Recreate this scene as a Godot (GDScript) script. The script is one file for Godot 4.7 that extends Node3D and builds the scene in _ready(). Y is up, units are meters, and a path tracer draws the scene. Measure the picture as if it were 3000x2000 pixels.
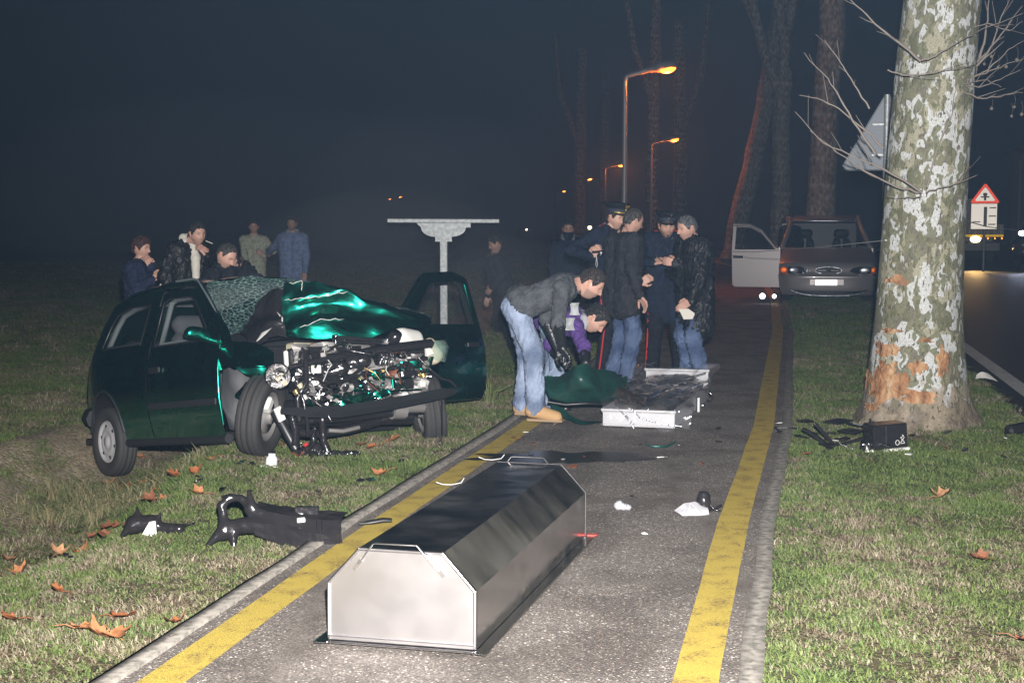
extends Node3D
# A night road accident photographed with a camera flash: wrecked hatchback, zinc case, people, plane trees, cycle path.

func _ready() -> void:
	# camera, sky, flash, exposure
	var cam := Camera3D.new()
	cam.name = "camera"
	cam.fov = 26.4
	cam.position = Vector3(0, 1.57, 0)
	cam.rotation = Vector3(-0.0818, 0, 0)
	cam.near = 0.1
	cam.far = 600.0
	add_child(cam)
	var env := Environment.new()
	env.background_mode = Environment.BG_SKY
	var sky := ProceduralSkyMaterial.new()
	sky.sky_top_color = Color(0.035, 0.06, 0.085)
	sky.sky_horizon_color = Color(0.06, 0.08, 0.105)
	sky.sky_curve = 0.12
	sky.ground_horizon_color = Color(0.05, 0.065, 0.085)
	sky.ground_bottom_color = Color(0.03, 0.035, 0.04)
	sky.sun_angle_max = 0.0
	env.sky = Sky.new()
	env.sky.sky_material = sky
	env.tonemap_mode = Environment.TONE_MAPPER_LINEAR
	env.tonemap_exposure = 1.0
	env.sdfgi_enabled = true
	env.ssao_enabled = true
	env.ssil_enabled = true
	env.fog_enabled = true
	env.fog_density = 0.00033
	env.fog_light_color = Color(0.66, 0.83, 1.0)
	var we := WorldEnvironment.new()
	we.name = "world_environment"
	we.environment = env
	add_child(we)
	var flash := SpotLight3D.new()
	flash.name = "camera_flash_light"
	flash.position = Vector3(0.07, 1.82, -0.01)
	flash.rotation = Vector3(-0.02, 0, 0)
	flash.light_energy = 290.0
	flash.light_color = Color(1.0, 0.98, 0.97)
	flash.light_size = 0.03
	flash.spot_range = 120.0
	flash.spot_angle = 44.0
	flash.spot_angle_attenuation = 1.0
	flash.spot_attenuation = 2.0
	flash.shadow_enabled = true
	add_child(flash)
	nz.noise_type = FastNoiseLite.TYPE_SIMPLEX_SMOOTH
	nz.seed = 7
	rng.seed = 11
	materials()
	setting()
	plane_tree()
	zinc_case()
	wrecked_car()
	people()
	lamps_and_signs()
	traffic()
	far_trees()
	open_case()
	debris()
	fallen_leaves()
	# thin night mist beyond the wreck
	var mist := FogVolume.new()
	mist.name = "night_mist"
	mist.size = Vector3(120, 40, 60)
	mist.position = Vector3(8, 16, -52)
	var fm := FogMaterial.new()
	fm.density = 0.0022
	fm.albedo = Color(0.72, 0.86, 1.0)
	mist.material = fm
	add_child(mist)
	tag(mist, "thin bluish night mist in the dark distance", "mist", "", "stuff")
	var far := FogVolume.new()
	far.name = "far_mist"
	far.size = Vector3(420, 60, 300)
	far.position = Vector3(8, 26, -232.5)
	var fm2 := FogMaterial.new()
	fm2.density = 0.013
	fm2.albedo = Color(0.72, 0.86, 1.0)
	far.material = fm2
	add_child(far)
	tag(far, "thicker night mist hiding the far end of the path and fields", "mist", "", "stuff")
	env.volumetric_fog_enabled = true
	env.volumetric_fog_density = 0.0

# ---------------------------------------------------------------- helpers
var taken := {}
var nz := FastNoiseLite.new()
var rng := RandomNumberGenerator.new()
var M := {}

func numbered(called: String) -> String:
	if not taken.has(called):
		taken[called] = 0
		return called
	taken[called] += 1
	return "%s_%03d" % [called, taken[called]]

func tag(o: Node, label := "", category := "", group := "", kind := "") -> Node:
	if label: o.set_meta("label", label)
	if category: o.set_meta("category", category)
	if group: o.set_meta("group", group)
	if kind: o.set_meta("kind", kind)
	return o

func thing(called: String, label: String, category: String, at := Vector3.ZERO, basis := Basis.IDENTITY, group := "") -> Node3D:
	var o := Node3D.new()
	o.name = numbered(called)
	add_child(o)
	o.transform = Transform3D(basis, at)
	tag(o, label, category, group)
	return o

func put(called: String, mesh: Mesh, material: Material, parent: Node = null) -> MeshInstance3D:
	var o := MeshInstance3D.new()
	o.mesh = mesh
	if material: o.material_override = material
	if parent == null:
		o.name = numbered(called)
		add_child(o)
	else:
		var n := called
		var k := 0
		while parent.has_node(NodePath(n)):
			k += 1
			n = "%s_%03d" % [called, k]
		o.name = n
		parent.add_child(o, true)
	return o

func copy(o: Node3D, label := "", group := "") -> Node3D:
	var c: Node3D = o.duplicate()
	c.name = numbered(String(o.name).rstrip("0123456789").trim_suffix("_"))
	add_child(c)
	if label: c.set_meta("label", label)
	if group: c.set_meta("group", group)
	return c

func mat(c: Color, rough := 0.7, metal := 0.0, more := {}) -> StandardMaterial3D:
	var m := StandardMaterial3D.new()
	m.albedo_color = c
	m.roughness = rough
	m.metallic = metal
	for k in more: m.set(k, more[k])
	return m

func lin(r: float, g: float, b: float, a := 1.0) -> Color:
	return Color(r, g, b, a).linear_to_srgb()

func noise_tex(size: int, freq: float, ramp: Array, seed_ := 1, kind := 0, octaves := 4, seamless := true) -> NoiseTexture2D:
	var n := FastNoiseLite.new()
	n.noise_type = [FastNoiseLite.TYPE_SIMPLEX_SMOOTH, FastNoiseLite.TYPE_CELLULAR, FastNoiseLite.TYPE_PERLIN, FastNoiseLite.TYPE_VALUE][kind]
	n.seed = seed_
	n.frequency = freq
	n.fractal_octaves = octaves
	var t := NoiseTexture2D.new()
	t.width = size
	t.height = size
	t.seamless = seamless
	t.noise = n
	if ramp.size():
		var g := Gradient.new()
		var offs := PackedFloat32Array()
		var cols := PackedColorArray()
		for r in ramp:
			offs.append(r[0])
			cols.append(r[1])
		g.offsets = offs
		g.colors = cols
		t.color_ramp = g
	return t

func begin(smooth := true) -> SurfaceTool:
	var s := SurfaceTool.new()
	s.begin(Mesh.PRIMITIVE_TRIANGLES)
	s.set_smooth_group(0 if smooth else 4294967295)
	return s

func done(s: SurfaceTool) -> ArrayMesh:
	s.generate_normals()
	return s.commit()

func tri_out(s: SurfaceTool, a: Vector3, b: Vector3, c: Vector3, from: Vector3) -> void:
	if (c - a).cross(b - a).dot((a + b + c) / 3.0 - from) < 0.0:
		s.add_vertex(a); s.add_vertex(c); s.add_vertex(b)
	else:
		s.add_vertex(a); s.add_vertex(b); s.add_vertex(c)

func quad_out(s: SurfaceTool, a: Vector3, b: Vector3, c: Vector3, d: Vector3, from: Vector3) -> void:
	if (c - a).cross(b - a).dot((a + b + c + d) / 4.0 - from) < 0.0:
		s.add_vertex(a); s.add_vertex(c); s.add_vertex(b); s.add_vertex(a); s.add_vertex(d); s.add_vertex(c)
	else:
		s.add_vertex(a); s.add_vertex(b); s.add_vertex(c); s.add_vertex(a); s.add_vertex(c); s.add_vertex(d)

func box(s: SurfaceTool, at: Vector3, size: Vector3, basis := Basis.IDENTITY, bevel := 0.004) -> void:
	var h := size / 2.0
	var bv: float = minf(bevel, minf(h.x, minf(h.y, h.z)) * 0.6)
	var p := {}
	for x in [-1, 1]: for y in [-1, 1]: for z in [-1, 1]:
		var v := Vector3(x, y, z)
		for ax in 3:
			var q := Vector3(x * h.x, y * h.y, z * h.z) - v * bv
			q[ax] = v[ax] * h[ax]
			p[Vector4i(x, y, z, ax)] = at + basis * q
	s.set_smooth_group(4294967295)
	for ax in 3:
		var b := (ax + 1) % 3
		var c := (ax + 2) % 3
		for sg in [-1, 1]:
			var f := []
			for uv in [[-1, -1], [1, -1], [1, 1], [-1, 1]]:
				var k := Vector4i(0, 0, 0, ax)
				k[ax] = sg; k[b] = uv[0]; k[c] = uv[1]
				f.append(p[k])
			quad_out(s, f[0], f[1], f[2], f[3], at)
	for ax in 3:
		var b := (ax + 1) % 3
		var c := (ax + 2) % 3
		for sb in [-1, 1]: for sc in [-1, 1]:
			var f := []
			for e in [[-1, b], [1, b], [1, c], [-1, c]]:
				var k := Vector4i(0, 0, 0, e[1])
				k[ax] = e[0]; k[b] = sb; k[c] = sc
				f.append(p[k])
			quad_out(s, f[0], f[1], f[2], f[3], at)
	for x in [-1, 1]: for y in [-1, 1]: for z in [-1, 1]:
		tri_out(s, p[Vector4i(x, y, z, 0)], p[Vector4i(x, y, z, 1)], p[Vector4i(x, y, z, 2)], at)
	s.set_smooth_group(0)

func tube(s: SurfaceTool, pts: Array, radii: Variant, sides := 8, caps := true, flat := 1.0) -> void:
	var n := pts.size()
	var prev_u := Vector3.ZERO
	var rings := []
	for i in n:
		var dir: Vector3 = (pts[mini(i + 1, n - 1)] - pts[maxi(i - 1, 0)]).normalized()
		if dir == Vector3.ZERO: dir = Vector3.UP
		var u := prev_u - dir * prev_u.dot(dir)
		if u.length() < 0.01:
			u = dir.cross(Vector3.UP if absf(dir.y) < 0.9 else Vector3.RIGHT)
		u = u.normalized()
		prev_u = u
		var w := dir.cross(u)
		var r: float = radii if radii is float else radii[i]
		var ring := []
		for k in sides:
			var a := TAU * k / sides
			ring.append(pts[i] + u * cos(a) * r + w * sin(a) * r * flat)
		rings.append(ring)
	for i in n - 1:
		for k in sides:
			var k2 := (k + 1) % sides
			quad_out(s, rings[i][k], rings[i][k2], rings[i + 1][k2], rings[i + 1][k], (pts[i] + pts[i + 1]) / 2.0)
	if caps:
		s.set_smooth_group(4294967295)
		for k in sides:
			var k2 := (k + 1) % sides
			tri_out(s, rings[0][k], rings[0][k2], pts[0], pts[mini(1, n - 1)])
			tri_out(s, rings[n - 1][k], rings[n - 1][k2], pts[n - 1], pts[maxi(n - 2, 0)])
		s.set_smooth_group(0)

# profile: Vector2(radius, height) turned about the Y axis of "frame"
func lathe(s: SurfaceTool, profile: Array, frame: Transform3D, seg := 24, squash := Vector2.ONE) -> void:
	for i in profile.size() - 1:
		var a: Vector2 = profile[i]
		var b: Vector2 = profile[i + 1]
		for k in seg:
			var t0 := TAU * k / seg
			var t1 := TAU * ((k + 1) % seg) / seg
			var p0 := frame * Vector3(a.x * cos(t0) * squash.x, a.y, a.x * sin(t0) * squash.y)
			var p1 := frame * Vector3(a.x * cos(t1) * squash.x, a.y, a.x * sin(t1) * squash.y)
			var p2 := frame * Vector3(b.x * cos(t1) * squash.x, b.y, b.x * sin(t1) * squash.y)
			var p3 := frame * Vector3(b.x * cos(t0) * squash.x, b.y, b.x * sin(t0) * squash.y)
			# profile runs so that its left side is outside
			s.add_vertex(p0); s.add_vertex(p1); s.add_vertex(p2)
			s.add_vertex(p0); s.add_vertex(p2); s.add_vertex(p3)

func ball(s: SurfaceTool, at: Vector3, r: Vector3, basis := Basis.IDENTITY, seg := 12, rings := 8) -> void:
	var prof := []
	for i in rings + 1:
		var a := -PI / 2 + PI * i / rings
		prof.append(Vector2(cos(a), sin(a)))
	lathe(s, prof, Transform3D(basis * Basis.from_scale(r), at), seg)

# a flat polygon (x, y) given a thickness along z, in "frame"
func plate(s: SurfaceTool, poly: PackedVector2Array, thick: float, frame: Transform3D) -> void:
	var idx := Geometry2D.triangulate_polygon(poly)
	s.set_smooth_group(4294967295)
	var mid := Vector2.ZERO
	for p in poly: mid += p / poly.size()
	var cw := Geometry2D.is_polygon_clockwise(poly)
	for z in [-0.5, 0.5]:
		for i in range(0, idx.size(), 3):
			var q := []
			for j in 3: q.append(frame * Vector3(poly[idx[i + j]].x, poly[idx[i + j]].y, z * thick))
			tri_out(s, q[0], q[1], q[2], frame * Vector3(poly[idx[i]].x, poly[idx[i]].y, -z * thick * 9.0))
	for i in poly.size():
		var a := poly[i]
		var b := poly[(i + 1) % poly.size()]
		var nrm := Vector2((b - a).y, -(b - a).x).normalized() * (-1.0 if cw else 1.0)
		var mid2 := (a + b) / 2.0 - nrm
		quad_out(s, frame * Vector3(a.x, a.y, -thick / 2), frame * Vector3(b.x, b.y, -thick / 2), frame * Vector3(b.x, b.y, thick / 2), frame * Vector3(a.x, a.y, thick / 2), frame * Vector3(mid2.x, mid2.y, 0))
	s.set_smooth_group(0)

# a curved sheet: the outline (less the holes) cut into small cells, each point laid into space by fn; normals from fn
func panel(s: SurfaceTool, outline: PackedVector2Array, holes: Array, cell: float, fn: Callable, flip := 1.0) -> void:
	var lo := outline[0]
	var hi := outline[0]
	for p in outline:
		lo = lo.min(p)
		hi = hi.max(p)
	for i in ceili((hi.x - lo.x) / cell):
		for j in ceili((hi.y - lo.y) / cell):
			var a := lo + Vector2(i, j) * cell
			var sq := PackedVector2Array([a, a + Vector2(cell, 0), a + Vector2(cell, cell), a + Vector2(0, cell)])
			var pieces := Geometry2D.intersect_polygons(outline, sq)
			for h in holes:
				var left := []
				for p in pieces: left += Geometry2D.clip_polygons(p, h)
				pieces.assign(left)
			for p in pieces:
				var idx := Geometry2D.triangulate_polygon(p)
				for k in range(0, idx.size(), 3):
					var q := [p[idx[k]], p[idx[k + 1]], p[idx[k + 2]]]
					var w := []
					var n := []
					for e in q:
						var at: Vector3 = fn.call(e)
						w.append(at)
						n.append((fn.call(e + Vector2(0.01, 0)) - at).cross(fn.call(e + Vector2(0, 0.01)) - at).normalized() * flip)
					var turned: bool = (w[2] - w[0]).cross(w[1] - w[0]).dot(n[0] + n[1] + n[2]) < 0.0
					for e in ([0, 2, 1] if turned else [0, 1, 2]):
						s.set_normal(n[e])
						s.set_uv(q[e])
						s.add_vertex(w[e])

# sheet over a grid of control points (rows of Vector3), smoothed by Catmull-Rom, with a little random crumple
func grid_sheet(s: SurfaceTool, ctrl: Array, per := 6, crumple := 0.0, seed_ := 1, sharp := false) -> void:
	var rows := ctrl.size()
	var cols: int = ctrl[0].size()
	var nr := (rows - 1) * per + 1
	var nc := (cols - 1) * per + 1
	var g := []
	var fn := FastNoiseLite.new()
	fn.seed = seed_
	fn.frequency = 3.0
	var tmp := []
	for r in rows:
		var line := []
		for c in nc:
			var i := mini(c / per, cols - 2)
			var t := float(c - i * per) / per
			var a: Vector3 = ctrl[r][i]
			var b: Vector3 = ctrl[r][i + 1]
			line.append(a.lerp(b, t) if sharp else a.cubic_interpolate(b, ctrl[r][maxi(i - 1, 0)], ctrl[r][mini(i + 2, cols - 1)], t))
		tmp.append(line)
	for r in nr:
		var i := mini(r / per, rows - 2)
		var t := float(r - i * per) / per
		var line := []
		for c in nc:
			var a: Vector3 = tmp[i][c]
			var b: Vector3 = tmp[i + 1][c]
			var p := a.lerp(b, t) if sharp else a.cubic_interpolate(b, tmp[maxi(i - 1, 0)][c], tmp[mini(i + 2, rows - 1)][c], t)
			if crumple > 0.0:
				p += Vector3(fn.get_noise_3d(p.x, p.y, p.z), fn.get_noise_3d(p.x + 50, p.y, p.z), fn.get_noise_3d(p.x, p.y + 50, p.z)) * crumple
			line.append(p)
		g.append(line)
	for r in nr - 1:
		for c in nc - 1:
			s.set_uv(Vector2(float(c) / nc, float(r) / nr)); s.add_vertex(g[r][c])
			s.set_uv(Vector2(float(c + 1) / nc, float(r) / nr)); s.add_vertex(g[r][c + 1])
			s.set_uv(Vector2(float(c + 1) / nc, float(r + 1) / nr)); s.add_vertex(g[r + 1][c + 1])
			s.set_uv(Vector2(float(c) / nc, float(r) / nr)); s.add_vertex(g[r][c])
			s.set_uv(Vector2(float(c + 1) / nc, float(r + 1) / nr)); s.add_vertex(g[r + 1][c + 1])
			s.set_uv(Vector2(float(c) / nc, float(r + 1) / nr)); s.add_vertex(g[r + 1][c])

# surface nets over a smooth union of tapered capsules: bones are [a, b, ra, rb]
func nets(bones: Array, cell: float, k: float, into: Dictionary, fold := 0.0, fold_freq := 9.0) -> void:
	var lo := Vector3.INF
	var hi := -Vector3.INF
	for b in bones:
		var r: float = maxf(b[2], b[3])
		lo = lo.min(b[0] - Vector3.ONE * r).min(b[1] - Vector3.ONE * r)
		hi = hi.max(b[0] + Vector3.ONE * r).max(b[1] + Vector3.ONE * r)
	lo -= Vector3.ONE * cell * 3.0
	hi += Vector3.ONE * cell * 3.0
	var nx := int((hi.x - lo.x) / cell) + 2
	var ny := int((hi.y - lo.y) / cell) + 2
	var nzz := int((hi.z - lo.z) / cell) + 2
	var sy := nx
	var sz := nx * ny
	var grid := PackedFloat32Array()
	grid.resize(nx * ny * nzz)
	grid.fill(9.0)
	var m := k + cell * 2.5
	for b in bones:
		var a: Vector3 = b[0]
		var ba: Vector3 = b[1] - a
		var ra: float = b[2]
		var dr: float = b[3] - ra
		var bb: float = maxf(ba.length_squared(), 1e-9)
		var mr := maxf(b[2], b[3]) + m
		var l0: Vector3 = (a.min(b[1]) - Vector3.ONE * mr - lo) / cell
		var h0: Vector3 = (a.max(b[1]) + Vector3.ONE * mr - lo) / cell
		var x0 := maxi(int(l0.x), 0)
		var x1 := mini(int(h0.x) + 1, nx - 1)
		for z in range(maxi(int(l0.z), 0), mini(int(h0.z) + 1, nzz - 1) + 1):
			for y in range(maxi(int(l0.y), 0), mini(int(h0.y) + 1, ny - 1) + 1):
				var p := lo + Vector3(x0, y, z) * cell - a
				var i := x0 + y * sy + z * sz
				for x in range(x0, x1 + 1):
					var t := clampf(p.dot(ba) / bb, 0.0, 1.0)
					var d := (p - ba * t).length() - ra - dr * t
					if d < m:
						var g := grid[i]
						var h := k - absf(g - d)
						grid[i] = minf(g, d) - (h * h / k * 0.25 if h > 0.0 else 0.0)
					p.x += cell
					i += 1
	var vid := PackedInt32Array()
	vid.resize(nx * ny * nzz)
	vid.fill(-1)
	var V: PackedVector3Array = into.v
	var I: PackedInt32Array = into.i
	var base := V.size()
	var first_i := I.size()
	for z in nzz - 1:
		for y in ny - 1:
			var i := y * sy + z * sz
			for x in nx - 1:
				var g0 := grid[i]; var g1 := grid[i + 1]; var g2 := grid[i + sy]; var g3 := grid[i + sy + 1]
				var g4 := grid[i + sz]; var g5 := grid[i + sz + 1]; var g6 := grid[i + sz + sy]; var g7 := grid[i + sz + sy + 1]
				var mn := minf(minf(minf(g0, g1), minf(g2, g3)), minf(minf(g4, g5), minf(g6, g7)))
				if mn < 0.0 and maxf(maxf(maxf(g0, g1), maxf(g2, g3)), maxf(maxf(g4, g5), maxf(g6, g7))) >= 0.0:
					var sum := Vector3.ZERO
					var c := 0
					if (g0 < 0.0) != (g1 < 0.0): sum += Vector3(g0 / (g0 - g1), 0, 0); c += 1
					if (g2 < 0.0) != (g3 < 0.0): sum += Vector3(g2 / (g2 - g3), 1, 0); c += 1
					if (g4 < 0.0) != (g5 < 0.0): sum += Vector3(g4 / (g4 - g5), 0, 1); c += 1
					if (g6 < 0.0) != (g7 < 0.0): sum += Vector3(g6 / (g6 - g7), 1, 1); c += 1
					if (g0 < 0.0) != (g2 < 0.0): sum += Vector3(0, g0 / (g0 - g2), 0); c += 1
					if (g1 < 0.0) != (g3 < 0.0): sum += Vector3(1, g1 / (g1 - g3), 0); c += 1
					if (g4 < 0.0) != (g6 < 0.0): sum += Vector3(0, g4 / (g4 - g6), 1); c += 1
					if (g5 < 0.0) != (g7 < 0.0): sum += Vector3(1, g5 / (g5 - g7), 1); c += 1
					if (g0 < 0.0) != (g4 < 0.0): sum += Vector3(0, 0, g0 / (g0 - g4)); c += 1
					if (g1 < 0.0) != (g5 < 0.0): sum += Vector3(1, 0, g1 / (g1 - g5)); c += 1
					if (g2 < 0.0) != (g6 < 0.0): sum += Vector3(0, 1, g2 / (g2 - g6)); c += 1
					if (g3 < 0.0) != (g7 < 0.0): sum += Vector3(1, 1, g3 / (g3 - g7)); c += 1
					vid[i] = V.size()
					V.append(lo + (Vector3(x, y, z) + sum / c) * cell)
					var ins := g0 < 0.0
					if y > 0 and z > 0 and ins != (g1 < 0.0):
						face(I, vid[i], vid[i - sy], vid[i - sy - sz], vid[i - sz], ins)
					if x > 0 and z > 0 and ins != (g2 < 0.0):
						face(I, vid[i], vid[i - sz], vid[i - sz - 1], vid[i - 1], ins)
					if x > 0 and y > 0 and ins != (g4 < 0.0):
						face(I, vid[i], vid[i - 1], vid[i - 1 - sy], vid[i - sy], ins)
				i += 1
	var N: PackedVector3Array = into.n
	N.resize(V.size())
	for j in range(first_i, I.size(), 3):
		var a := V[I[j]]
		var fnrm := (V[I[j + 2]] - a).cross(V[I[j + 1]] - a)
		N[I[j]] += fnrm; N[I[j + 1]] += fnrm; N[I[j + 2]] += fnrm
	for j in range(base, V.size()):
		N[j] = N[j].normalized()
	if fold > 0.0:
		nz.frequency = fold_freq
		for j in range(base, V.size()):
			var p := V[j]
			var bend := nz.get_noise_3d(p.x * 0.3, p.y * 0.3, p.z * 0.3)
			var w := nz.get_noise_3d(p.x * 0.75 + bend * 0.1, p.y * 0.42 + bend * 0.25, p.z * 0.75)
			V[j] = p + N[j] * fold * (0.5 - absf(w) * 2.4 + 0.6 * bend)
		for j in range(base, V.size()): N[j] = Vector3.ZERO
		for j in range(first_i, I.size(), 3):
			var a := V[I[j]]
			var fnrm := (V[I[j + 2]] - a).cross(V[I[j + 1]] - a)
			N[I[j]] += fnrm; N[I[j + 1]] += fnrm; N[I[j + 2]] += fnrm
		for j in range(base, V.size()):
			N[j] = N[j].normalized()
	into.v = V
	into.i = I
	into.n = N

func face(I: PackedInt32Array, a: int, b: int, c: int, d: int, ins: bool) -> void:
	if a < 0 or b < 0 or c < 0 or d < 0: return
	if ins:
		I.append(a); I.append(b); I.append(c); I.append(a); I.append(c); I.append(d)
	else:
		I.append(a); I.append(c); I.append(b); I.append(a); I.append(d); I.append(c)

func soup() -> Dictionary:
	return {"v": PackedVector3Array(), "i": PackedInt32Array(), "n": PackedVector3Array()}

func soup_mesh(d: Dictionary, colors := PackedColorArray()) -> ArrayMesh:
	var arr := []
	arr.resize(Mesh.ARRAY_MAX)
	arr[Mesh.ARRAY_VERTEX] = d.v
	arr[Mesh.ARRAY_NORMAL] = d.n
	arr[Mesh.ARRAY_INDEX] = d.i
	if colors.size(): arr[Mesh.ARRAY_COLOR] = colors
	var m := ArrayMesh.new()
	m.add_surface_from_arrays(Mesh.PRIMITIVE_TRIANGLES, arr)
	return m

# ---------------------------------------------------------------- the setting
func along(table: Array, d: float) -> float:
	for i in table.size() - 1:
		if d < table[i + 1][0] or i == table.size() - 2:
			return lerpf(table[i][1], table[i + 1][1], (d - table[i][0]) / (table[i + 1][0] - table[i][0]))
	return 0.0

# x of the middle of the right-hand yellow line, d metres ahead
func line_x(d: float) -> float:
	return along([[0, -0.33], [4.87, 0.63], [7.53, 1.16], [11.12, 1.94], [21.0, 3.85], [29.0, 5.25], [38.0, 6.6], [48.0, 7.6], [57.0, 8.15], [70.0, 8.4], [100.0, 8.0], [160.0, 5.0]], d)

func ground_y(x: float, z: float) -> float:
	var d := -z
	var y := -0.02 + nz.get_noise_2d(x * 14.0, z * 14.0) * 0.012
	var pr := line_x(d)
	var s := x - along([[0, -3.2], [8, -3.05], [11, -3.2], [13, -2.95], [17, -2.3], [40, 2.5]], d)
	var left := smoothstep(0.0, 0.9, pr - 2.1 - x)
	if left > 0.0:
		var dep := (1.0 - smoothstep(0.15, 1.25, s)) if s > 0.0 else 1.0
		if s < -0.2: dep = lerpf(1.0, 0.34, smoothstep(-0.2, -0.95, s))
		y -= left * (0.03 + 0.5 * dep * smoothstep(5.8, 8.6, d))
		y += left * nz.get_noise_2d(x * 45.0 + 70.0, z * 45.0) * 0.08 * smoothstep(1.6, 0.6, absf(s))
	var onpath := smoothstep(0.32, 0.14, absf(x - (pr - 0.91)) - 0.95)
	y = lerpf(y, -0.03, onpath)
	var onroad := smoothstep(-0.2, 0.1, x - (pr + 2.2))
	return lerpf(y, -0.04, onroad)

func strip(a: Callable, b: Callable, y: float, d0: float, d1: float, across := 1, thick := 0.0) -> ArrayMesh:
	var s := begin()
	var ds := []
	var d := d0
	while d < d1:
		ds.append(d)
		d += 0.18 if d < 16.0 else (0.6 if d < 40.0 else 3.0)
	ds.append(d1)
	for i in ds.size() - 1:
		for j in across:
			var p := []
			for q in [[i, j], [i, j + 1], [i + 1, j + 1], [i + 1, j]]:
				var dd: float = ds[q[0]]
				var x := lerpf(a.call(dd), b.call(dd), float(q[1]) / across)
				s.set_uv(Vector2(x, -dd))
				p.append(Vector3(x, y, -dd))
			quad_out(s, p[0], p[1], p[2], p[3], (p[0] + p[2]) / 2.0 - Vector3.UP)
			if thick > 0.0:
				if j == 0: quad_out(s, p[0], p[3], p[3] - Vector3(0, thick, 0), p[0] - Vector3(0, thick, 0), p[1])
				if j == across - 1: quad_out(s, p[1], p[2], p[2] - Vector3(0, thick, 0), p[1] - Vector3(0, thick, 0), p[0])
	return done(s)

func materials() -> void:
	var stones := noise_tex(1024, 0.26, [[0.0, Color(0.30, 0.28, 0.265)], [0.45, Color(0.40, 0.375, 0.35)], [0.8, Color(0.47, 0.44, 0.41)], [0.95, Color(0.54, 0.51, 0.475)], [0.99, Color(0.8, 0.78, 0.73)]], 3, 1, 1)
	stones.noise.cellular_return_type = FastNoiseLite.RETURN_CELL_VALUE
	var pits := noise_tex(1024, 0.26, [], 3, 1, 2)
	var a := [stones, pits]
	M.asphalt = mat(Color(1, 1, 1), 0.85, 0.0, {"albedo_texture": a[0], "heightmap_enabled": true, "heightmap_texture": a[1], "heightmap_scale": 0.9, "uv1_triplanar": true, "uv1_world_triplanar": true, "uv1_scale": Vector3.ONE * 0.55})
	M.asphalt.detail_enabled = true
	M.asphalt.detail_blend_mode = BaseMaterial3D.BLEND_MODE_MUL
	M.asphalt.detail_uv_layer = BaseMaterial3D.DETAIL_UV_1
	M.asphalt.detail_albedo = noise_tex(256, 0.012, [[0.25, Color(0.84, 0.83, 0.82)], [0.6, Color(1, 1, 1)]], 5)
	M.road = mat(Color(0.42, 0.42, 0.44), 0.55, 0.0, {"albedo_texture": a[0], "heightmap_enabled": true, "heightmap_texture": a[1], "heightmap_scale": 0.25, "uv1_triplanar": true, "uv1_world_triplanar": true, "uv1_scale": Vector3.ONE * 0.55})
	# worn yellow paint: wear lets the asphalt through
	M.yellow = mat(Color(1, 1, 1), 0.75, 0.0, {"albedo_texture": paint_image(256, 21, lin(0.43, 0.325, 0.055), lin(0.25, 0.175, 0.04), lin(0.07, 0.06, 0.045)), "heightmap_enabled": true, "heightmap_texture": a[1], "heightmap_scale": 0.5, "uv1_triplanar": true, "uv1_world_triplanar": true, "uv1_scale": Vector3.ONE * 0.9})
	M.white_line = mat(Color(1, 1, 1), 0.7, 0.0, {"albedo_texture": paint_image(256, 22, lin(0.55, 0.55, 0.53), lin(0.4, 0.4, 0.38), lin(0.09, 0.09, 0.085)), "heightmap_enabled": true, "heightmap_texture": a[1], "heightmap_scale": 0.4, "uv1_triplanar": true, "uv1_world_triplanar": true, "uv1_scale": Vector3.ONE * 0.9})
	M.kerb = mat(Color(1, 1, 1), 0.9, 0.0, {"albedo_texture": noise_tex(256, 0.03, [[0.25, Color(0.36, 0.35, 0.32)], [0.5, Color(0.52, 0.50, 0.47)], [0.75, Color(0.60, 0.58, 0.54)]], 9, 0, 5), "heightmap_enabled": true, "heightmap_texture": noise_tex(256, 0.06, [], 10, 0, 5), "heightmap_scale": 0.06, "uv1_triplanar": true, "uv1_world_triplanar": true, "uv1_scale": Vector3.ONE * 2.2})
	M.soil = mat(Color(1, 1, 1), 0.95, 0.0, {"vertex_color_use_as_albedo": true, "albedo_texture": noise_tex(512, 0.03, [[0.2, Color(0.55, 0.5, 0.42)], [0.5, Color(0.85, 0.82, 0.74)], [0.8, Color(1, 1, 1)]], 14, 0, 6), "heightmap_enabled": true, "heightmap_texture": noise_tex(512, 0.05, [], 15, 0, 6), "heightmap_scale": 4.0, "uv1_triplanar": true, "uv1_world_triplanar": true, "uv1_scale": Vector3.ONE * 1.4})
	M.blade = mat(Color(1, 1, 1), 0.6, 0.0, {"vertex_color_use_as_albedo": true, "backlight_enabled": true, "backlight": Color(0.25, 0.25, 0.2), "metallic_specular": 0.35})

func paint_image(size: int, seed_: int, full: Color, worn: Color, gone: Color) -> ImageTexture:
	var im := Image.create(size, size, false, Image.FORMAT_RGB8)
	var n := FastNoiseLite.new()
	n.seed = seed_
	n.frequency = 0.025
	n.fractal_octaves = 5
	var f := FastNoiseLite.new()
	f.seed = seed_ + 1
	f.frequency = 0.22
	for y in size:
		for x in size:
			var big := n.get_noise_2d(x, y)
			var fine := f.get_noise_2d(x * 1.0, y * 1.0)
			var c := full.lerp(worn, 0.75 * smoothstep(-0.1, 0.5, big * 0.7 + fine * 0.5))
			c = c.lerp(gone, smoothstep(0.42, 0.60, big * 0.45 + fine * 0.85))
			im.set_pixel(x, y, c)
	return ImageTexture.create_from_image(im)

# how dry (0 green .. 1 straw) the turf is, and how bare
func dryness(x: float, z: float) -> float:
	return clampf((0.37 if x < 0.0 else 0.27) + 0.62 * nz.get_noise_2d(x * 55.0 + 300.0, z * 40.0) + 0.6 * nz.get_noise_2d(x * 190.0, z * 190.0 + 90.0) + 0.35 * nz.get_noise_2d(x * 600.0, z * 600.0), 0.0, 1.0)

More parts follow.
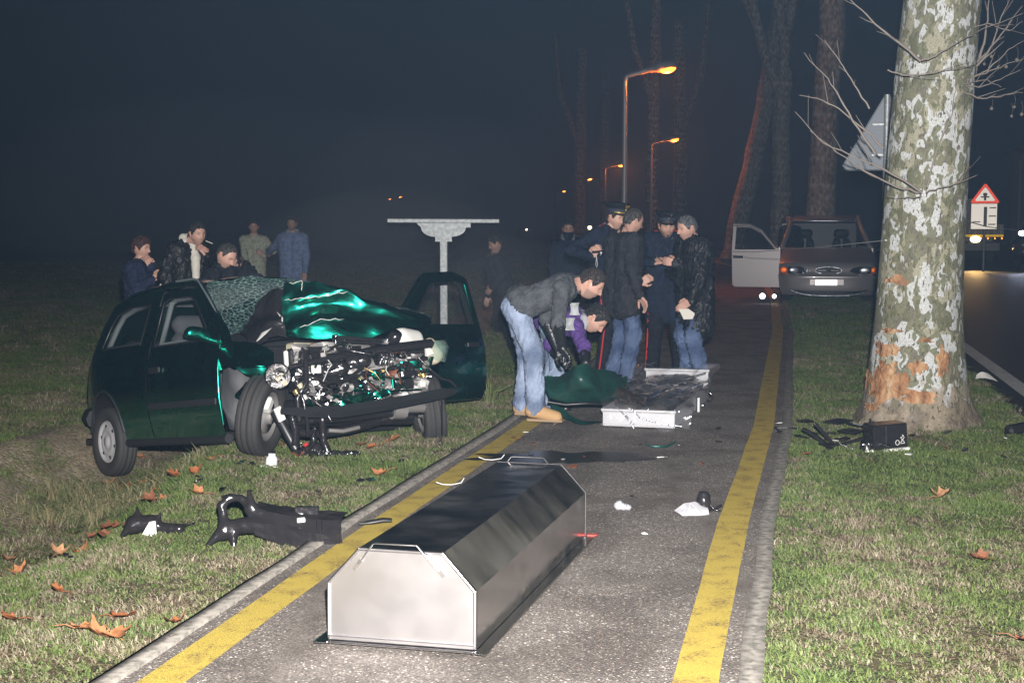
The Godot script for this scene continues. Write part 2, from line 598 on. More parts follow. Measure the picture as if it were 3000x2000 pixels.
func bareness(x: float, z: float) -> float:
	var s := x - along([[0, -3.2], [8, -3.05], [11, -3.2], [13, -2.95], [17, -2.3], [40, 2.5]], -z)
	var bank := smoothstep(-1.3, -0.85, s) * smoothstep(0.05, -0.3, s) * smoothstep(9.0, 10.5, -z)
	return clampf(bank * 1.5 * (0.8 + nz.get_noise_2d(x * 90.0, z * 60.0)) + smoothstep(0.45, 0.8, nz.get_noise_2d(x * 30.0 + 40.0, z * 30.0)), 0.0, 1.0)

func setting() -> void:
	var xs := []
	var x := -300.0
	while x < 300.0:
		xs.append(x)
		x += 0.16 if x > -4.9 and x < 5.2 else (0.5 if x > -12.0 and x < 14.0 else (6.0 if absf(x) < 60.0 else 30.0))
	var zs := []
	var z := 6.0
	while z > -900.0:
		zs.append(z)
		z -= 0.16 if z < -4.0 and z > -14.0 else (0.5 if z > -30.0 else (2.0 if z > -60.0 else (10.0 if z > -250.0 else 60.0)))
	var V := PackedVector3Array()
	var N := PackedVector3Array()
	var C := PackedColorArray()
	var I := PackedInt32Array()
	for zz in zs:
		for xx in xs:
			var y := ground_y(xx, zz)
			V.append(Vector3(xx, y, zz))
			N.append(Vector3(y - ground_y(xx + 0.08, zz), 0.08, y - ground_y(xx, zz + 0.08)).normalized())
			var dr := dryness(xx, zz)
			var c := Color(0.085, 0.088, 0.035).lerp(Color(0.19, 0.145, 0.075), dr)
			c = c.lerp(Color(0.46, 0.41, 0.32), bareness(xx, zz))
			C.append(c)
	var w := xs.size()
	for j in zs.size() - 1:
		for i in w - 1:
			var k := j * w + i
			for q in [k, k + w, k + 1, k + 1, k + w, k + w + 1]: I.append(q)
	var arr := []
	arr.resize(Mesh.ARRAY_MAX)
	arr[Mesh.ARRAY_VERTEX] = V
	arr[Mesh.ARRAY_NORMAL] = N
	arr[Mesh.ARRAY_COLOR] = C
	arr[Mesh.ARRAY_INDEX] = I
	var gm := ArrayMesh.new()
	gm.add_surface_from_arrays(Mesh.PRIMITIVE_TRIANGLES, arr)
	tag(put("ground", gm, M.soil), "turf with dry straw patches and a shallow ditch on the left", "ground", "", "structure")
	var ragged := func(d: float, k: float) -> float: return nz.get_noise_2d(d * 60.0, k * 97.0) * 0.018
	var pl := put("cycle_path", strip(func(d): return line_x(d) - 2.07, func(d): return line_x(d) + 0.155, 0.0, 1.0, 150.0, 6), M.asphalt)
	tag(pl, "grey asphalt cycle path running between yellow lines", "path", "", "structure")
	for side in [[-1.83, "left", "worn yellow line along the left edge of the cycle path"], [0.0, "right", "worn yellow line along the right edge of the cycle path"]]:
		var o: float = side[0]
		var line := put("yellow_line", strip(func(d): return line_x(d) + o - 0.08 + ragged.call(d, o + 1.0) * 0.35, func(d): return line_x(d) + o + 0.08 + ragged.call(d, o + 2.0) * 0.35, 0.004, 1.0, 150.0, 1), M.yellow)
		tag(line, side[2], "road marking", "", "structure")
	for side in [[-2.06, "pale concrete edging strip between the left turf and the cycle path"], [0.145, "pale concrete edging strip between the cycle path and the tree verge"]]:
		var o: float = side[0]
		var k := put("kerb_edging", strip(func(d): return line_x(d) + o + ragged.call(d, o * 3.0), func(d): return line_x(d) + o + 0.08 + ragged.call(d, o * 5.0), 0.014, 1.0, 60.0, 1, 0.05), M.kerb)
		tag(k, side[1], "kerb", "", "structure")
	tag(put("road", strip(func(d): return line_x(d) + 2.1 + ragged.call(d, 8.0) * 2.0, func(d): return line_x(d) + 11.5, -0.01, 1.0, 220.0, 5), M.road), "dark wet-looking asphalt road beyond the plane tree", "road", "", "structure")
	tag(put("road_edge_line", strip(func(d): return line_x(d) + 2.32, func(d): return line_x(d) + 2.49, -0.006, 1.0, 150.0, 1), M.white_line), "white painted edge line of the road behind the plane tree", "road marking", "", "structure")
	grass()

func blades_mesh(n: int, h: float, spread: float, seed_: int, w := 0.0032) -> ArrayMesh:
	var r := RandomNumberGenerator.new()
	r.seed = seed_
	var s := SurfaceTool.new()
	s.begin(Mesh.PRIMITIVE_TRIANGLES)
	for i in n:
		var p := Vector3(r.randf_range(-1, 1), 0, r.randf_range(-1, 1)) * spread
		var a := r.randf() * TAU
		var side := Vector3(cos(a), 0, sin(a)) * w * r.randf_range(0.6, 1.1)
		var lean := Vector3(r.randf_range(-1, 1), 0, r.randf_range(-1, 1)) * h * 0.9
		var hh := h * r.randf_range(0.5, 1.1)
		var mid := p + lean * 0.3 + Vector3(0, hh * 0.62, 0)
		var tip := p + lean + Vector3(0, hh * r.randf_range(0.7, 1.0), 0)
		var nrm := (tip - p).cross(side).normalized()
		for v in [p - side, p + side, mid + side * 0.8, p - side, mid + side * 0.8, mid - side * 0.8, mid - side * 0.8, mid + side * 0.8, tip]:
			s.set_normal(nrm)
			s.add_vertex(v)
	return s.commit()

func grass() -> void:
	var r := RandomNumberGenerator.new()
	r.seed = 5
	var kinds := [
		["grass", blades_mesh(9, 0.034, 0.03, 1), "short grass of green and straw blades on the verges"],
		["grass", blades_mesh(7, 0.062, 0.025, 2, 0.0026), "long dry grass tufts on the verges"],
	]
	var place := [[], []]
	var tint := [[], []]
	# density thins with distance as the blades become too small to see
	for zone in [[-6.0, 0.0, 4.2, 9.0, 1050.0], [-6.0, 0.5, 9.0, 13.5, 620.0], [-9.0, 3.0, 13.5, 20.0, 430.0], [-13.0, 3.5, 20.0, 34.0, 110.0], [-26.0, 3.9, 34.0, 64.0, 26.0], [0.4, 5.5, 4.2, 9.0, 1050.0], [1.0, 6.5, 9.0, 13.5, 560.0], [1.6, 9.0, 13.5, 20.0, 380.0], [2.0, 9.0, 20.0, 34.0, 130.0], [4.2, 10.5, 34.0, 60.0, 40.0]]:
		var count := int((zone[1] - zone[0]) * (zone[3] - zone[2]) * zone[4])
		for i in count:
			var x := r.randf_range(zone[0], zone[1])
			var d := r.randf_range(zone[2], zone[3])
			if absf(x) > d * 0.375 + 0.3: continue
			var px := line_x(d)
			if x > px - 2.05 and x < px + 0.2:
				if not (x > px + 0.12 and r.randf() < 0.15): continue
			if x > px + 2.15 or (x < px - 1.5) != (zone[0] < 0.2 and zone[1] < 4.0): continue
			if Vector2(x - 3.2, d - 11.45).length() < 0.42: continue
			var bare := bareness(x, -d)
			if r.randf() < bare * 0.93: continue
			var dr := dryness(x, -d)
			var long := 1 if r.randf() < (0.04 + 0.22 * smoothstep(0.55, 0.95, dr)) else 0
			var sc := r.randf_range(0.7, 1.25) * (1.0 if d < 9.0 else (1.35 if d < 13.5 else (1.6 if d < 20.0 else (2.4 if d < 34.0 else 4.5))))
			var b := Basis(Vector3.UP, r.randf() * TAU).scaled(Vector3(sc, sc * (0.75 + 0.5 * nz.get_noise_2d(x * 120.0, d * 120.0)), sc))
			place[long].append(Transform3D(b, Vector3(x, ground_y(x, -d) - 0.004, -d)))
			var g := Color(0.05, 0.085, 0.025).lerp(Color(0.115, 0.145, 0.045), r.randf())
			var y := Color(0.23, 0.20, 0.14).lerp(Color(0.085, 0.062, 0.042), r.randf())
			var c := g.lerp(y, clampf(smoothstep(0.35, 0.75, dr + r.randf_range(-0.42, 0.42)), 0.0, 1.0))
			tint[long].append(c)
	for k in 2:
		var mm := MultiMesh.new()
		mm.transform_format = MultiMesh.TRANSFORM_3D
		mm.use_colors = true
		mm.mesh = kinds[k][1]
		mm.instance_count = place[k].size()
		for i in place[k].size():
			mm.set_instance_transform(i, place[k][i])
			mm.set_instance_color(i, tint[k][i])
		var o := MultiMeshInstance3D.new()
		o.name = numbered(kinds[k][0])
		o.multimesh = mm
		o.material_override = M.blade
		add_child(o)
		tag(o, kinds[k][2], "grass", "", "stuff")

# ---------------------------------------------------------------- the plane tree
func trunk_r(h: float, th: float) -> float:
	var r := 0.332 - 0.016 * (h - 1.0)
	if h < 1.1: r = 0.332 + 0.085 * (1.1 - h) ** 1.5 * 0.9
	r += 0.085 * exp(-h / 0.16) * (1.0 + 0.5 * sin(th * 5.0 + 1.0))
	r += 0.02 * nz.get_noise_3d(cos(th) * 60.0, h * 35.0, sin(th) * 60.0) + 0.004 * nz.get_noise_3d(cos(th) * 300.0, h * 260.0, sin(th) * 300.0)
	return r

func trunk_mid(h: float) -> Vector3:
	return Vector3(0.012 * h * h, h, 0.01 * h)

func bark_image(w: int, hgt: int) -> Array:
	var im := Image.create(w, hgt, false, Image.FORMAT_RGB8)
	var hm := Image.create(w, hgt, false, Image.FORMAT_RGB8)
	var n := FastNoiseLite.new()
	n.seed = 77
	n.frequency = 1.0
	n.fractal_octaves = 2
	var cell := FastNoiseLite.new()
	cell.seed = 78
	cell.noise_type = FastNoiseLite.TYPE_CELLULAR
	cell.frequency = 1.0
	cell.cellular_return_type = FastNoiseLite.RETURN_DISTANCE
	cell.fractal_type = FastNoiseLite.FRACTAL_NONE
	for j in hgt:
		var h := 4.0 * (1.0 - float(j) / hgt)
		for i in w:
			var a := TAU * i / w
			var p := Vector3(cos(a) * 0.34, h, sin(a) * 0.34)
			var q := p + Vector3(n.get_noise_3dv(p * 9.0), n.get_noise_3dv(p * 9.0 + Vector3.ONE * 40.0), n.get_noise_3dv(p * 9.0 + Vector3.ONE * 80.0)) * 0.028
			var big := n.get_noise_3d(q.x * 5.0, q.y * 2.6, q.z * 5.0)
			var mid := n.get_noise_3d(q.x * 13.0 + 7.0, q.y * 7.0, q.z * 13.0)
			var flake := cell.get_noise_3d(q.x * 13.0, q.y * 8.5, q.z * 13.0)
			var fine := n.get_noise_3dv(p * 70.0)
			var c := lin(0.12, 0.118, 0.07).lerp(lin(0.095, 0.088, 0.062), smoothstep(-0.2, 0.3, mid))
			var ht := 0.6
			var cream := smoothstep(0.10, 0.15, big + mid * 0.45)
			var white := maxf(smoothstep(0.06, 0.09, n.get_noise_3d(q.x * 5.5 + 20.0, q.y * 3.2 + 5.0, q.z * 5.5) + mid * 0.3 - 0.06 + 0.10 * cos(a - 1.1)), smoothstep(-0.70, -0.73, flake) * smoothstep(-0.25, 0.1, big + 0.15))
			c = c.lerp(lin(0.23, 0.22, 0.155), cream * 0.85)
			c = c.lerp(lin(0.33, 0.34, 0.33), white)
			ht -= 0.25 * cream + 0.25 * white
			var olive := smoothstep(0.2, 0.25, n.get_noise_3d(q.x * 11.0, q.y * 5.0 + 60.0, q.z * 11.0) + mid * 0.3)
			c = c.lerp(lin(0.08, 0.083, 0.042), olive * 0.8)
			ht += 0.3 * olive
			var foot := smoothstep(0.42, 0.16, h + mid * 0.25)
			c = c.lerp(lin(0.20, 0.165, 0.115).lerp(lin(0.11, 0.085, 0.06), smoothstep(-0.3, 0.3, mid + fine * 0.4)), foot * 0.9)
			c *= 1.0 + fine * 0.22
			if n.get_noise_3d(p.x * 40.0, p.y * 14.0, p.z * 40.0) > 0.46: c = lin(0.06, 0.05, 0.035)
			c.a = 1.0
			im.set_pixel(i, j, c)
			ht = clampf(ht + fine * 0.12, 0.0, 1.0)
			hm.set_pixel(i, j, Color(ht, ht, ht))
	return [ImageTexture.create_from_image(im), ImageTexture.create_from_image(hm)]

func trunk_mesh(seg: int, rows: int, top: float) -> ArrayMesh:
	var s := begin()
	for j in rows:
		for k in seg:
			var q := []
			for o in [[k, j], [k + 1, j], [k + 1, j + 1], [k, j + 1]]:
				var th: float = TAU * o[0] / seg
				var h: float = top * pow(float(o[1]) / rows, 1.25) - 0.05
				var r := trunk_r(maxf(h, 0.0), TAU * (o[0] % seg) / seg)
				q.append([trunk_mid(h) + Vector3(cos(th) * r, 0, sin(th) * r), Vector2(float(o[0]) / seg, 1.0 - h / 4.0)])
			for m in [0, 1, 2, 0, 2, 3]:
				s.set_uv(q[m][1])
				s.add_vertex(q[m][0])
	return done(s)

func plane_tree() -> void:
	var b := bark_image(640, 1024)
	M.bark = mat(Color(1, 1, 1), 0.8, 0.0, {"albedo_texture": b[0], "heightmap_enabled": true, "heightmap_texture": b[1], "heightmap_scale": 0.8})
	M.twig = mat(lin(0.16, 0.135, 0.11), 0.75)
	M.twig_dark = mat(lin(0.10, 0.085, 0.07), 0.8)
	M.raw_wood = mat(Color(1, 1, 1), 0.85, 0.0, {"albedo_texture": noise_tex(256, 0.012, [[0.15, lin(0.07, 0.032, 0.016)], [0.36, lin(0.19, 0.082, 0.032)], [0.58, lin(0.29, 0.155, 0.07)], [0.85, lin(0.36, 0.25, 0.15)]], 33, 0, 5), "heightmap_enabled": true, "heightmap_texture": noise_tex(256, 0.03, [], 34, 0, 4), "heightmap_scale": 1.0, "uv1_triplanar": true, "uv1_scale": Vector3(3.2, 1.5, 3.2)})
	var t := thing("plane_tree", "thick mottled plane tree trunk with fresh orange bark wounds from the crash", "tree", Vector3(3.2, -0.03, -11.45))
	put("trunk", trunk_mesh(112, 150, 7.5), M.bark, t)
	# torn bark: lateral offset seen from the path side, height, width, height of the wound
	var facing := atan2(0.963, -0.27)
	var n := 0
	for w in [[-0.244, 0.61, 0.2, 0.1], [-0.235, 0.46, 0.15, 0.12], [-0.241, 0.315, 0.25, 0.2], [-0.099, 0.393, 0.115, 0.12], [0.027, 0.275, 0.25, 0.1], [0.19, 0.533, 0.09, 0.2], [0.0, 0.486, 0.12, 0.1], [-0.183, 1.16, 0.13, 0.07], [-0.215, 0.761, 0.13, 0.04], [-0.32, 0.17, 0.1, 0.05], [-0.38, 0.36, 0.05, 0.12], [0.06, 0.7, 0.09, 0.035]]:
		n += 1
		var r0 := trunk_r(w[1], facing)
		var mid := facing - asin(clampf(w[0] / r0, -0.97, 0.97))
		var wob := FastNoiseLite.new()
		wob.seed = 100 + n
		wob.frequency = 0.9
		var out := PackedVector2Array()
		for k in 40:
			var a := TAU * k / 40
			var rr := 1.0 + 0.8 * wob.get_noise_2d(cos(a) * 1.1, sin(a) * 1.1) + 0.35 * wob.get_noise_2d(cos(a) * 4.0, sin(a) * 4.0)
			out.append(Vector2(cos(a) * w[2] * 0.54 * rr / maxf(0.35, cos(mid - facing)), sin(a) * w[3] * 0.54 * rr))
		var s := SurfaceTool.new()
		s.begin(Mesh.PRIMITIVE_TRIANGLES)
		panel(s, out, [], 0.012, func(p: Vector2) -> Vector3:
			var th := mid - p.x / r0
			var h: float = w[1] + p.y
			var rough := 0.012 * wob.get_noise_2d(p.x * 22.0, p.y * 16.0) + 0.005 * wob.get_noise_2d(p.x * 110.0, p.y * 40.0)
			var r := trunk_r(h, th) + 0.009 + rough
			return trunk_mid(h) + Vector3(cos(th) * r, 0, sin(th) * r))
		put("bark_wound", s.commit(), M.raw_wood, t)
	var r2 := RandomNumberGenerator.new()
	r2.seed = 19
	for br in [
		[0.010, [Vector3(-0.15, 1.82, 0.55), Vector3(-0.34, 1.86, 0.58), Vector3(-0.59, 1.98, 0.61), Vector3(-0.80, 2.11, 0.64), Vector3(-1.01, 2.27, 0.67)]],
		[0.010, [Vector3(-0.17, 1.82, 0.65), Vector3(-0.47, 1.99, 0.68), Vector3(-0.65, 2.06, 0.71), Vector3(-0.93, 2.18, 0.74), Vector3(-1.14, 2.40, 0.77)]],
		[0.009, [Vector3(-0.49, 2.14, 0.75), Vector3(-0.62, 2.26, 0.78), Vector3(-0.83, 2.42, 0.81), Vector3(-0.99, 2.49, 0.84), Vector3(-1.13, 2.51, 0.87)]],
		[0.010, [Vector3(-0.57, 2.09, 0.85), Vector3(-0.70, 2.27, 0.88), Vector3(-0.85, 2.49, 0.91), Vector3(-0.94, 2.62, 0.94), Vector3(-1.12, 2.80, 0.97)]],
		[0.008, [Vector3(-0.57, 2.43, 0.65), Vector3(-0.69, 2.60, 0.68), Vector3(-0.81, 2.77, 0.71), Vector3(-0.93, 2.92, 0.74)]],
		[0.012, [Vector3(-0.20, 2.78, 0.65), Vector3(-0.39, 2.92, 0.68), Vector3(-0.56, 3.04, 0.71), Vector3(-0.71, 3.17, 0.74), Vector3(-0.83, 3.29, 0.77)]],
		[0.008, [Vector3(-0.20, 2.78, 0.65), Vector3(-0.10, 2.81, 0.68), Vector3(0.04, 2.90, 0.71), Vector3(0.30, 3.03, 0.50), Vector3(0.61, 3.15, 0.45)]],
		[0.007, [Vector3(-0.16, 1.85, 0.75), Vector3(-0.12, 2.08, 0.78), Vector3(-0.02, 2.35, 0.81), Vector3(0.01, 2.57, 0.84)]],
		[0.006, [Vector3(-0.14, 1.82, 0.65), Vector3(-0.02, 1.86, 0.68), Vector3(0.10, 1.90, 0.71), Vector3(0.23, 2.02, 0.50)]],
		[0.005, [Vector3(-0.17, 1.79, 0.65), Vector3(-0.30, 1.78, 0.68), Vector3(-0.44, 1.79, 0.71)]],
		[0.014, [Vector3(0.27, 2.69, 0.15), Vector3(0.42, 2.84, 0.10), Vector3(0.58, 3.04, 0.05), Vector3(0.76, 3.27, -0.00)]],
		[0.008, [Vector3(0.24, 2.68, 0.25), Vector3(0.42, 2.73, 0.20), Vector3(0.58, 2.80, 0.15), Vector3(0.74, 2.85, 0.10)]],
		[0.008, [Vector3(0.24, 2.67, 0.25), Vector3(0.44, 2.76, 0.20), Vector3(0.61, 2.92, 0.15), Vector3(0.74, 2.99, 0.10)]],
		[0.007, [Vector3(0.21, 2.63, 0.35), Vector3(0.34, 2.62, 0.30), Vector3(0.52, 2.68, 0.25), Vector3(0.69, 2.76, 0.20)]],
		[0.008, [Vector3(0.21, 2.58, 0.35), Vector3(0.33, 2.54, 0.30), Vector3(0.49, 2.55, 0.25), Vector3(0.64, 2.58, 0.20), Vector3(0.73, 2.59, 0.15)]],
		[0.006, [Vector3(0.18, 2.63, 0.45), Vector3(0.29, 2.65, 0.40), Vector3(0.39, 2.67, 0.35), Vector3(0.51, 2.62, 0.30)]],
		[0.014, [Vector3(0.42, 2.74, -0.05), Vector3(0.50, 3.00, -0.10), Vector3(0.54, 3.24, -0.15), Vector3(0.57, 3.45, -0.20)]],
		[0.009, [Vector3(0.33, 2.75, 0.05), Vector3(0.53, 2.97, -0.00), Vector3(0.61, 3.19, -0.05), Vector3(0.72, 3.40, -0.10)]],
		[0.006, [Vector3(0.23, 3.05, 0.25), Vector3(0.43, 3.11, 0.20), Vector3(0.61, 3.06, 0.15), Vector3(0.73, 3.14, 0.10)]],
		[0.006, [Vector3(-0.44, 2.71, 0.65), Vector3(-0.31, 2.67, 0.68), Vector3(-0.17, 2.68, 0.71), Vector3(0.04, 2.71, 0.74), Vector3(0.26, 2.77, 0.45)]],
	]:
		var s := begin()
		var rad := []
		for i in br[1].size(): rad.append(lerpf(br[0], 0.0022, float(i) / (br[1].size() - 1)))
		var fine := []
		var frad := []
		for i in br[1].size() - 1:
			for q in 4:
				var f := q / 4.0
				var a: Vector3 = br[1][i].lerp(br[1][i + 1], f)
				fine.append(a + Vector3(r2.randf_range(-1, 1), r2.randf_range(-1, 1), r2.randf_range(-1, 1)) * (0.007 if q else 0.002))
				frad.append(lerpf(rad[i], rad[i + 1], f))
		fine.append(br[1][-1])
		frad.append(rad[-1])
		tube(s, fine, frad, 6)
		for i in range(4, fine.size() - 1, 2):
			if r2.randf() < 0.62:
				var dir: Vector3 = (fine[i + 1] - fine[i - 1]).normalized()
				var off := (Vector3(r2.randf_range(-1, 1), r2.randf_range(-0.2, 1), r2.randf_range(-1, 1)) * 0.8 + dir).normalized() * r2.randf_range(0.05, 0.26)
				var e: Vector3 = fine[i] + off
				tube(s, [fine[i], fine[i].lerp(e, 0.5) + Vector3(0, r2.randf_range(-0.012, 0.012), 0), e], [frad[i] * 0.55, frad[i] * 0.45, 0.0016], 5)
		put("branch", done(s), M.twig, t)
	for k in 13:
		var c := Vector3(r2.randf_range(0.42, 0.86), r2.randf_range(2.35, 3.0), r2.randf_range(-0.1, 0.35))
		var s := begin()
		ball(s, c, Vector3.ONE * r2.randf_range(0.012, 0.017), Basis.IDENTITY, 8, 6)
		tube(s, [c + Vector3(0, 0.01, 0), c + Vector3(0.01, 0.05, 0.0), c + Vector3(0.0, 0.1, -0.01)], 0.0013, 4)
		put("seed_ball", done(s), M.twig_dark, t)

# ---------------------------------------------------------------- the zinc case on the path
func zinc_case() -> void:
	M.zinc = mat(Color(0.80, 0.79, 0.79), 0.345, 1.0, {"roughness_texture": noise_tex(256, 0.02, [[0.2, Color(0.93, 0.93, 0.93)], [0.8, Color(1, 1, 1)]], 41), "heightmap_enabled": true, "heightmap_texture": noise_tex(256, 0.006, [], 42), "heightmap_scale": 0.06, "uv1_triplanar": true, "uv1_scale": Vector3.ONE * 1.0})
	M.zinc_side = mat(Color(0.80, 0.79, 0.79), 0.24, 1.0, {"roughness_texture": noise_tex(256, 0.02, [[0.2, Color(0.6, 0.6, 0.6)], [0.8, Color(1, 1, 1)]], 43), "heightmap_enabled": true, "heightmap_texture": noise_tex(256, 0.005, [], 44), "heightmap_scale": 0.5, "uv1_triplanar": true, "uv1_scale": Vector3.ONE * 0.8})
	M.steel = mat(Color(0.8, 0.79, 0.78), 0.3, 1.0)
	var L := 1.98
	var yaw := -0.25
	var t := thing("zinc_case", "polished zinc coffin case with sloped lid lying on the cycle path", "coffin", Vector3(-0.405, 0.016, -5.24), Basis(Vector3.UP, yaw))
	# local: x right, y up, -z away from the near end
	var sec := [Vector2(-0.287, 0.012), Vector2(-0.287, 0.225), Vector2(-0.163, 0.36), Vector2(0.163, 0.36), Vector2(0.287, 0.225), Vector2(0.287, 0.012)]
	var cen := Vector3(0, 0.16, -L / 2)
	var names := ["left_side", "left_bevel", "lid_top", "right_bevel", "right_side"]
	for i in 5:
		var s := begin(false)
		var a: Vector2 = sec[i]
		var b: Vector2 = sec[i + 1]
		var n := Vector2(-(b - a).y, (b - a).x).normalized()
		for th in [0.0, -0.004]:
			quad_out(s, Vector3(a.x + n.x * th, a.y + n.y * th, -0.004), Vector3(b.x + n.x * th, b.y + n.y * th, -0.004), Vector3(b.x + n.x * th, b.y + n.y * th, -L + 0.004), Vector3(a.x + n.x * th, a.y + n.y * th, -L + 0.004), cen if th == 0.0 else cen + Vector3(n.x, n.y, 0) * 9.0)
		put(names[i], done(s), M.zinc_side, t)
	for e in [0.0, -L]:
		var s := begin(false)
		plate(s, PackedVector2Array(sec), 0.006, Transform3D(Basis.IDENTITY, Vector3(0, 0, e + (-0.003 if e < 0 else 0.003))))
		var end := put("end_panel", done(s), M.zinc, t)
		# folded lip round the end
		var lip := begin()
		for i in 5:
			var a := Vector3(sec[i].x, sec[i].y, e + (0.008 if e == 0.0 else -0.008))
			var b := Vector3(sec[i + 1].x, sec[i + 1].y, a.z)
			tube(lip, [a.lerp(Vector3(0, 0.16, a.z), 0.018), b.lerp(Vector3(0, 0.16, a.z), 0.018)], 0.0065, 6)
		put("folded_edge", done(lip), M.zinc, end)
		# bent handle strap
		var sg := 1.0 if e == 0.0 else -1.0
		var hs := begin()
		var z: float = e + sg * 0.016
		tube(hs, [Vector3(-0.16, 0.305, z), Vector3(-0.135, 0.335, z + sg * 0.004), Vector3(-0.1, 0.383, z + sg * 0.01), Vector3(-0.088, 0.386, z + sg * 0.012), Vector3(0.055, 0.386, z + sg * 0.012), Vector3(0.068, 0.386, z + sg * 0.01), Vector3(0.13, 0.315, z + sg * 0.004), Vector3(0.15, 0.295, z)], 0.0075, 8, true, 0.5)
		put("handle", done(hs), M.steel, t)
		for q in [Vector3(-0.165, 0.298, e + sg * 0.011), Vector3(0.152, 0.292, e + sg * 0.011)]:
			var pl := begin()
			box(pl, q, Vector3(0.016, 0.05, 0.006), Basis(Vector3(0, 0, 1), -0.65 if q.x < 0 else 0.65), 0.002)
			put("handle_lug", done(pl), M.steel, t)
	# bottom flange all round
	for f in [[Vector3(-0.305, 0.006, -L / 2), Vector3(0.055, 0.006, L + 0.09)], [Vector3(0.305, 0.006, -L / 2), Vector3(0.055, 0.006, L + 0.09)], [Vector3(0, 0.006, 0.02), Vector3(0.555, 0.006, 0.035)], [Vector3(0, 0.006, -L - 0.02), Vector3(0.555, 0.006, 0.035)]]:
		var s := begin(false)
		box(s, f[0], f[1], Basis.IDENTITY, 0.002)
		put("flange", done(s), M.zinc_side, t)
	var rim := begin()
	box(rim, Vector3(0, 0.02, 0.012), Vector3(0.565, 0.016, 0.014), Basis.IDENTITY, 0.003)
	put("bottom_rail", done(rim), M.zinc, t)
	var red := begin()
	box(red, Vector3(0.318, 0.0115, -L - 0.03), Vector3(0.05, 0.004, 0.04), Basis.IDENTITY, 0.001)
	put("corner_mark", done(red), mat(lin(0.35, 0.05, 0.04), 0.6), t)

# ---------------------------------------------------------------- the wrecked hatchback: x forward, y up, z to its right
func side_z(x: float, y: float) -> float:
	var z := along([[-0.25, 0.72], [-0.12, 0.745], [0.0, 0.78], [0.2, 0.80], [0.4, 0.785], [0.57, 0.745], [1.03, 0.545], [1.1, 0.44]], y)
	if x < -2.3: z *= 1.0 - 0.17 * pow((-2.3 - x) / 0.7, 2.0)
	return z

func crack_image() -> ImageTexture:
	var n := 384
	var im := Image.create(n, n, false, Image.FORMAT_RGBA8)
	var c := FastNoiseLite.new()
	c.seed = 4
	c.noise_type = FastNoiseLite.TYPE_CELLULAR
	c.frequency = 0.07
	c.cellular_return_type = FastNoiseLite.RETURN_DISTANCE2_SUB
	c.fractal_type = FastNoiseLite.FRACTAL_NONE
	var r := RandomNumberGenerator.new()
	r.seed = 8
	var hit := Vector2(n * 0.72, n * 0.75)
	for y in n:
		for x in n:
			var v := c.get_noise_2d(x, y) + 1.0
			var q := Vector2(x, y) - hit
			var ang := q.angle() * 14.0 + 0.8 * sin(q.length() * 0.07)
			var ray := absf(sin(ang)) * q.length()
			var ring := absf(sin(q.length() * 0.16 + 1.2 * sin(q.angle() * 6.0)))
			var a := 0.12
			if v < 0.15: a = 0.5
			if ray < 1.8: a = 0.62
			if ring < 0.05 and r.randf() < 0.5: a = maxf(a, 0.3)
			if r.randf() < 0.012: a = 0.95
			var t := 0.5 if a < 0.3 else (0.85 if a < 0.9 else 1.0)
			im.set_pixel(x, y, Color(t * 0.62, t * 0.78, t * 0.76, a))
	return ImageTexture.create_from_image(im)

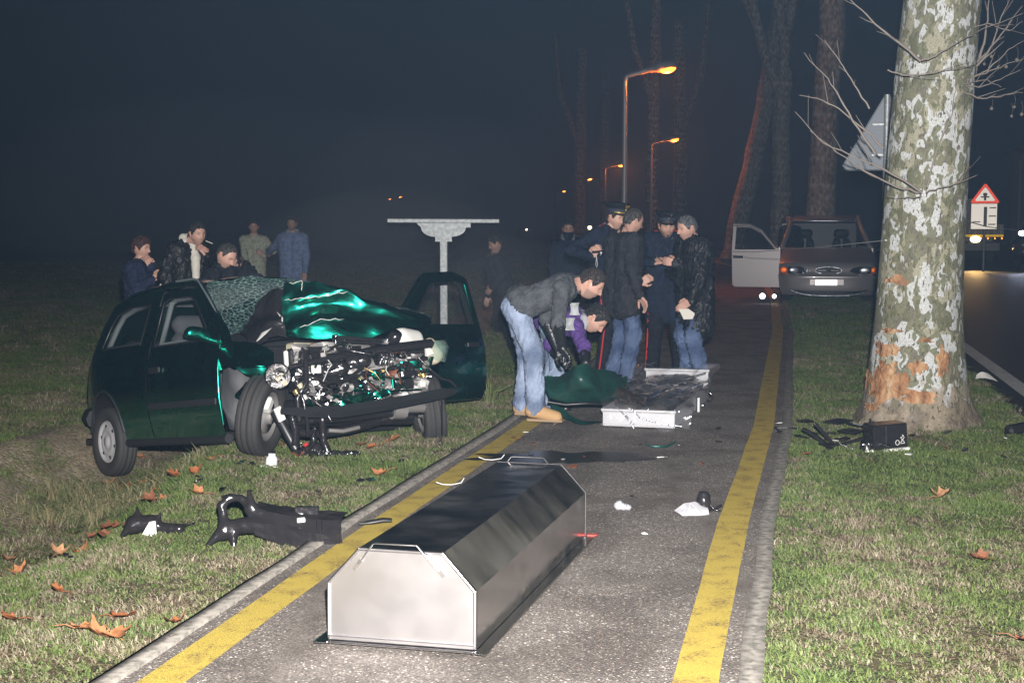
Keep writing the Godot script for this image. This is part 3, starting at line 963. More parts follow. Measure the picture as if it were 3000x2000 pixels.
func wheel(parent: Node3D, at: Vector3, turn: float, rim_mat: Material, capped: bool, lean := 0.0) -> void:
	var w := Node3D.new()
	var nm := "wheel"
	var k := 0
	while parent.has_node(NodePath(nm)):
		k += 1
		nm = "wheel_%03d" % k
	w.name = nm
	parent.add_child(w)
	w.transform = Transform3D(Basis(Vector3.UP, turn) * Basis(Vector3(1, 0, 0), lean), at)
	# outside of the wheel is +z for the right-hand side
	var out := 1.0 if at.z > 0.0 else -1.0
	var fr := Transform3D(Basis(Vector3(1, 0, 0), Vector3(0, 0, out), Vector3(0, -1, 0)), Vector3.ZERO)
	var s := begin()
	lathe(s, [Vector2(0.168, -0.06), Vector2(0.185, -0.078), Vector2(0.235, -0.086), Vector2(0.262, -0.08), Vector2(0.274, -0.072), Vector2(0.279, -0.05), Vector2(0.279, -0.047), Vector2(0.271, -0.046), Vector2(0.271, -0.038), Vector2(0.28, -0.037), Vector2(0.281, -0.008), Vector2(0.272, -0.007), Vector2(0.272, 0.007), Vector2(0.281, 0.008), Vector2(0.28, 0.037), Vector2(0.271, 0.038), Vector2(0.271, 0.046), Vector2(0.279, 0.047), Vector2(0.279, 0.05), Vector2(0.274, 0.072), Vector2(0.262, 0.08), Vector2(0.235, 0.086), Vector2(0.185, 0.078), Vector2(0.168, 0.06)], fr, 40)
	put("tyre", done(s), M.rubber, w)
	s = begin()
	if capped:
		lathe(s, [Vector2(0.168, 0.058), Vector2(0.172, 0.066), Vector2(0.163, 0.072), Vector2(0.152, 0.055), Vector2(0.14, 0.05), Vector2(0.11, 0.066), Vector2(0.075, 0.07), Vector2(0.06, 0.06), Vector2(0.045, 0.075), Vector2(0.0, 0.08)], fr, 32)
	else:
		lathe(s, [Vector2(0.17, 0.06), Vector2(0.165, 0.068), Vector2(0.15, 0.05), Vector2(0.14, 0.02), Vector2(0.07, 0.03), Vector2(0.05, 0.045), Vector2(0.0, 0.045)], fr, 32)
	lathe(s, [Vector2(0.0, -0.02), Vector2(0.09, -0.02), Vector2(0.145, -0.03), Vector2(0.155, -0.058), Vector2(0.17, -0.064), Vector2(0.17, -0.055)], fr, 32)
	put("rim", done(s), rim_mat, w)
	if capped:
		for q in 6:
			var a := TAU * q / 6 + 0.3
			s = begin()
			ball(s, fr * Vector3(cos(a) * 0.125, 0.058, sin(a) * 0.125), Vector3(0.021, 0.015, 0.006), Basis(Vector3(0, 0, 1), 0.0) * Basis(Vector3(0, 0, out), a * -1.0), 10, 6)
			put("rim_hole", done(s), M.black, w)
	else:
		# brake disc and caliper on the inner side
		s = begin()
		lathe(s, [Vector2(0.0, -0.085), Vector2(0.05, -0.085), Vector2(0.052, -0.05), Vector2(0.118, -0.05), Vector2(0.118, -0.038), Vector2(0.05, -0.038)], fr, 28)
		put("brake_disc", done(s), M.dull_metal, w)
		s = begin()
		box(s, fr * Vector3(0.06, -0.06, -0.085), Vector3(0.075, 0.1, 0.05), Basis(Vector3(0, 0, 1), 0.5), 0.012)
		put("brake_caliper", done(s), M.pale, w)

func wrecked_car() -> void:
	M.paint = mat(lin(0.009, 0.29, 0.21), 0.315, 1.0, {"clearcoat_enabled": true, "clearcoat": 1.0, "clearcoat_roughness": 0.06})
	M.paint.roughness_texture = noise_tex(256, 0.01, [[0.2, Color(0.8, 0.8, 0.8)], [0.8, Color(1, 1, 1)]], 51)
	M.paint.uv1_triplanar = true
	M.rubber = mat(lin(0.024, 0.023, 0.022), 0.75, 0.0, {"heightmap_enabled": true, "heightmap_texture": noise_tex(256, 0.1, [], 52), "heightmap_scale": 0.4, "uv1_triplanar": true, "uv1_scale": Vector3.ONE * 4.0})
	M.black = mat(lin(0.012, 0.012, 0.013), 0.4)
	M.black_gloss = mat(lin(0.014, 0.013, 0.014), 0.22, 0.0, {"heightmap_enabled": true, "heightmap_texture": noise_tex(256, 0.02, [], 53, 0, 2), "heightmap_scale": 0.4, "uv1_triplanar": true, "uv1_scale": Vector3.ONE * 3.0})
	M.dark_trim = mat(lin(0.012, 0.013, 0.015), 0.6)
	M.grey_trim = mat(lin(0.10, 0.12, 0.125), 0.8)
	M.seat_cloth = mat(lin(0.045, 0.05, 0.055), 0.9)
	M.lining = mat(lin(0.2, 0.215, 0.21), 0.9)
	M.dull_metal = mat(lin(0.25, 0.24, 0.23), 0.55, 0.6)
	M.chrome = mat(lin(0.65, 0.64, 0.64), 0.16, 1.0, {"heightmap_enabled": true, "heightmap_texture": noise_tex(256, 0.04, [], 54), "heightmap_scale": 0.6, "uv1_triplanar": true, "uv1_scale": Vector3.ONE * 3.0})
	M.alloy = mat(lin(0.42, 0.42, 0.43), 0.5, 0.3)
	M.pale = mat(lin(0.5, 0.5, 0.47), 0.6)
	M.cream = mat(lin(0.42, 0.38, 0.27), 0.5)
	M.rust = mat(lin(0.13, 0.045, 0.02), 0.7, 0.3)
	M.brass = mat(lin(0.45, 0.33, 0.12), 0.35, 0.8)
	M.blue = mat(lin(0.03, 0.06, 0.45), 0.5)
	M.pane = mat(Color(0.4, 0.5, 0.5, 0.02), 0.03, 0.0, {"transparency": BaseMaterial3D.TRANSPARENCY_ALPHA})
	M.cracked = mat(Color(1, 1, 1), 0.18, 0.0, {"transparency": BaseMaterial3D.TRANSPARENCY_ALPHA, "albedo_texture": crack_image()})
	M.lens = mat(Color(0.6, 0.72, 0.66, 0.35), 0.1, 0.0, {"transparency": BaseMaterial3D.TRANSPARENCY_ALPHA})
	var ya := 0.692
	var f := Vector3(0.632, 0.134, 0.763)
	var u := Vector3(-0.054, 0.990, -0.128)
	u = (u - f.normalized() * u.dot(f.normalized())).normalized()
	f = f.normalized()
	var b := Basis(f, u, f.cross(u))
	var t := thing("wrecked_car", "dark green hatchback with crushed front, buckled bonnet and a door hanging open", "car", Vector3(-1.189, 0.215, -10.398), b)
	# ---- right-hand side
	var on_right := func(p: Vector2) -> Vector3: return Vector3(p.x, p.y, side_z(p.x, p.y))
	var on_left := func(p: Vector2) -> Vector3: return Vector3(p.x, p.y, -side_z(p.x, p.y))
	var arch := []
	for i in 13:
		var a := PI * (1.0 - i / 12.0)
		arch.append(Vector2(-2.41 - cos(a) * -0.335, -0.06 + sin(a) * 0.335))
	var q_out := PackedVector2Array([Vector2(-1.58, -0.17), Vector2(-1.60, 0.57), Vector2(-1.725, 1.0), Vector2(-1.74, 1.045), Vector2(-2.3, 1.035), Vector2(-2.68, 0.975), Vector2(-2.84, 0.80), Vector2(-2.94, 0.58), Vector2(-2.985, 0.36), Vector2(-2.985, 0.1), Vector2(-2.96, -0.06)])
	for a in arch: q_out.append(a)
	q_out.append(Vector2(-2.06, -0.17))
	var q_win := PackedVector2Array([Vector2(-1.80, 0.615), Vector2(-1.87, 0.94), Vector2(-2.25, 0.945), Vector2(-2.47, 0.90), Vector2(-2.54, 0.80), Vector2(-2.58, 0.64), Vector2(-2.55, 0.615)])
	var d_out := PackedVector2Array([Vector2(-0.43, -0.15), Vector2(-0.43, 0.55), Vector2(-0.60, 0.665), Vector2(-1.06, 0.965), Vector2(-1.14, 1.0), Vector2(-1.55, 1.025), Vector2(-1.70, 1.0), Vector2(-1.585, 0.57), Vector2(-1.565, -0.15)])
	var d_win := PackedVector2Array([Vector2(-0.74, 0.575), Vector2(-0.74, 0.665), Vector2(-1.10, 0.905), Vector2(-1.2, 0.94), Vector2(-1.54, 0.955), Vector2(-1.635, 0.925), Vector2(-1.535, 0.575)])
	var arcs := [["quarter_panel", q_out, q_win], ["door", d_out, d_win]]
	for a in arcs:
		var s := SurfaceTool.new()
		s.begin(Mesh.PRIMITIVE_TRIANGLES)
		panel(s, a[1], [a[2]], 0.11, on_right)
		var pn := put(a[0], s.commit(), M.paint, t)
		s = SurfaceTool.new()
		s.begin(Mesh.PRIMITIVE_TRIANGLES)
		panel(s, a[2], [], 0.2, func(p: Vector2) -> Vector3: return on_right.call(p) - Vector3(0, 0, 0.012))
		put("window", s.commit(), M.pane, pn)
		# pale inner frame seen through the window, and the dark seal
		var s2 := begin()
		var s3 := begin()
		var loop := []
		var seal := []
		for i in a[2].size() + 1:
			var p: Vector2 = a[2][i % a[2].size()]
			var c: Vector2 = (a[2][0] + a[2][3]) / 2.0
			loop.append(on_right.call(p.lerp(c, 0.04)) - Vector3(0, 0, 0.055))
			seal.append(on_right.call(p))
		tube(s2, loop, 0.024, 6)
		tube(s3, seal, 0.008, 5)
		put("inner_frame", done(s2), M.grey_trim, pn)
		put("window_seal", done(s3), M.black, pn)
		if a[0] == "door":
			var h := begin()
			box(h, Vector3(-1.42, 0.395, 0.80), Vector3(0.17, 0.045, 0.02), Basis.IDENTITY, 0.009)
			put("door_handle", done(h), M.black, pn)
			h = begin()
			box(h, Vector3(-1.0, 0.12, 0.803), Vector3(1.1, 0.05, 0.014), Basis.IDENTITY, 0.006)
			put("rub_strip", done(h), M.dark_trim, pn)
	var s := begin()
	for z in [1.0]:
		tube(s, [Vector3(-0.43, -0.15, 0.725), Vector3(-2.08, -0.15, 0.725)], 0.035, 8)
	put("sill", done(s), M.dark_trim, t)
	# left-hand side behind the open doorway
	s = SurfaceTool.new()
	s.begin(Mesh.PRIMITIVE_TRIANGLES)
	panel(s, q_out, [q_win], 0.16, on_left)
	put("quarter_panel", s.commit(), M.paint, t)
	s = begin()
	tube(s, [Vector3(-0.43, -0.14, -0.75), Vector3(-2.08, -0.14, -0.75)], 0.05, 8)
	put("sill", done(s), M.dark_trim, t)
	# pillars and roof
	for z in [1.0, -1.0]:
		s = begin()
		tube(s, [Vector3(-0.40, 0.50, 0.72 * z), Vector3(-0.47, 0.60, 0.70 * z), Vector3(-0.8, 0.83, 0.63 * z), Vector3(-1.08, 1.0, 0.55 * z), Vector3(-1.2, 1.045, 0.52 * z), Vector3(-1.7, 1.065, 0.51 * z), Vector3(-2.3, 1.05, 0.5 * z), Vector3(-2.7, 0.975, 0.5 * z)], [0.045, 0.042, 0.036, 0.034, 0.03, 0.028, 0.028, 0.028], 8)
		put("roof_rail", done(s), M.paint, t)
	s = begin()
	tube(s, [Vector3(-1.55, 1.09, 0.52), Vector3(-1.22, 1.075, 0.545), Vector3(-1.13, 1.055, 0.55), Vector3(-0.8, 0.87, 0.63), Vector3(-0.47, 0.63, 0.70)], 0.009, 6)
	put("roof_gutter", done(s), M.grey_trim, t)
	s = SurfaceTool.new()
	s.begin(Mesh.PRIMITIVE_TRIANGLES)
	var roof_at := func(p: Vector2) -> Vector3: return Vector3(p.x, 1.115 - 0.17 * p.y * p.y - 0.06 * pow((p.x + 1.75) / 0.9, 2.0) + 0.012 * sin(p.x * 9.0) * cos(p.y * 5.0), p.y)
	var roof_out := PackedVector2Array([Vector2(-1.10, -0.52), Vector2(-1.07, 0.0), Vector2(-1.10, 0.52), Vector2(-2.72, 0.5), Vector2(-2.76, 0), Vector2(-2.72, -0.5)])
	panel(s, roof_out, [], 0.14, roof_at)
	put("roof", s.commit(), M.paint, t)
	s = SurfaceTool.new()
	s.begin(Mesh.PRIMITIVE_TRIANGLES)
	panel(s, roof_out, [], 0.3, func(p: Vector2) -> Vector3: return roof_at.call(p) - Vector3(0, 0.04, 0))
	put("headliner", s.commit(), M.lining, t)
	s = begin()
	grid_sheet(s, [[Vector3(-2.70, 0.97, -0.5), Vector3(-2.74, 0.99, 0), Vector3(-2.70, 0.97, 0.5)], [Vector3(-2.92, 0.58, -0.62), Vector3(-2.98, 0.6, 0), Vector3(-2.92, 0.58, 0.62)], [Vector3(-2.98, 0.12, -0.64), Vector3(-3.05, 0.12, 0), Vector3(-2.98, 0.12, 0.64)]], 5)
	put("tailgate", done(s), M.paint, t)
	s = begin()
	tube(s, [Vector3(-2.76, 0.06, 0.70), Vector3(-2.86, 0.08, 0.69), Vector3(-2.95, 0.08, 0.6), Vector3(-3.0, 0.08, 0.3), Vector3(-3.0, 0.08, -0.3), Vector3(-2.95, 0.08, -0.6), Vector3(-2.76, 0.06, -0.70)], 0.085, 8)
	put("rear_bumper", done(s), M.dark_trim, t)
	s = begin()
	for i in 12: pass
	var lip := []
	for a in arch: lip.append(Vector3(a.x, a.y, side_z(a.x, a.y)))
	tube(s, lip, 0.013, 6)
	put("wheel_arch_lip", done(s), M.dark_trim, t)
	s = begin(false)
	box(s, Vector3(-1.75, -0.13, 0), Vector3(2.5, 0.06, 1.4), Basis.IDENTITY, 0.01)
	put("floor_pan", done(s), M.black, t)
	s = begin(false)
	box(s, Vector3(-0.36, 0.17, 0.0), Vector3(0.05, 0.66, 1.3), Basis.IDENTITY, 0.01)
	put("firewall", done(s), M.black, t)
	for z in [0.76, -0.76]:
		s = begin()
		for i in 10:
			var a0 := PI * i / 10.0
			var a1 := PI * (i + 1) / 10.0
			quad_out(s, Vector3(-2.41 + cos(a0) * 0.33, -0.06 + sin(a0) * 0.33, z), Vector3(-2.41 + cos(a1) * 0.33, -0.06 + sin(a1) * 0.33, z), Vector3(-2.41 + cos(a1) * 0.33, -0.06 + sin(a1) * 0.33, z * 0.7), Vector3(-2.41 + cos(a0) * 0.33, -0.06 + sin(a0) * 0.33, z * 0.7), Vector3(-2.41, -0.06, z))
		put("wheel_arch_liner", done(s), M.black, t)
	# interior
	for z in [0.36, -0.36]:
		var d := soup()
		nets([[Vector3(-1.42, 0.12, z - 0.16), Vector3(-1.62, 0.62, z - 0.12), 0.08, 0.07], [Vector3(-1.42, 0.12, z + 0.16), Vector3(-1.62, 0.62, z + 0.12), 0.08, 0.07], [Vector3(-1.45, 0.12, z), Vector3(-1.63, 0.62, z), 0.08, 0.07], [Vector3(-1.4, 0.1, z - 0.15), Vector3(-0.98, 0.12, z - 0.15), 0.08, 0.07], [Vector3(-1.4, 0.1, z + 0.15), Vector3(-0.98, 0.12, z + 0.15), 0.08, 0.07], [Vector3(-1.67, 0.76, z - 0.08), Vector3(-1.67, 0.76, z + 0.08), 0.075, 0.075]], 0.03, 0.05, d)
		put("seat", soup_mesh(d), M.seat_cloth, t)
	var d2 := soup()
	nets([[Vector3(-2.3, 0.2, -0.5), Vector3(-2.42, 0.6, -0.5), 0.09, 0.07], [Vector3(-2.3, 0.2, 0.5), Vector3(-2.42, 0.6, 0.5), 0.09, 0.07], [Vector3(-2.3, 0.2, 0.0), Vector3(-2.42, 0.6, 0.0), 0.12, 0.1], [Vector3(-2.42, 0.6, -0.5), Vector3(-2.42, 0.6, 0.5), 0.08, 0.08]], 0.035, 0.06, d2)
	put("rear_seat", soup_mesh(d2), M.dark_trim, t)
	s = begin()
	grid_sheet(s, [[Vector3(-0.42, 0.53, -0.66), Vector3(-0.42, 0.55, 0), Vector3(-0.42, 0.53, 0.66)], [Vector3(-0.75, 0.58, -0.64), Vector3(-0.75, 0.6, 0), Vector3(-0.75, 0.58, 0.64)], [Vector3(-0.9, 0.4, -0.62), Vector3(-0.9, 0.4, 0), Vector3(-0.9, 0.4, 0.62)]], 4, 0.06, 3)
	put("dashboard", done(s), M.dark_trim, t)
	s = begin()
	var ring := []
	for i in 21:
		var a := TAU * i / 20.0
		ring.append(Vector3(-0.98, 0.48, -0.36) + Basis(Vector3(0, 0, 1), 0.4) * Vector3(0, cos(a) * 0.18, sin(a) * 0.18))
	tube(s, ring, 0.014, 6, false)
	put("steering_wheel", done(s), M.black, t)
	s = begin()
	tube(s, [Vector3(-0.62, 0.61, 0.3), Vector3(-0.62, 0.61, 0.36)], 0.035, 8)
	put("blue_cap_bottle", done(s), M.blue, t)
	# cracked windscreen
	s = begin()
	grid_sheet(s, [[Vector3(-1.10, 1.05, -0.5), Vector3(-1.06, 1.075, 0.0), Vector3(-1.10, 1.04, 0.52)], [Vector3(-0.86, 0.86, -0.58), Vector3(-0.88, 0.84, 0.0), Vector3(-0.83, 0.85, 0.60)], [Vector3(-0.46, 0.56, -0.66), Vector3(-0.52, 0.58, 0.0), Vector3(-0.46, 0.585, 0.68)]], 8, 0.035, 5)
	put("windscreen", done(s), M.cracked, t)
	# mirror
	d2 = soup()
	nets([[Vector3(-0.57, 0.60, 0.80), Vector3(-0.585, 0.61, 0.92), 0.036, 0.04], [Vector3(-0.57, 0.62, 0.84), Vector3(-0.58, 0.63, 0.90), 0.036, 0.034], [Vector3(-0.53, 0.55, 0.74), Vector3(-0.56, 0.58, 0.82), 0.025, 0.03]], 0.015, 0.03, d2)
	put("door_mirror", soup_mesh(d2), M.paint, t)
	# ---- buckled bonnet
	s = begin()
	grid_sheet(s, [
		[Vector3(-0.26, 0.94, 0.30), Vector3(-0.17, 0.95, 0.23), Vector3(-0.07, 0.93, 0.11), Vector3(-0.01, 0.88, -0.03), Vector3(-0.08, 0.79, -0.42), Vector3(-0.05, 0.70, -0.81)],
		[Vector3(-0.24, 0.82, 0.34), Vector3(-0.12, 0.82, 0.27), Vector3(-0.04, 0.83, 0.14), Vector3(0.04, 0.86, -0.02), Vector3(0.07, 0.77, -0.33), Vector3(0.07, 0.68, -0.73)],
		[Vector3(-0.24, 0.72, 0.35), Vector3(-0.15, 0.74, 0.26), Vector3(-0.07, 0.75, 0.12), Vector3(0.01, 0.77, -0.05), Vector3(0.15, 0.72, -0.29), Vector3(0.15, 0.66, -0.68)],
		[Vector3(-0.21, 0.62, 0.38), Vector3(-0.10, 0.61, 0.31), Vector3(-0.02, 0.66, 0.18), Vector3(0.03, 0.66, 0.02), Vector3(0.16, 0.64, -0.24), Vector3(0.20, 0.64, -0.65)],
		[Vector3(-0.21, 0.55, 0.37), Vector3(-0.09, 0.53, 0.30), Vector3(0.04, 0.51, 0.13), Vector3(0.14, 0.51, -0.07), Vector3(0.21, 0.55, -0.30), Vector3(0.22, 0.63, -0.64)]], 8, 0.032, 12)
	var hood := put("bonnet", done(s), M.paint, t)
	for cr in [[Vector3(-0.22, 0.82, 0.34), Vector3(-0.10, 0.82, 0.27), Vector3(-0.02, 0.83, 0.14), Vector3(0.06, 0.86, -0.02)], [Vector3(-0.08, 0.61, 0.31), Vector3(0.00, 0.66, 0.18), Vector3(0.05, 0.66, 0.02)], [Vector3(-0.24, 0.94, 0.30), Vector3(-0.15, 0.95, 0.23), Vector3(-0.13, 0.88, 0.25)]]:
		s = begin()
		var jag := []
		var wid := []
		for k in cr.size() - 1:
			for m in 5:
				jag.append((cr[k] as Vector3).lerp(cr[k + 1], m / 5.0) + Vector3(0, sin(m * 2.3 + k) * 0.007, cos(m * 3.1 + k) * 0.005))
				wid.append(0.0022 + 0.0045 * absf(sin(m * 1.7 + k * 2.0)))
		jag.append(cr[-1])
		wid.append(0.001)
		tube(s, jag, wid, 5, true, 0.5)
		put("bare_crease", done(s), M.pale, hood)
	# torn right-hand flank of the bonnet, folded upright
	s = begin()
	grid_sheet(s, [[Vector3(-0.26, 0.94, 0.30), Vector3(-0.58, 0.84, 0.32), Vector3(-0.38, 0.60, 0.64)], [Vector3(-0.24, 0.72, 0.35), Vector3(-0.40, 0.68, 0.44), Vector3(-0.22, 0.52, 0.66)], [Vector3(-0.21, 0.55, 0.37), Vector3(-0.20, 0.56, 0.52), Vector3(-0.10, 0.47, 0.68)]], 8, 0.07, 15)
	put("bonnet_flank", done(s), M.black_gloss, hood)
	for w in [[Vector3(-0.30, 0.74, 0.36), Vector3(-0.24, 0.68, 0.34), Vector3(-0.2, 0.62, 0.38), 0.028], [Vector3(-0.22, 0.62, 0.46), Vector3(-0.16, 0.58, 0.56), Vector3(-0.12, 0.52, 0.64), 0.03], [Vector3(-0.33, 0.84, 0.22), Vector3(-0.29, 0.8, 0.24), Vector3(-0.27, 0.76, 0.26), 0.02]]:
		s = begin()
		tube(s, [w[0], w[1], w[2]], [0.004, w[3], 0.006], 5, true, 0.2)
		put("torn_edge", done(s), M.pale, hood)
	# ---- right wing, pushed back and torn
	s = begin()
	grid_sheet(s, [
		[Vector3(-0.43, 0.54, 0.74), Vector3(-0.25, 0.53, 0.72), Vector3(-0.08, 0.50, 0.66), Vector3(0.05, 0.42, 0.58)],
		[Vector3(-0.43, 0.44, 0.77), Vector3(-0.25, 0.44, 0.80), Vector3(-0.06, 0.42, 0.76), Vector3(0.08, 0.37, 0.62)],
		[Vector3(-0.43, 0.34, 0.78), Vector3(-0.25, 0.345, 0.82), Vector3(0.0, 0.335, 0.83), Vector3(0.1, 0.33, 0.64)]], 6, 0.03, 22)
	put("wing", done(s), M.paint, t)
	s = begin()
	grid_sheet(s, [[Vector3(-0.06, 0.34, 0.84), Vector3(0.06, 0.345, 0.74), Vector3(0.1, 0.345, 0.60)], [Vector3(-0.02, 0.29, 0.80), Vector3(0.05, 0.28, 0.72), Vector3(0.1, 0.29, 0.62)], [Vector3(-0.02, 0.27, 0.76), Vector3(0.02, 0.24, 0.70), Vector3(0.06, 0.235, 0.64)]], 5, 0.02, 23)
	put("wing_tip", done(s), M.paint, t)
	s = begin()
	grid_sheet(s, [[Vector3(-0.02, 0.24, 0.80), Vector3(0.02, 0.24, 0.76)], [Vector3(-0.04, 0.15, 0.86), Vector3(0.04, 0.17, 0.80)], [Vector3(0.0, 0.11, 0.82), Vector3(0.05, 0.12, 0.76)]], 6, 0.05, 24)
	put("torn_wing_strip", done(s), M.paint, t)
	s = begin()
	tube(s, [Vector3(-0.42, 0.52, 0.765), Vector3(-0.41, 0.35, 0.795), Vector3(-0.40, 0.15, 0.80), Vector3(-0.41, -0.05, 0.77)], [0.012, 0.016, 0.014, 0.008], 6, true, 0.5)
	put("crushed_door_edge", done(s), M.paint, t)
	s = begin()
	grid_sheet(s, [[Vector3(-0.38, 0.36, 0.78), Vector3(-0.30, 0.35, 0.72), Vector3(-0.2, 0.36, 0.55)], [Vector3(-0.40, 0.15, 0.77), Vector3(-0.32, 0.12, 0.7), Vector3(-0.28, 0.1, 0.5)], [Vector3(-0.38, -0.08, 0.76), Vector3(-0.33, -0.1, 0.7), Vector3(-0.3, -0.12, 0.5)]], 4, 0.05, 25)
	put("wheel_arch_liner", done(s), M.dark_trim, t)
	# ---- engine bay wreckage
	var X := func(called: String, st: SurfaceTool, m: Material) -> MeshInstance3D: return put(called, done(st), m, t)
	s = begin(false)
	tube(s, [Vector3(0.44, 0.02, 0.80), Vector3(0.50, 0.0, 0.60), Vector3(0.51, -0.005, 0.38), Vector3(0.50, 0.03, -0.03), Vector3(0.48, 0.09, -0.52), Vector3(0.42, 0.10, -0.66)], [0.02, 0.036, 0.042, 0.042, 0.038, 0.025], 4, true, 1.0)
	X.call("bumper_beam", s, M.dark_trim)
	s = begin()
	tube(s, [Vector3(0.34, 0.31, 0.66), Vector3(0.40, 0.36, 0.42), Vector3(0.37, 0.385, 0.2), Vector3(0.40, 0.42, -0.1), Vector3(0.36, 0.455, -0.5)], [0.03, 0.06, 0.055, 0.065, 0.06], 6, true, 0.6)
	X.call("front_crossmember", s, M.black_gloss)
	s = begin()
	tube(s, [Vector3(0.36, 0.24, 0.62), Vector3(0.38, 0.22, 0.3), Vector3(0.36, 0.27, -0.1), Vector3(0.36, 0.35, -0.46)], [0.045, 0.06, 0.04, 0.035], 6, true, 0.5)
	X.call("lower_crossmember", s, M.black_gloss)
	for rd in [[Vector3(0.20, 0.46, -0.02), 0.12, 0.44, 6, -0.06], [Vector3(0.27, 0.205, -0.07), 0.15, 0.26, 8, -0.03]]:
		s = begin(false)
		box(s, rd[0] - Vector3(0.025, 0, 0), Vector3(0.04, rd[1], rd[2]), Basis(Vector3.RIGHT, rd[4]), 0.004)
		var rad := put("radiator", done(s), M.black, t)
		for i in rd[3]:
			s = begin(false)
			box(s, rd[0] + Vector3(0.0, (float(i) / (rd[3] - 1) - 0.5) * rd[1] * 0.92, 0), Vector3(0.012, 0.0065, rd[2]), Basis(Vector3.RIGHT, rd[4] + 0.02 * sin(i * 2.0)), 0.001)
			put("radiator_slat", done(s), M.chrome, rad)
		for e in [-1, 1]:
			s = begin(false)
			box(s, rd[0] + Basis(Vector3.RIGHT, rd[4]) * Vector3(0, 0, e * rd[2] / 2), Vector3(0.05, rd[1] * 1.1, 0.02), Basis.IDENTITY, 0.003)
			put("radiator_tank", done(s), M.chrome, rad)
	d2 = soup()
	nets([[Vector3(0.10, 0.53, -0.44), Vector3(0.08, 0.52, -0.58), 0.065, 0.055], [Vector3(0.10, 0.48, -0.48), Vector3(0.08, 0.46, -0.6), 0.06, 0.05]], 0.015, 0.04, d2)
	put("coolant_tank", soup_mesh(d2), M.pale, t)
	s = begin()
	lathe(s, [Vector2(0.0, 0.04), Vector2(0.045, 0.04), Vector2(0.05, 0.0), Vector2(0.05, -0.05)], Transform3D(Basis(Vector3(0, 0, 1), -0.8), Vector3(0.14, 0.52, -0.35)), 14)
	X.call("filler_cap", s, M.black_gloss)
	# crushed sheet metal packed across the front
	for q in [[0.33, 0.06, 0.30, 0.05, 0.60, 12, M.chrome, 0.13, 301], [0.30, 0.28, 0.47, 0.0, 0.58, 10, M.dull_metal, 0.11, 302], [0.31, 0.08, 0.36, -0.48, 0.06, 10, M.dull_metal, 0.10, 303], [0.36, 0.04, 0.16, -0.05, 0.55, 9, M.chrome, 0.10, 304]]:
		s = begin(false)
		var rr := RandomNumberGenerator.new()
		rr.seed = q[8]
		var rows := []
		for a in 6:
			var row := []
			for c in 9: row.append(Vector3(q[0] + rr.randf_range(-0.035, 0.05), lerpf(q[1], q[2], a / 5.0) + rr.randf_range(-0.015, 0.015), lerpf(q[3], q[4], c / 8.0) + rr.randf_range(-0.02, 0.02)))
			rows.append(row)
		grid_sheet(s, rows, 2, q[7] * 0.3, q[8], true)
		put("crushed_metal", done(s), q[6], t)
	# left headlamp: cream bowl and clouded lens
	d2 = soup()
	nets([[Vector3(0.14, 0.44, -0.64), Vector3(0.14, 0.38, -0.72), 0.05, 0.05], [Vector3(0.12, 0.47, -0.68), Vector3(0.12, 0.36, -0.70), 0.045, 0.05]], 0.012, 0.03, d2)
	var hl := put("headlamp", soup_mesh(d2), M.cream, t)
	s = begin()
	grid_sheet(s, [[Vector3(0.22, 0.48, -0.60), Vector3(0.23, 0.485, -0.7), Vector3(0.16, 0.48, -0.79)], [Vector3(0.26, 0.42, -0.60), Vector3(0.27, 0.42, -0.7), Vector3(0.18, 0.42, -0.8)], [Vector3(0.22, 0.35, -0.60), Vector3(0.22, 0.34, -0.69), Vector3(0.16, 0.33, -0.78)]], 4, 0.02, 31)
	put("lens", done(s), M.lens, hl)
	s = begin(false)
	plate(s, PackedVector2Array([Vector2(0.50, 0.46), Vector2(0.57, 0.385), Vector2(0.50, 0.36)]), 0.02, Transform3D(Basis(Vector3(0, 0, -1), Vector3(0, 1, 0), Vector3(1, 0, 0)), Vector3(0.31, 0, 0)))
	X.call("broken_lamp_housing", s, M.pale)
	# right headlamp bowl torn out on the wing
	s = begin()
	lathe(s, [Vector2(0.085, 0.05), Vector2(0.095, 0.045), Vector2(0.09, 0.01), Vector2(0.06, -0.03), Vector2(0.02, -0.045), Vector2(0.0, -0.045)], Transform3D(Basis(Vector3(0, 0, 1), -1.35) * Basis(Vector3.RIGHT, 0.3), Vector3(0.2, 0.25, 0.68)), 20)
	hl = X.call("headlamp", s, M.chrome)
	for i in 5:
		s = begin(false)
		box(s, Vector3(0.24 + 0.012 * i, 0.21 + 0.03 * (i % 3), 0.64 + 0.02 * i), Vector3(0.012, 0.035 + 0.008 * (i % 2), 0.03), Basis(Vector3(1, 1, 0.3).normalized(), i * 1.3), 0.002)
		put("lamp_shard", done(s), M.pale if i % 2 else M.cream, hl)
	# engine head: cream casting, bolts, orange and brass bits
	s = begin(false)
	box(s, Vector3(0.10, 0.43, 0.38), Vector3(0.12, 0.11, 0.26), Basis(Vector3.RIGHT, -0.05), 0.012)
	var en := X.call("engine_head", s, M.cream)
	var r := RandomNumberGenerator.new()
	r.seed = 61
	for i in 9:
		s = begin()
		var c := Vector3(0.165, 0.385 + 0.022 * (i % 4), 0.28 + 0.026 * i)
		tube(s, [c, c + Vector3(0.02, 0.004, 0.0)], 0.009 + 0.005 * r.randf(), 7)
		put("engine_bolt", done(s), [M.chrome, M.brass, M.rust][i % 3], en)
	s = begin()
	tube(s, [Vector3(0.17, 0.455, 0.44), Vector3(0.19, 0.462, 0.38), Vector3(0.18, 0.455, 0.30)], [0.014, 0.02, 0.01], 6)
	X.call("orange_hose", s, M.rust)
	s = begin()
	tube(s, [Vector3(0.16, 0.44, 0.42), Vector3(0.2, 0.42, 0.36), Vector3(0.21, 0.435, 0.28), Vector3(0.19, 0.45, 0.24)], [0.02, 0.026, 0.02, 0.012], 8)
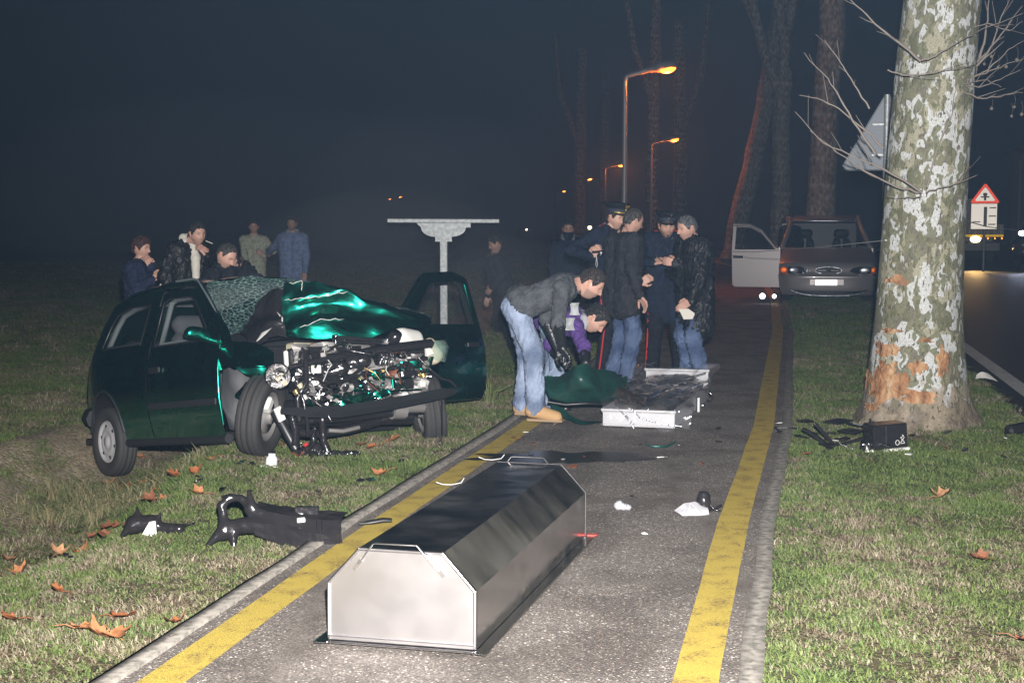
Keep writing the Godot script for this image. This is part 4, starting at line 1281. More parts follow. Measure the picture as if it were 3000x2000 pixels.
	X.call("inlet_pipe", s, M.chrome)
	for e in [[Vector3(0.19, 0.37, 0.5), Vector3(0.05, 0.05, 0.09), M.brass], [Vector3(0.18, 0.36, 0.36), Vector3(0.05, 0.045, 0.1), M.brass], [Vector3(0.15, 0.37, 0.57), Vector3(0.03, 0.13, 0.03), M.pale], [Vector3(0.42, 0.29, 0.5), Vector3(0.012, 0.055, 0.075), M.pale], [Vector3(0.22, 0.3, 0.3), Vector3(0.2, 0.3, 0.5), M.black_gloss], [Vector3(0.16, 0.15, 0.0), Vector3(0.18, 0.4, 0.9), M.black], [Vector3(0.1, 0.32, -0.5), Vector3(0.2, 0.25, 0.22), M.black_gloss], [Vector3(0.38, 0.165, -0.40), Vector3(0.05, 0.05, 0.05), M.pale], [Vector3(0.33, 0.18, -0.31), Vector3(0.05, 0.09, 0.09), M.black_gloss], [Vector3(0.40, 0.24, -0.27), Vector3(0.04, 0.05, 0.15), M.black_gloss], [Vector3(0.36, 0.31, -0.26), Vector3(0.03, 0.05, 0.05), M.paint]]:
		s = begin(false)
		box(s, e[0], e[1], Basis(Vector3(0.3, 1, 0.2).normalized(), r.randf_range(-0.2, 0.2)), 0.008)
		X.call("label_plate" if e[0].x == 0.42 else "engine_part", s, e[2])
	d2 = soup()
	nets([[Vector3(0.42, 0.36, -0.06), Vector3(0.36, 0.35, -0.06), 0.05, 0.05], [Vector3(0.43, 0.34, 0.12), Vector3(0.36, 0.33, 0.2), 0.055, 0.06], [Vector3(0.41, 0.29, 0.3), Vector3(0.36, 0.27, 0.4), 0.06, 0.05]], 0.014, 0.02, d2, 0.006, 14.0)
	put("air_filter_housing", soup_mesh(d2), M.black_gloss, t)
	for i in 6:
		s = begin()
		var zz := -0.12 + 0.022 * i
		tube(s, [Vector3(0.44, 0.41, zz), Vector3(0.475, 0.36, zz), Vector3(0.44, 0.30, zz + 0.01)], 0.006, 5)
		X.call("cooling_rib", s, M.chrome if i % 2 else M.black_gloss)
	s = begin()
	lathe(s, [Vector2(0.0, 0.07), Vector2(0.03, 0.07), Vector2(0.035, 0.05), Vector2(0.07, 0.045), Vector2(0.075, 0.0), Vector2(0.07, -0.05), Vector2(0.0, -0.05)], Transform3D(Basis(Vector3(0, 0, 1), -1.3), Vector3(0.40, 0.115, 0.47)), 18)
	X.call("alternator", s, M.chrome)
	for i in 64:
		# crumpled bright fragments of castings and panel
		var c := Vector3(r.randf_range(0.40, 0.46), r.randf_range(0.06, 0.2), r.randf_range(0.06, 0.56)) if i < 18 else Vector3(r.randf_range(0.36, 0.43), r.randf_range(0.08, 0.42), r.randf_range(-0.42, 0.62))
		s = begin()
		var o := []
		for a in 3:
			var row := []
			for bq in 3: row.append(c + Vector3(r.randf_range(-0.03, 0.03), (a - 1) * 0.03 + r.randf_range(-0.012, 0.012), (bq - 1) * 0.045 + r.randf_range(-0.015, 0.015)))
			o.append(row)
		grid_sheet(s, o, 3, 0.03, 40 + i)
		X.call("crumpled_fragment", s, [M.chrome, M.paint, M.black_gloss, M.chrome, M.dull_metal, M.chrome, M.black_gloss, M.paint, M.rust, M.dull_metal][i % 10])
	s = begin()
	grid_sheet(s, [[Vector3(0.42, 0.13, 0.36), Vector3(0.43, 0.12, 0.22), Vector3(0.41, 0.12, 0.08)], [Vector3(0.46, 0.09, 0.38), Vector3(0.49, 0.08, 0.24), Vector3(0.46, 0.085, 0.1)], [Vector3(0.47, 0.055, 0.46), Vector3(0.48, 0.05, 0.26), Vector3(0.48, 0.06, 0.06)]], 6, 0.09, 77)
	X.call("crumpled_front_panel", s, M.paint)
	for st in [[[Vector3(0.40, 0.245, 0.22), Vector3(0.41, 0.235, 0.0), Vector3(0.40, 0.205, -0.16), Vector3(0.40, 0.215, -0.36)], 0.016], [[Vector3(0.42, 0.135, 0.2), Vector3(0.43, 0.122, -0.09), Vector3(0.42, 0.125, -0.36)], 0.018], [[Vector3(0.4, 0.22, -0.14), Vector3(0.41, 0.14, -0.14)], 0.018], [[Vector3(0.3, 0.36, -0.56), Vector3(0.32, 0.25, -0.5), Vector3(0.36, 0.22, -0.44)], 0.02]]:
		s = begin()
		tube(s, st[0], st[1], 6, true, 0.45)
		X.call("front_frame_strip", s, M.paint)
	for hs in [[[Vector3(0.44, 0.42, 0.28), Vector3(0.49, 0.38, 0.1), Vector3(0.50, 0.33, 0.12), Vector3(0.49, 0.26, 0.22), Vector3(0.48, 0.21, 0.3), Vector3(0.47, 0.19, 0.46)], 0.012], [[Vector3(0.40, 0.36, -0.36), Vector3(0.46, 0.26, -0.43), Vector3(0.47, 0.20, -0.50), Vector3(0.48, 0.175, -0.58), Vector3(0.48, 0.13, -0.64)], 0.008], [[Vector3(0.45, 0.35, 0.6), Vector3(0.48, 0.2, 0.62), Vector3(0.46, 0.1, 0.68), Vector3(0.44, -0.05, 0.66)], 0.022], [[Vector3(0.44, 0.2, 0.68), Vector3(0.5, 0.08, 0.66), Vector3(0.47, -0.06, 0.62), Vector3(0.44, -0.16, 0.6)], 0.014], [[Vector3(0.42, 0.12, 0.6), Vector3(0.5, 0.02, 0.5), Vector3(0.52, -0.07, 0.46)], 0.010], [[Vector3(0.48, 0.07, -0.5), Vector3(0.55, -0.06, -0.44), Vector3(0.6, -0.2, -0.4), Vector3(0.58, -0.31, -0.37)], 0.006], [[Vector3(0.33, 0.45, 0.2), Vector3(0.42, 0.46, 0.3), Vector3(0.4, 0.4, 0.45), Vector3(0.44, 0.3, 0.52)], 0.009], [[Vector3(0.3, 0.42, 0.55), Vector3(0.36, 0.32, 0.6), Vector3(0.42, 0.24, 0.56), Vector3(0.46, 0.2, 0.4)], 0.008]]:
		s = begin()
		tube(s, hs[0], hs[1], 7)
		X.call("hose", s, M.black_gloss)
	for w in 10:
		s = begin()
		var p0 := Vector3(r.randf_range(0.3, 0.44), r.randf_range(0.15, 0.45), r.randf_range(-0.5, 0.66))
		var pts := [p0]
		for k in 4: pts.append(pts[-1] + Vector3(r.randf_range(-0.02, 0.05), r.randf_range(-0.09, 0.03), r.randf_range(-0.09, 0.09)))
		tube(s, pts, 0.0035, 5)
		X.call("wire", s, [M.black, M.pale, M.rust, M.black, M.brass][w % 5])
	for g in [[Vector3(0.46, 0.14, 0.69), M.brass], [Vector3(0.48, 0.1, 0.64), M.pale], [Vector3(0.47, 0.18, 0.66), M.cream]]:
		s = begin(false)
		box(s, g[0], Vector3(0.03, 0.035, 0.03), Basis(Vector3(1, 1, 1).normalized(), 0.6), 0.004)
		X.call("connector", s, g[1])
	for i in 70:
		s = begin(false)
		var sz := r.randf_range(0.012, 0.045)
		box(s, Vector3(r.randf_range(0.34, 0.45), r.randf_range(0.05, 0.44), r.randf_range(-0.45, 0.62)), Vector3(sz, sz * r.randf_range(0.2, 0.9), sz * r.randf_range(0.5, 2.6)), Basis(Vector3(r.randf(), 1, r.randf()).normalized(), r.randf_range(-0.9, 0.9)) * Basis(Vector3.RIGHT, r.randf_range(-0.6, 0.6)), 0.003)
		X.call("engine_part", s, [M.chrome, M.dull_metal, M.black_gloss, M.chrome, M.dull_metal, M.black, M.brass][i % 7])
	# suspension and subframe under the front
	for sf in [[[Vector3(0.1, -0.12, 0.55), Vector3(0.16, -0.15, 0.37), Vector3(0.16, -0.13, 0.1), Vector3(0.12, -0.08, -0.2), Vector3(0.08, -0.09, -0.5)], 0.035, M.black_gloss], [[Vector3(0.2, -0.06, 0.62), Vector3(0.22, -0.05, 0.2), Vector3(0.2, -0.03, -0.3), Vector3(0.15, -0.02, -0.6)], 0.03, M.black], [[Vector3(0.22, -0.13, 0.3), Vector3(0.24, -0.14, 0.2), Vector3(0.22, -0.12, 0.05)], 0.016, M.dull_metal], [[Vector3(0.2, -0.02, -0.25), Vector3(0.2, -0.02, -0.36)], 0.06, M.dull_metal], [[Vector3(0.2, 0.0, -0.36), Vector3(0.18, 0.0, -0.56)], 0.04, M.dull_metal], [[Vector3(0.26, 0.0, 0.62), Vector3(0.28, -0.12, 0.6), Vector3(0.3, -0.22, 0.62)], 0.03, M.black_gloss], [[Vector3(0.3, -0.05, 0.4), Vector3(0.34, -0.2, 0.42), Vector3(0.36, -0.27, 0.4)], 0.025, M.black_gloss], [[Vector3(0.18, 0.02, 0.7), Vector3(0.24, -0.1, 0.66), Vector3(0.28, -0.24, 0.6)], 0.034, M.black]]:
		s = begin()
		tube(s, sf[0], sf[1], 8)
		X.call("suspension_arm", s, sf[2])
	s = begin(false)
	box(s, Vector3(-0.1, 0.0, 0.0), Vector3(0.5, 0.2, 1.0), Basis.IDENTITY, 0.02)
	X.call("engine_block", s, M.black)
	s = begin()
	tube(s, [Vector3(0.0, 0.3, -0.62), Vector3(0.0, 0.0, -0.62)], 0.03, 8)
	X.call("strut", s, M.dull_metal)
	s = begin(false)
	box(s, Vector3(0.31, 0.0, 0.735), Vector3(0.02, 0.10, 0.055), Basis(Vector3.RIGHT, 0.4), 0.004)
	X.call("torn_bracket", s, M.pale)
	s = begin()
	lathe(s, [Vector2(0.0, 0.01), Vector2(0.022, 0.01), Vector2(0.024, 0.0), Vector2(0.022, -0.01), Vector2(0, -0.01)], Transform3D(Basis(Vector3(0, 0, 1), -1.4), Vector3(0.2, -0.08, -0.62)), 14)
	box(s, Vector3(0.2, -0.045, -0.62), Vector3(0.012, 0.05, 0.016), Basis.IDENTITY, 0.003)
	X.call("ball_joint_cover", s, M.pale)
	# left wing remains
	s = begin()
	grid_sheet(s, [[Vector3(-0.42, 0.55, -0.74), Vector3(-0.2, 0.54, -0.76), Vector3(0.05, 0.5, -0.74)], [Vector3(-0.42, 0.3, -0.78), Vector3(-0.2, 0.36, -0.80), Vector3(0.06, 0.36, -0.8)], [Vector3(-0.42, 0.05, -0.78), Vector3(-0.32, 0.2, -0.8), Vector3(0.04, 0.27, -0.8)]], 5, 0.05, 91)
	put("wing", done(s), M.paint, t)
	# wheels: fronts wrenched to the right, rear hanging into the ditch
	wheel(t, Vector3(0.0, 0.0, 0.70), -0.89, M.dull_metal, false, -0.2)
	wheel(t, Vector3(0.0, -0.02, -0.72), -0.42, M.dull_metal, false, 0.1)
	wheel(t, Vector3(-2.41, -0.135, 0.70), 0.0, M.alloy, true)
	wheel(t, Vector3(-2.41, -0.135, -0.70), 0.0, M.alloy, true)
	# ---- left door, swung wide open
	var th := 1.26
	var l_out := PackedVector2Array([Vector2(-0.43, -0.04), Vector2(-0.43, 0.55), Vector2(-0.60, 0.665), Vector2(-1.06, 0.965), Vector2(-1.14, 1.0), Vector2(-1.55, 1.025), Vector2(-1.66, 1.0), Vector2(-1.70, 0.97), Vector2(-1.60, 0.57), Vector2(-1.60, 0.30), Vector2(-1.585, 0.02), Vector2(-1.55, -0.04)])
	var hinge := Vector3(-0.42, 0.085, -0.76)
	var dd := Vector3(-cos(th), 0.02, -sin(th))
	var dn := Vector3(sin(th), 0, -cos(th))
	var on_door := func(p: Vector2) -> Vector3: return hinge + dd * (-(p.x + 0.42)) + dn * (side_z(p.x, p.y) - 0.76) + Vector3(0, p.y, 0)
	s = SurfaceTool.new()
	s.begin(Mesh.PRIMITIVE_TRIANGLES)
	panel(s, l_out, [d_win], 0.11, on_door)
	var ld := put("door", s.commit(), M.paint, t)
	tag(ld, "open left-hand door seen against the dark")
	s = SurfaceTool.new()
	s.begin(Mesh.PRIMITIVE_TRIANGLES)
	panel(s, l_out, [d_win], 0.2, func(p: Vector2) -> Vector3: return on_door.call(p) - dn * 0.07)
	put("door_card", s.commit(), M.dark_trim, ld)
	s = SurfaceTool.new()
	s.begin(Mesh.PRIMITIVE_TRIANGLES)
	panel(s, d_win, [], 0.25, func(p: Vector2) -> Vector3: return on_door.call(p) - dn * 0.03)
	put("window", s.commit(), M.pane, ld)
	s = begin()
	var edge := []
	for i in l_out.size() + 1:
		edge.append(on_door.call(l_out[i % l_out.size()]) - dn * 0.035)
	tube(s, edge, 0.02, 6)
	put("door_edge", done(s), M.paint, ld)
	s = begin()
	box(s, on_door.call(Vector2(-1.42, 0.40)) + dn * 0.008, Vector3(0.17, 0.04, 0.02), Basis(dd, Vector3.UP, dd.cross(Vector3.UP)), 0.008)
	put("door_handle", done(s), M.black, ld)

# ---------------------------------------------------------------- people
func gauss(x: float, w: float) -> float:
	return exp(-x * x / (w * w))

func head_pt(y: float, a: float) -> Vector3:
	var ry := pow(maxf(1.0 - pow(absf(y), 2.3), 0.0), 0.47)
	var jaw := smoothstep(-0.05, -0.98, y)
	var ca := cos(a)
	var sa := sin(a)
	var wx := 0.077 * (1.0 - 0.30 * jaw)
	var rz := (0.094 * (1.0 - 0.04 * jaw)) if ca > 0.0 else 0.104 * (1.0 - 0.45 * jaw)
	var p := Vector3(sa * wx * ry, y * 0.12, ca * rz * ry)
	if ca > 0.0:
		var t := clampf((0.16 - y) / 0.40, 0.0, 1.0)
		var nose := gauss(sa, 0.15 + 0.06 * t) * (pow(t, 1.1) * 0.027 * smoothstep(-0.34, -0.25, y))
		var e := gauss(absf(sa) - 0.40, 0.17)
		p.z += nose + 0.006 * gauss(y - 0.22, 0.08) * smoothstep(0.85, 0.4, absf(sa)) - 0.012 * e * gauss(y - 0.06, 0.10) + 0.004 * gauss(absf(sa) - 0.5, 0.2) * gauss(y + 0.22, 0.15)
		p.z += 0.006 * gauss(sa, 0.27) * gauss(y + 0.50, 0.07) - 0.003 * gauss(sa, 0.25) * gauss(y + 0.50, 0.018) + 0.006 * gauss(sa, 0.3) * gauss(y + 0.86, 0.12)
	return p

const HAIRLINE := [[0.0, 0.58], [0.75, 0.5], [1.05, 0.22], [1.3, -0.08], [1.42, -0.05], [1.55, 0.20], [1.9, 0.05], [2.2, -0.38], [3.2, -0.46]]

func head(into: Dictionary, cols: PackedColorArray, at: Transform3D, o: Dictionary) -> PackedColorArray:
	var V: PackedVector3Array = into.v
	var I: PackedInt32Array = into.i
	var N: PackedVector3Array = into.n
	var base := V.size()
	var na := 44
	var ny := 38
	var skin: Color = o.skin
	var hairc: Color = o.hair
	for j in ny + 1:
		var y := -cos(PI * j / ny)
		for i in na:
			var t := (float(i) / na) * 2.0 - 1.0
			var a := PI * signf(t) * pow(absf(t), 1.35)
			V.append(at * head_pt(y, a))
			N.append(Vector3.ZERO)
			var c := skin
			var sa := absf(sin(a))
			if cos(a) > 0.0:
				c = c.lerp(Color(skin.r * 0.95, skin.g * 0.55, skin.b * 0.5), 0.75 * gauss(sa, 0.26) * gauss(y + 0.50, 0.065))
				c = c.lerp(hairc * 0.8, 0.8 * gauss(y - 0.215, 0.04) * smoothstep(0.1, 0.2, sa) * smoothstep(0.68, 0.55, sa))
				c = c.lerp(Color(0.03, 0.02, 0.02), 0.85 * gauss(y - 0.06, 0.035) * gauss(sa - 0.40, 0.13))
				var st: float = o.get("stubble", 0.25)
				c = c.lerp(Color(0.10, 0.085, 0.08), st * smoothstep(-0.28, -0.42, y) * (1.0 - 0.8 * gauss(sa, 0.22) * gauss(y + 0.5, 0.07)))
				var bd: float = o.get("goatee", 0.0)
				c = c.lerp(hairc, bd * gauss(sa, 0.25) * smoothstep(-0.55, -0.66, y))
			cols.append(c)
	for j in ny:
		for i in na:
			var i2 := (i + 1) % na
			var p := base + j * na + i
			var q := base + j * na + i2
			for k in [p, q, q + na, p, q + na, p + na]: I.append(k)
	var f0 := I.size() - na * ny * 6
	for j in range(f0, I.size(), 3):
		var fn := (V[I[j + 2]] - V[I[j]]).cross(V[I[j + 1]] - V[I[j]])
		N[I[j]] += fn; N[I[j + 1]] += fn; N[I[j + 2]] += fn
	for j in range(base, V.size()): N[j] = N[j].normalized()
	into.v = V; into.i = I; into.n = N
	# ears
	for sg in [-1.0, 1.0]:
		nets([[at * Vector3(0.078 * sg, 0.022, -0.008), at * Vector3(0.083 * sg, 0.018, -0.02), 0.011, 0.008], [at * Vector3(0.083 * sg, 0.018, -0.02), at * Vector3(0.077 * sg, -0.025, -0.006), 0.009, 0.007]], 0.006, 0.012, into)
	while cols.size() < into.v.size(): cols.append(Color(skin.r, skin.g * 0.88, skin.b * 0.85))
	return cols

func hair_mesh(at: Transform3D, o: Dictionary) -> ArrayMesh:
	var s := begin()
	var na := 56
	var ny := 34
	var bald: float = o.get("bald", 0.0)
	var thick: float = o.get("thick", 0.008)
	var f := FastNoiseLite.new()
	f.seed = int(at.origin.x * 100.0) + 7
	f.frequency = 42.0
	var hp := func(i: int, j: int) -> Array:
		var a := TAU * float(i) / na - PI
		var y0 := along(HAIRLINE, absf(a)) + float(o.get("line", 0.0))
		if bald > 0.0 and absf(a) < 1.5: y0 = lerpf(y0, 0.93, bald * smoothstep(1.5, 0.9, absf(a)))
		y0 += 0.10 * f.get_noise_2d(float(i % na) * 0.25, 3.0) + 0.05 * f.get_noise_2d(float(i % na) * 1.1, 9.0)
		var y := lerpf(y0, 1.0, float(j) / ny)
		var p := head_pt(y, a)
		var n := (p * Vector3(1.5, 1.0, 1.0)).normalized()
		var up := smoothstep(0.0, 0.12, float(j) / ny)
		var h := f.get_noise_3d(p.x * 2.2, p.y * 0.7, p.z * 2.2)
		return [at * (p + n * (0.0015 + thick * up * (0.85 + 0.9 * h)))]
	for j in ny:
		for i in na:
			var q := [hp.call(i, j)[0], hp.call(i + 1, j)[0], hp.call(i + 1, j + 1)[0], hp.call(i, j + 1)[0]]
			if i == na - 1:
				q[1] = hp.call(0, j)[0]
				q[2] = hp.call(0, j + 1)[0]
			for k in [0, 1, 2, 0, 2, 3]: s.add_vertex(q[k])
	return done(s)

func hand_bones(w: Vector3, dir: Vector3, nrm: Vector3, thumb_side: float, curl: float, fat := 1.0) -> Array:
	var out := []
	dir = dir.normalized()
	nrm = (nrm - dir * nrm.dot(dir)).normalized()
	var side := dir.cross(nrm) * thumb_side
	for q in 4:
		var off := 0.030 - 0.020 * q
		var kn := w + dir * (0.088 - 0.004 * absf(q - 1.0)) + side * off * 1.05
		out.append([w + side * off * 0.6, kn, 0.015 * fat, 0.0125 * fat])
		var ln: float = [0.041, 0.046, 0.042, 0.033][q]
		var p := kn
		var ang := curl * 0.55
		for k in 3:
			var d2 := dir * cos(ang) + nrm * sin(ang)
			var l: float = ln * [1.0, 0.68, 0.5][k]
			out.append([p, p + d2 * l, (0.0098 - 0.0011 * k) * fat, (0.0090 - 0.0011 * k) * fat])
			p += d2 * l
			ang += curl * [0.9, 0.7, 0.5][k]
	var t0 := w + dir * 0.022 + side * 0.026
	var t1 := t0 + (dir * 0.55 + side * 0.75 + nrm * 0.25).normalized() * 0.038
	var t2 := t1 + (dir * 0.85 + side * 0.25 + nrm * (0.2 + 0.5 * curl)).normalized() * 0.032
	var t3 := t2 + (dir * 0.9 - side * 0.1 + nrm * (0.2 + 0.8 * curl)).normalized() * 0.025
	out.append([w + dir * 0.01, t0, 0.016 * fat, 0.016 * fat])
	out.append([t0, t1, 0.014 * fat, 0.0115 * fat])
	out.append([t1, t2, 0.0112 * fat, 0.0098 * fat])
	out.append([t2, t3, 0.0098 * fat, 0.0085 * fat])
	return out

func person(label: String, at: Vector3, j: Dictionary, o: Dictionary) -> Node3D:
	var t := thing("person", label, "person", at, Basis.IDENTITY, o.get("group", ""))
	var cell: float = o.get("cell", 0.014)
	var bulk: float = o.get("bulk", 1.0)
	var fold: float = o.get("fold", 0.007)
	# body: neck, trunk and limbs as one skin, head and hands on finer grids
	var d := soup()
	var core := [[j.n, j.hd - j.up * 0.05, 0.058, 0.052], [j.n, j.p, 0.06, 0.08], [j.n, j.s0, 0.05, 0.04], [j.n, j.s1, 0.05, 0.04]]
	for k in ["0", "1"]:
		core.append([j["s" + k], j["e" + k], 0.036, 0.032])
		core.append([j["e" + k], j["w" + k], 0.032, 0.026])
		core.append([j.p, j["q" + k], 0.07, 0.06])
		core.append([j["q" + k], j["k" + k], 0.055, 0.045])
		core.append([j["k" + k], j["a" + k], 0.042, 0.035])
	nets(core, 0.02, 0.03, d)
	var gloves: bool = o.get("gloves", false)
	var glove := soup()
	for k in ["0", "1"]:
		if o.has("hide" + k): continue
		var dir: Vector3 = j["h" + k] - j["w" + k]
		var nrm: Vector3 = o.get("palm" + k, Vector3(0, -0.3, -1))
		# a right hand (0) has its thumb on the other side of the palm from a left one
		var hb := hand_bones(j["w" + k], dir, nrm, 1.0 if k == "0" else -1.0, o.get("curl" + k, 0.45), 1.1 if gloves else 1.0)
		if gloves:
			hb.append([j["w" + k], (j["w" + k] as Vector3).lerp(j["e" + k], o.get("gauntlet", 0.6)), 0.034, 0.05])
			nets(hb, 0.007, 0.012, glove)
		else:
			nets(hb, o.get("hand_cell", 0.006), 0.01, d)
	var z: Vector3 = j.look
	var x: Vector3 = (j.up as Vector3).cross(z).normalized()
	var frame := Transform3D(Basis(x, z.cross(x), z).scaled_local(Vector3.ONE * o.get("head", 1.0)), j.hd)
	var cols := PackedColorArray()
	cols.resize(d.v.size())
	cols.fill(o.skin)
	cols = head(d, cols, frame, o)
	put("body", soup_mesh(d, cols), M.skin, t)
	if gloves:
		put("gloves", soup_mesh(glove), M.leather, t)
	if not o.get("no_hair", false):
		put("hair", hair_mesh(frame, o), mat((o.hair as Color).linear_to_srgb() * 1.25, 0.6, 0.0, {"rim_enabled": true, "rim": 0.3, "albedo_texture": M.hair_streaks, "heightmap_enabled": true, "heightmap_texture": M.hair_streaks, "heightmap_scale": 1.6, "uv1_triplanar": true, "uv1_scale": Vector3(3.5, 1.6, 3.5)}), t)
	# trousers
	var tr := soup()
	var cuff: float = o.get("cuff", 0.076)
	var bones := [[j.q0, j.q1, 0.105, 0.105], [j.p, (j.q0 + j.q1) / 2.0, 0.09, 0.09]]
	for k in ["0", "1"]:
		bones.append([j["q" + k], j["k" + k], 0.098, 0.080])
		bones.append([j["k" + k], j["a" + k], 0.078, cuff])
	nets(bones, cell, 0.035, tr, fold * 1.5, 12.0)
	put("trousers", soup_mesh(tr), o.trousers, t)
	# jacket
	var ja := soup()
	var hem: float = o.get("hem", 0.12)
	var sp: Vector3 = (j.n - j.p).normalized()
	bones = [[j.s0, j.s1, 0.062 * bulk, 0.062 * bulk], [j.n - sp * 0.02, j.n + (j.hd - j.n) * 0.12, 0.078 * bulk, 0.068]]
	for k in ["0", "1"]:
		var chest: Vector3 = (j["s" + k] as Vector3).lerp(j.n, 0.45) - sp * 0.07
		bones.append([chest, (j["q" + k] as Vector3) + sp * 0.06, 0.125 * bulk, 0.118 * bulk])
		bones.append([(j["q" + k] as Vector3) + sp * 0.06, (j["q" + k] as Vector3) - (sp * 0.5 + Vector3(0, 0.5, 0)) * hem, 0.118 * bulk, 0.125 * bulk])
		bones.append([j["s" + k], j["e" + k], 0.066 * bulk, 0.058 * bulk])
		var we: Vector3 = j["w" + k]
		if gloves: we = we.lerp(j["e" + k], o.get("gauntlet", 0.6) * 0.7)
		bones.append([j["e" + k], we - (we - j["e" + k]).normalized() * 0.01, 0.057 * bulk, 0.044 * bulk])
	nets(bones, cell, 0.03, ja, fold * 1.7, 10.0)
	put(o.get("top", "jacket"), soup_mesh(ja), o.jacket, t)
	# shoes
	for k in ["0", "1"]:
		if o.get("no_shoes", false): break
		var sh := soup()
		var a: Vector3 = j["a" + k]
		var toe: Vector3 = j["t" + k]
		var back := (a - toe)
		back.y = 0
		back = back.normalized()
		var tall: float = o.get("boot", 0.0)
		nets([[a + back * 0.02 + Vector3(0, tall, 0), a + back * 0.035 - Vector3(0, 0.03, 0), 0.052, 0.048], [a - Vector3(0, 0.025, 0), toe + back * 0.01, 0.05, 0.042], [a + back * 0.03 - Vector3(0, 0.035, 0), toe, 0.042, 0.041]], 0.010, 0.03, sh)
		var shoe := put("shoe", soup_mesh(sh), o.shoes, t)
		if tall > 0.0:
			var ss := begin(false)
			var fwd := -back
			var mid: Vector3 = (a + toe) / 2.0
			mid.y = toe.y - 0.026
			box(ss, mid + back * 0.004, Vector3(0.092, 0.022, (a - toe).length() + 0.10), Basis(fwd.cross(Vector3.UP), Vector3.UP, -fwd), 0.01)
			put("sole", done(ss), M.sole, shoe)
			ss = begin()
			for q in 4:
				var lp: Vector3 = a.lerp(toe, 0.18 + 0.13 * q) + Vector3(0, 0.045 - 0.006 * q, 0)
				var sd := fwd.cross(Vector3.UP) * 0.026
				tube(ss, [lp - sd - Vector3(0, 0.012, 0), lp + Vector3(0, 0.006, 0), lp + sd - Vector3(0, 0.012, 0)], 0.0045, 5)
			put("laces", done(ss), M.sole, shoe)
	if o.get("scarf", false):
		var sc := soup()
		nets([[j.n + (j.hd - j.n) * 0.35, j.hd - j.up * 0.07 + j.look * 0.03, 0.075, 0.07]], 0.014, 0.02, sc, 0.006, 12.0)
		put("scarf", soup_mesh(sc), o.scarf_mat, t)
	if o.get("collar", false):
		var sc := soup()
		var side: Vector3 = (j.s0 - j.s1).normalized()
		nets([[j.n + side * 0.06 + j.up * 0.03, j.n - side * 0.06 + j.up * 0.03 - j.look * 0.02, 0.05, 0.05], [j.n + side * 0.075 + j.look * 0.05, j.n + side * 0.05 + j.look * 0.08 - j.up * 0.08, 0.03, 0.018], [j.n - side * 0.075 + j.look * 0.05, j.n - side * 0.05 + j.look * 0.08 - j.up * 0.08, 0.03, 0.018]], 0.012, 0.04, sc, 0.004, 12.0)
		put("collar", soup_mesh(sc), o.collar_mat, t)
	if o.get("shirt", false):
		var sh2 := soup()
		var fw: Vector3 = ((j.s1 - j.s0) as Vector3).cross(sp).normalized()
		nets([[j.n + fw * 0.055, (j.n as Vector3).lerp(j.p, 0.3) + fw * 0.118, 0.045, 0.052], [(j.n as Vector3).lerp(j.p, 0.3) + fw * 0.118, (j.n as Vector3).lerp(j.p, 0.85) + fw * 0.118, 0.052, 0.03]], 0.012, 0.02, sh2, 0.005, 10.0)
		put("shirt", soup_mesh(sh2), M.white_cloth, t)
	if o.get("cap", false): peaked_cap(t, frame, o)
	return t

func peaked_cap(t: Node3D, frame: Transform3D, o: Dictionary) -> void:
	var s := begin()
	var f := frame * Transform3D(Basis(Vector3.RIGHT, -0.12), Vector3(0, 0.048, -0.006))
	lathe(s, [Vector2(1.0, 0.0), Vector2(1.01, 0.045), Vector2(1.08, 0.055), Vector2(1.36, 0.088), Vector2(1.40, 0.097), Vector2(1.34, 0.104), Vector2(0.8, 0.110), Vector2(0, 0.114)], f, 32, Vector2(0.088, 0.110))
	var cap := put("cap", done(s), o.cap_mat, t)
	s = begin()
	lathe(s, [Vector2(1.012, 0.003), Vector2(1.02, 0.012), Vector2(1.02, 0.038), Vector2(1.012, 0.045)], f, 32, Vector2(0.088, 0.110))
	put("cap_band", done(s), M.cap_band, cap)
	s = begin()
	var rows := []
	for r in 4:
		var row := []
		for i in 11:
			var a := lerpf(-1.15, 1.15, i / 10.0)
			var k := r / 3.0
			row.append(f * Vector3(sin(a) * (0.09 + 0.006 * k), -0.002 - k * 0.026 * cos(a), cos(a) * (0.110 + 0.052 * k * cos(a))))
		rows.append(row)
	grid_sheet(s, rows, 2)
	put("cap_visor", done(s), M.black_gloss, cap)
	s = begin()
	var br := []
	for i in 11:
		var a := lerpf(-1.2, 1.2, i / 10.0)
		br.append(f * Vector3(sin(a) * 0.093, 0.010, cos(a) * 0.117))
	tube(s, br, 0.0075 if o.get("gold", false) else 0.004, 6)
	put("cap_braid", done(s), M.gold if o.get("gold", false) else M.black_gloss, cap)
	s = begin()
	var bm: Material = M.gold if o.get("gold", false) else M.chrome
	# grenade badge: ball with a flame above it
	ball(s, f * Vector3(0, 0.038, 0.122), Vector3(0.014, 0.014, 0.008), f.basis.orthonormalized(), 10, 6)
	var n := 9
	for i in n:
		var a := lerpf(-0.9, 0.9, float(i) / (n - 1))
		tube(s, [f * Vector3(sin(a) * 0.008, 0.050, 0.124), f * Vector3(sin(a) * 0.030, 0.062 + 0.022 * cos(a), 0.137), f * Vector3(sin(a) * 0.036, 0.072 + 0.028 * cos(a), 0.146)], [0.006, 0.007, 0.002], 5)
	put("cap_badge", done(s), bm, cap)

func cloth(c: Color, rough := 0.9, bump := 0.3, scale := 14.0, more := {}) -> StandardMaterial3D:
	var m := mat(c, rough, 0.0, {"heightmap_enabled": true, "heightmap_texture": M.weave, "heightmap_scale": bump, "albedo_texture": M.mottle, "uv1_triplanar": true, "uv1_scale": Vector3.ONE * scale * 0.16, "metallic_specular": 0.3})
	for k in more: m.set(k, more[k])
	return m

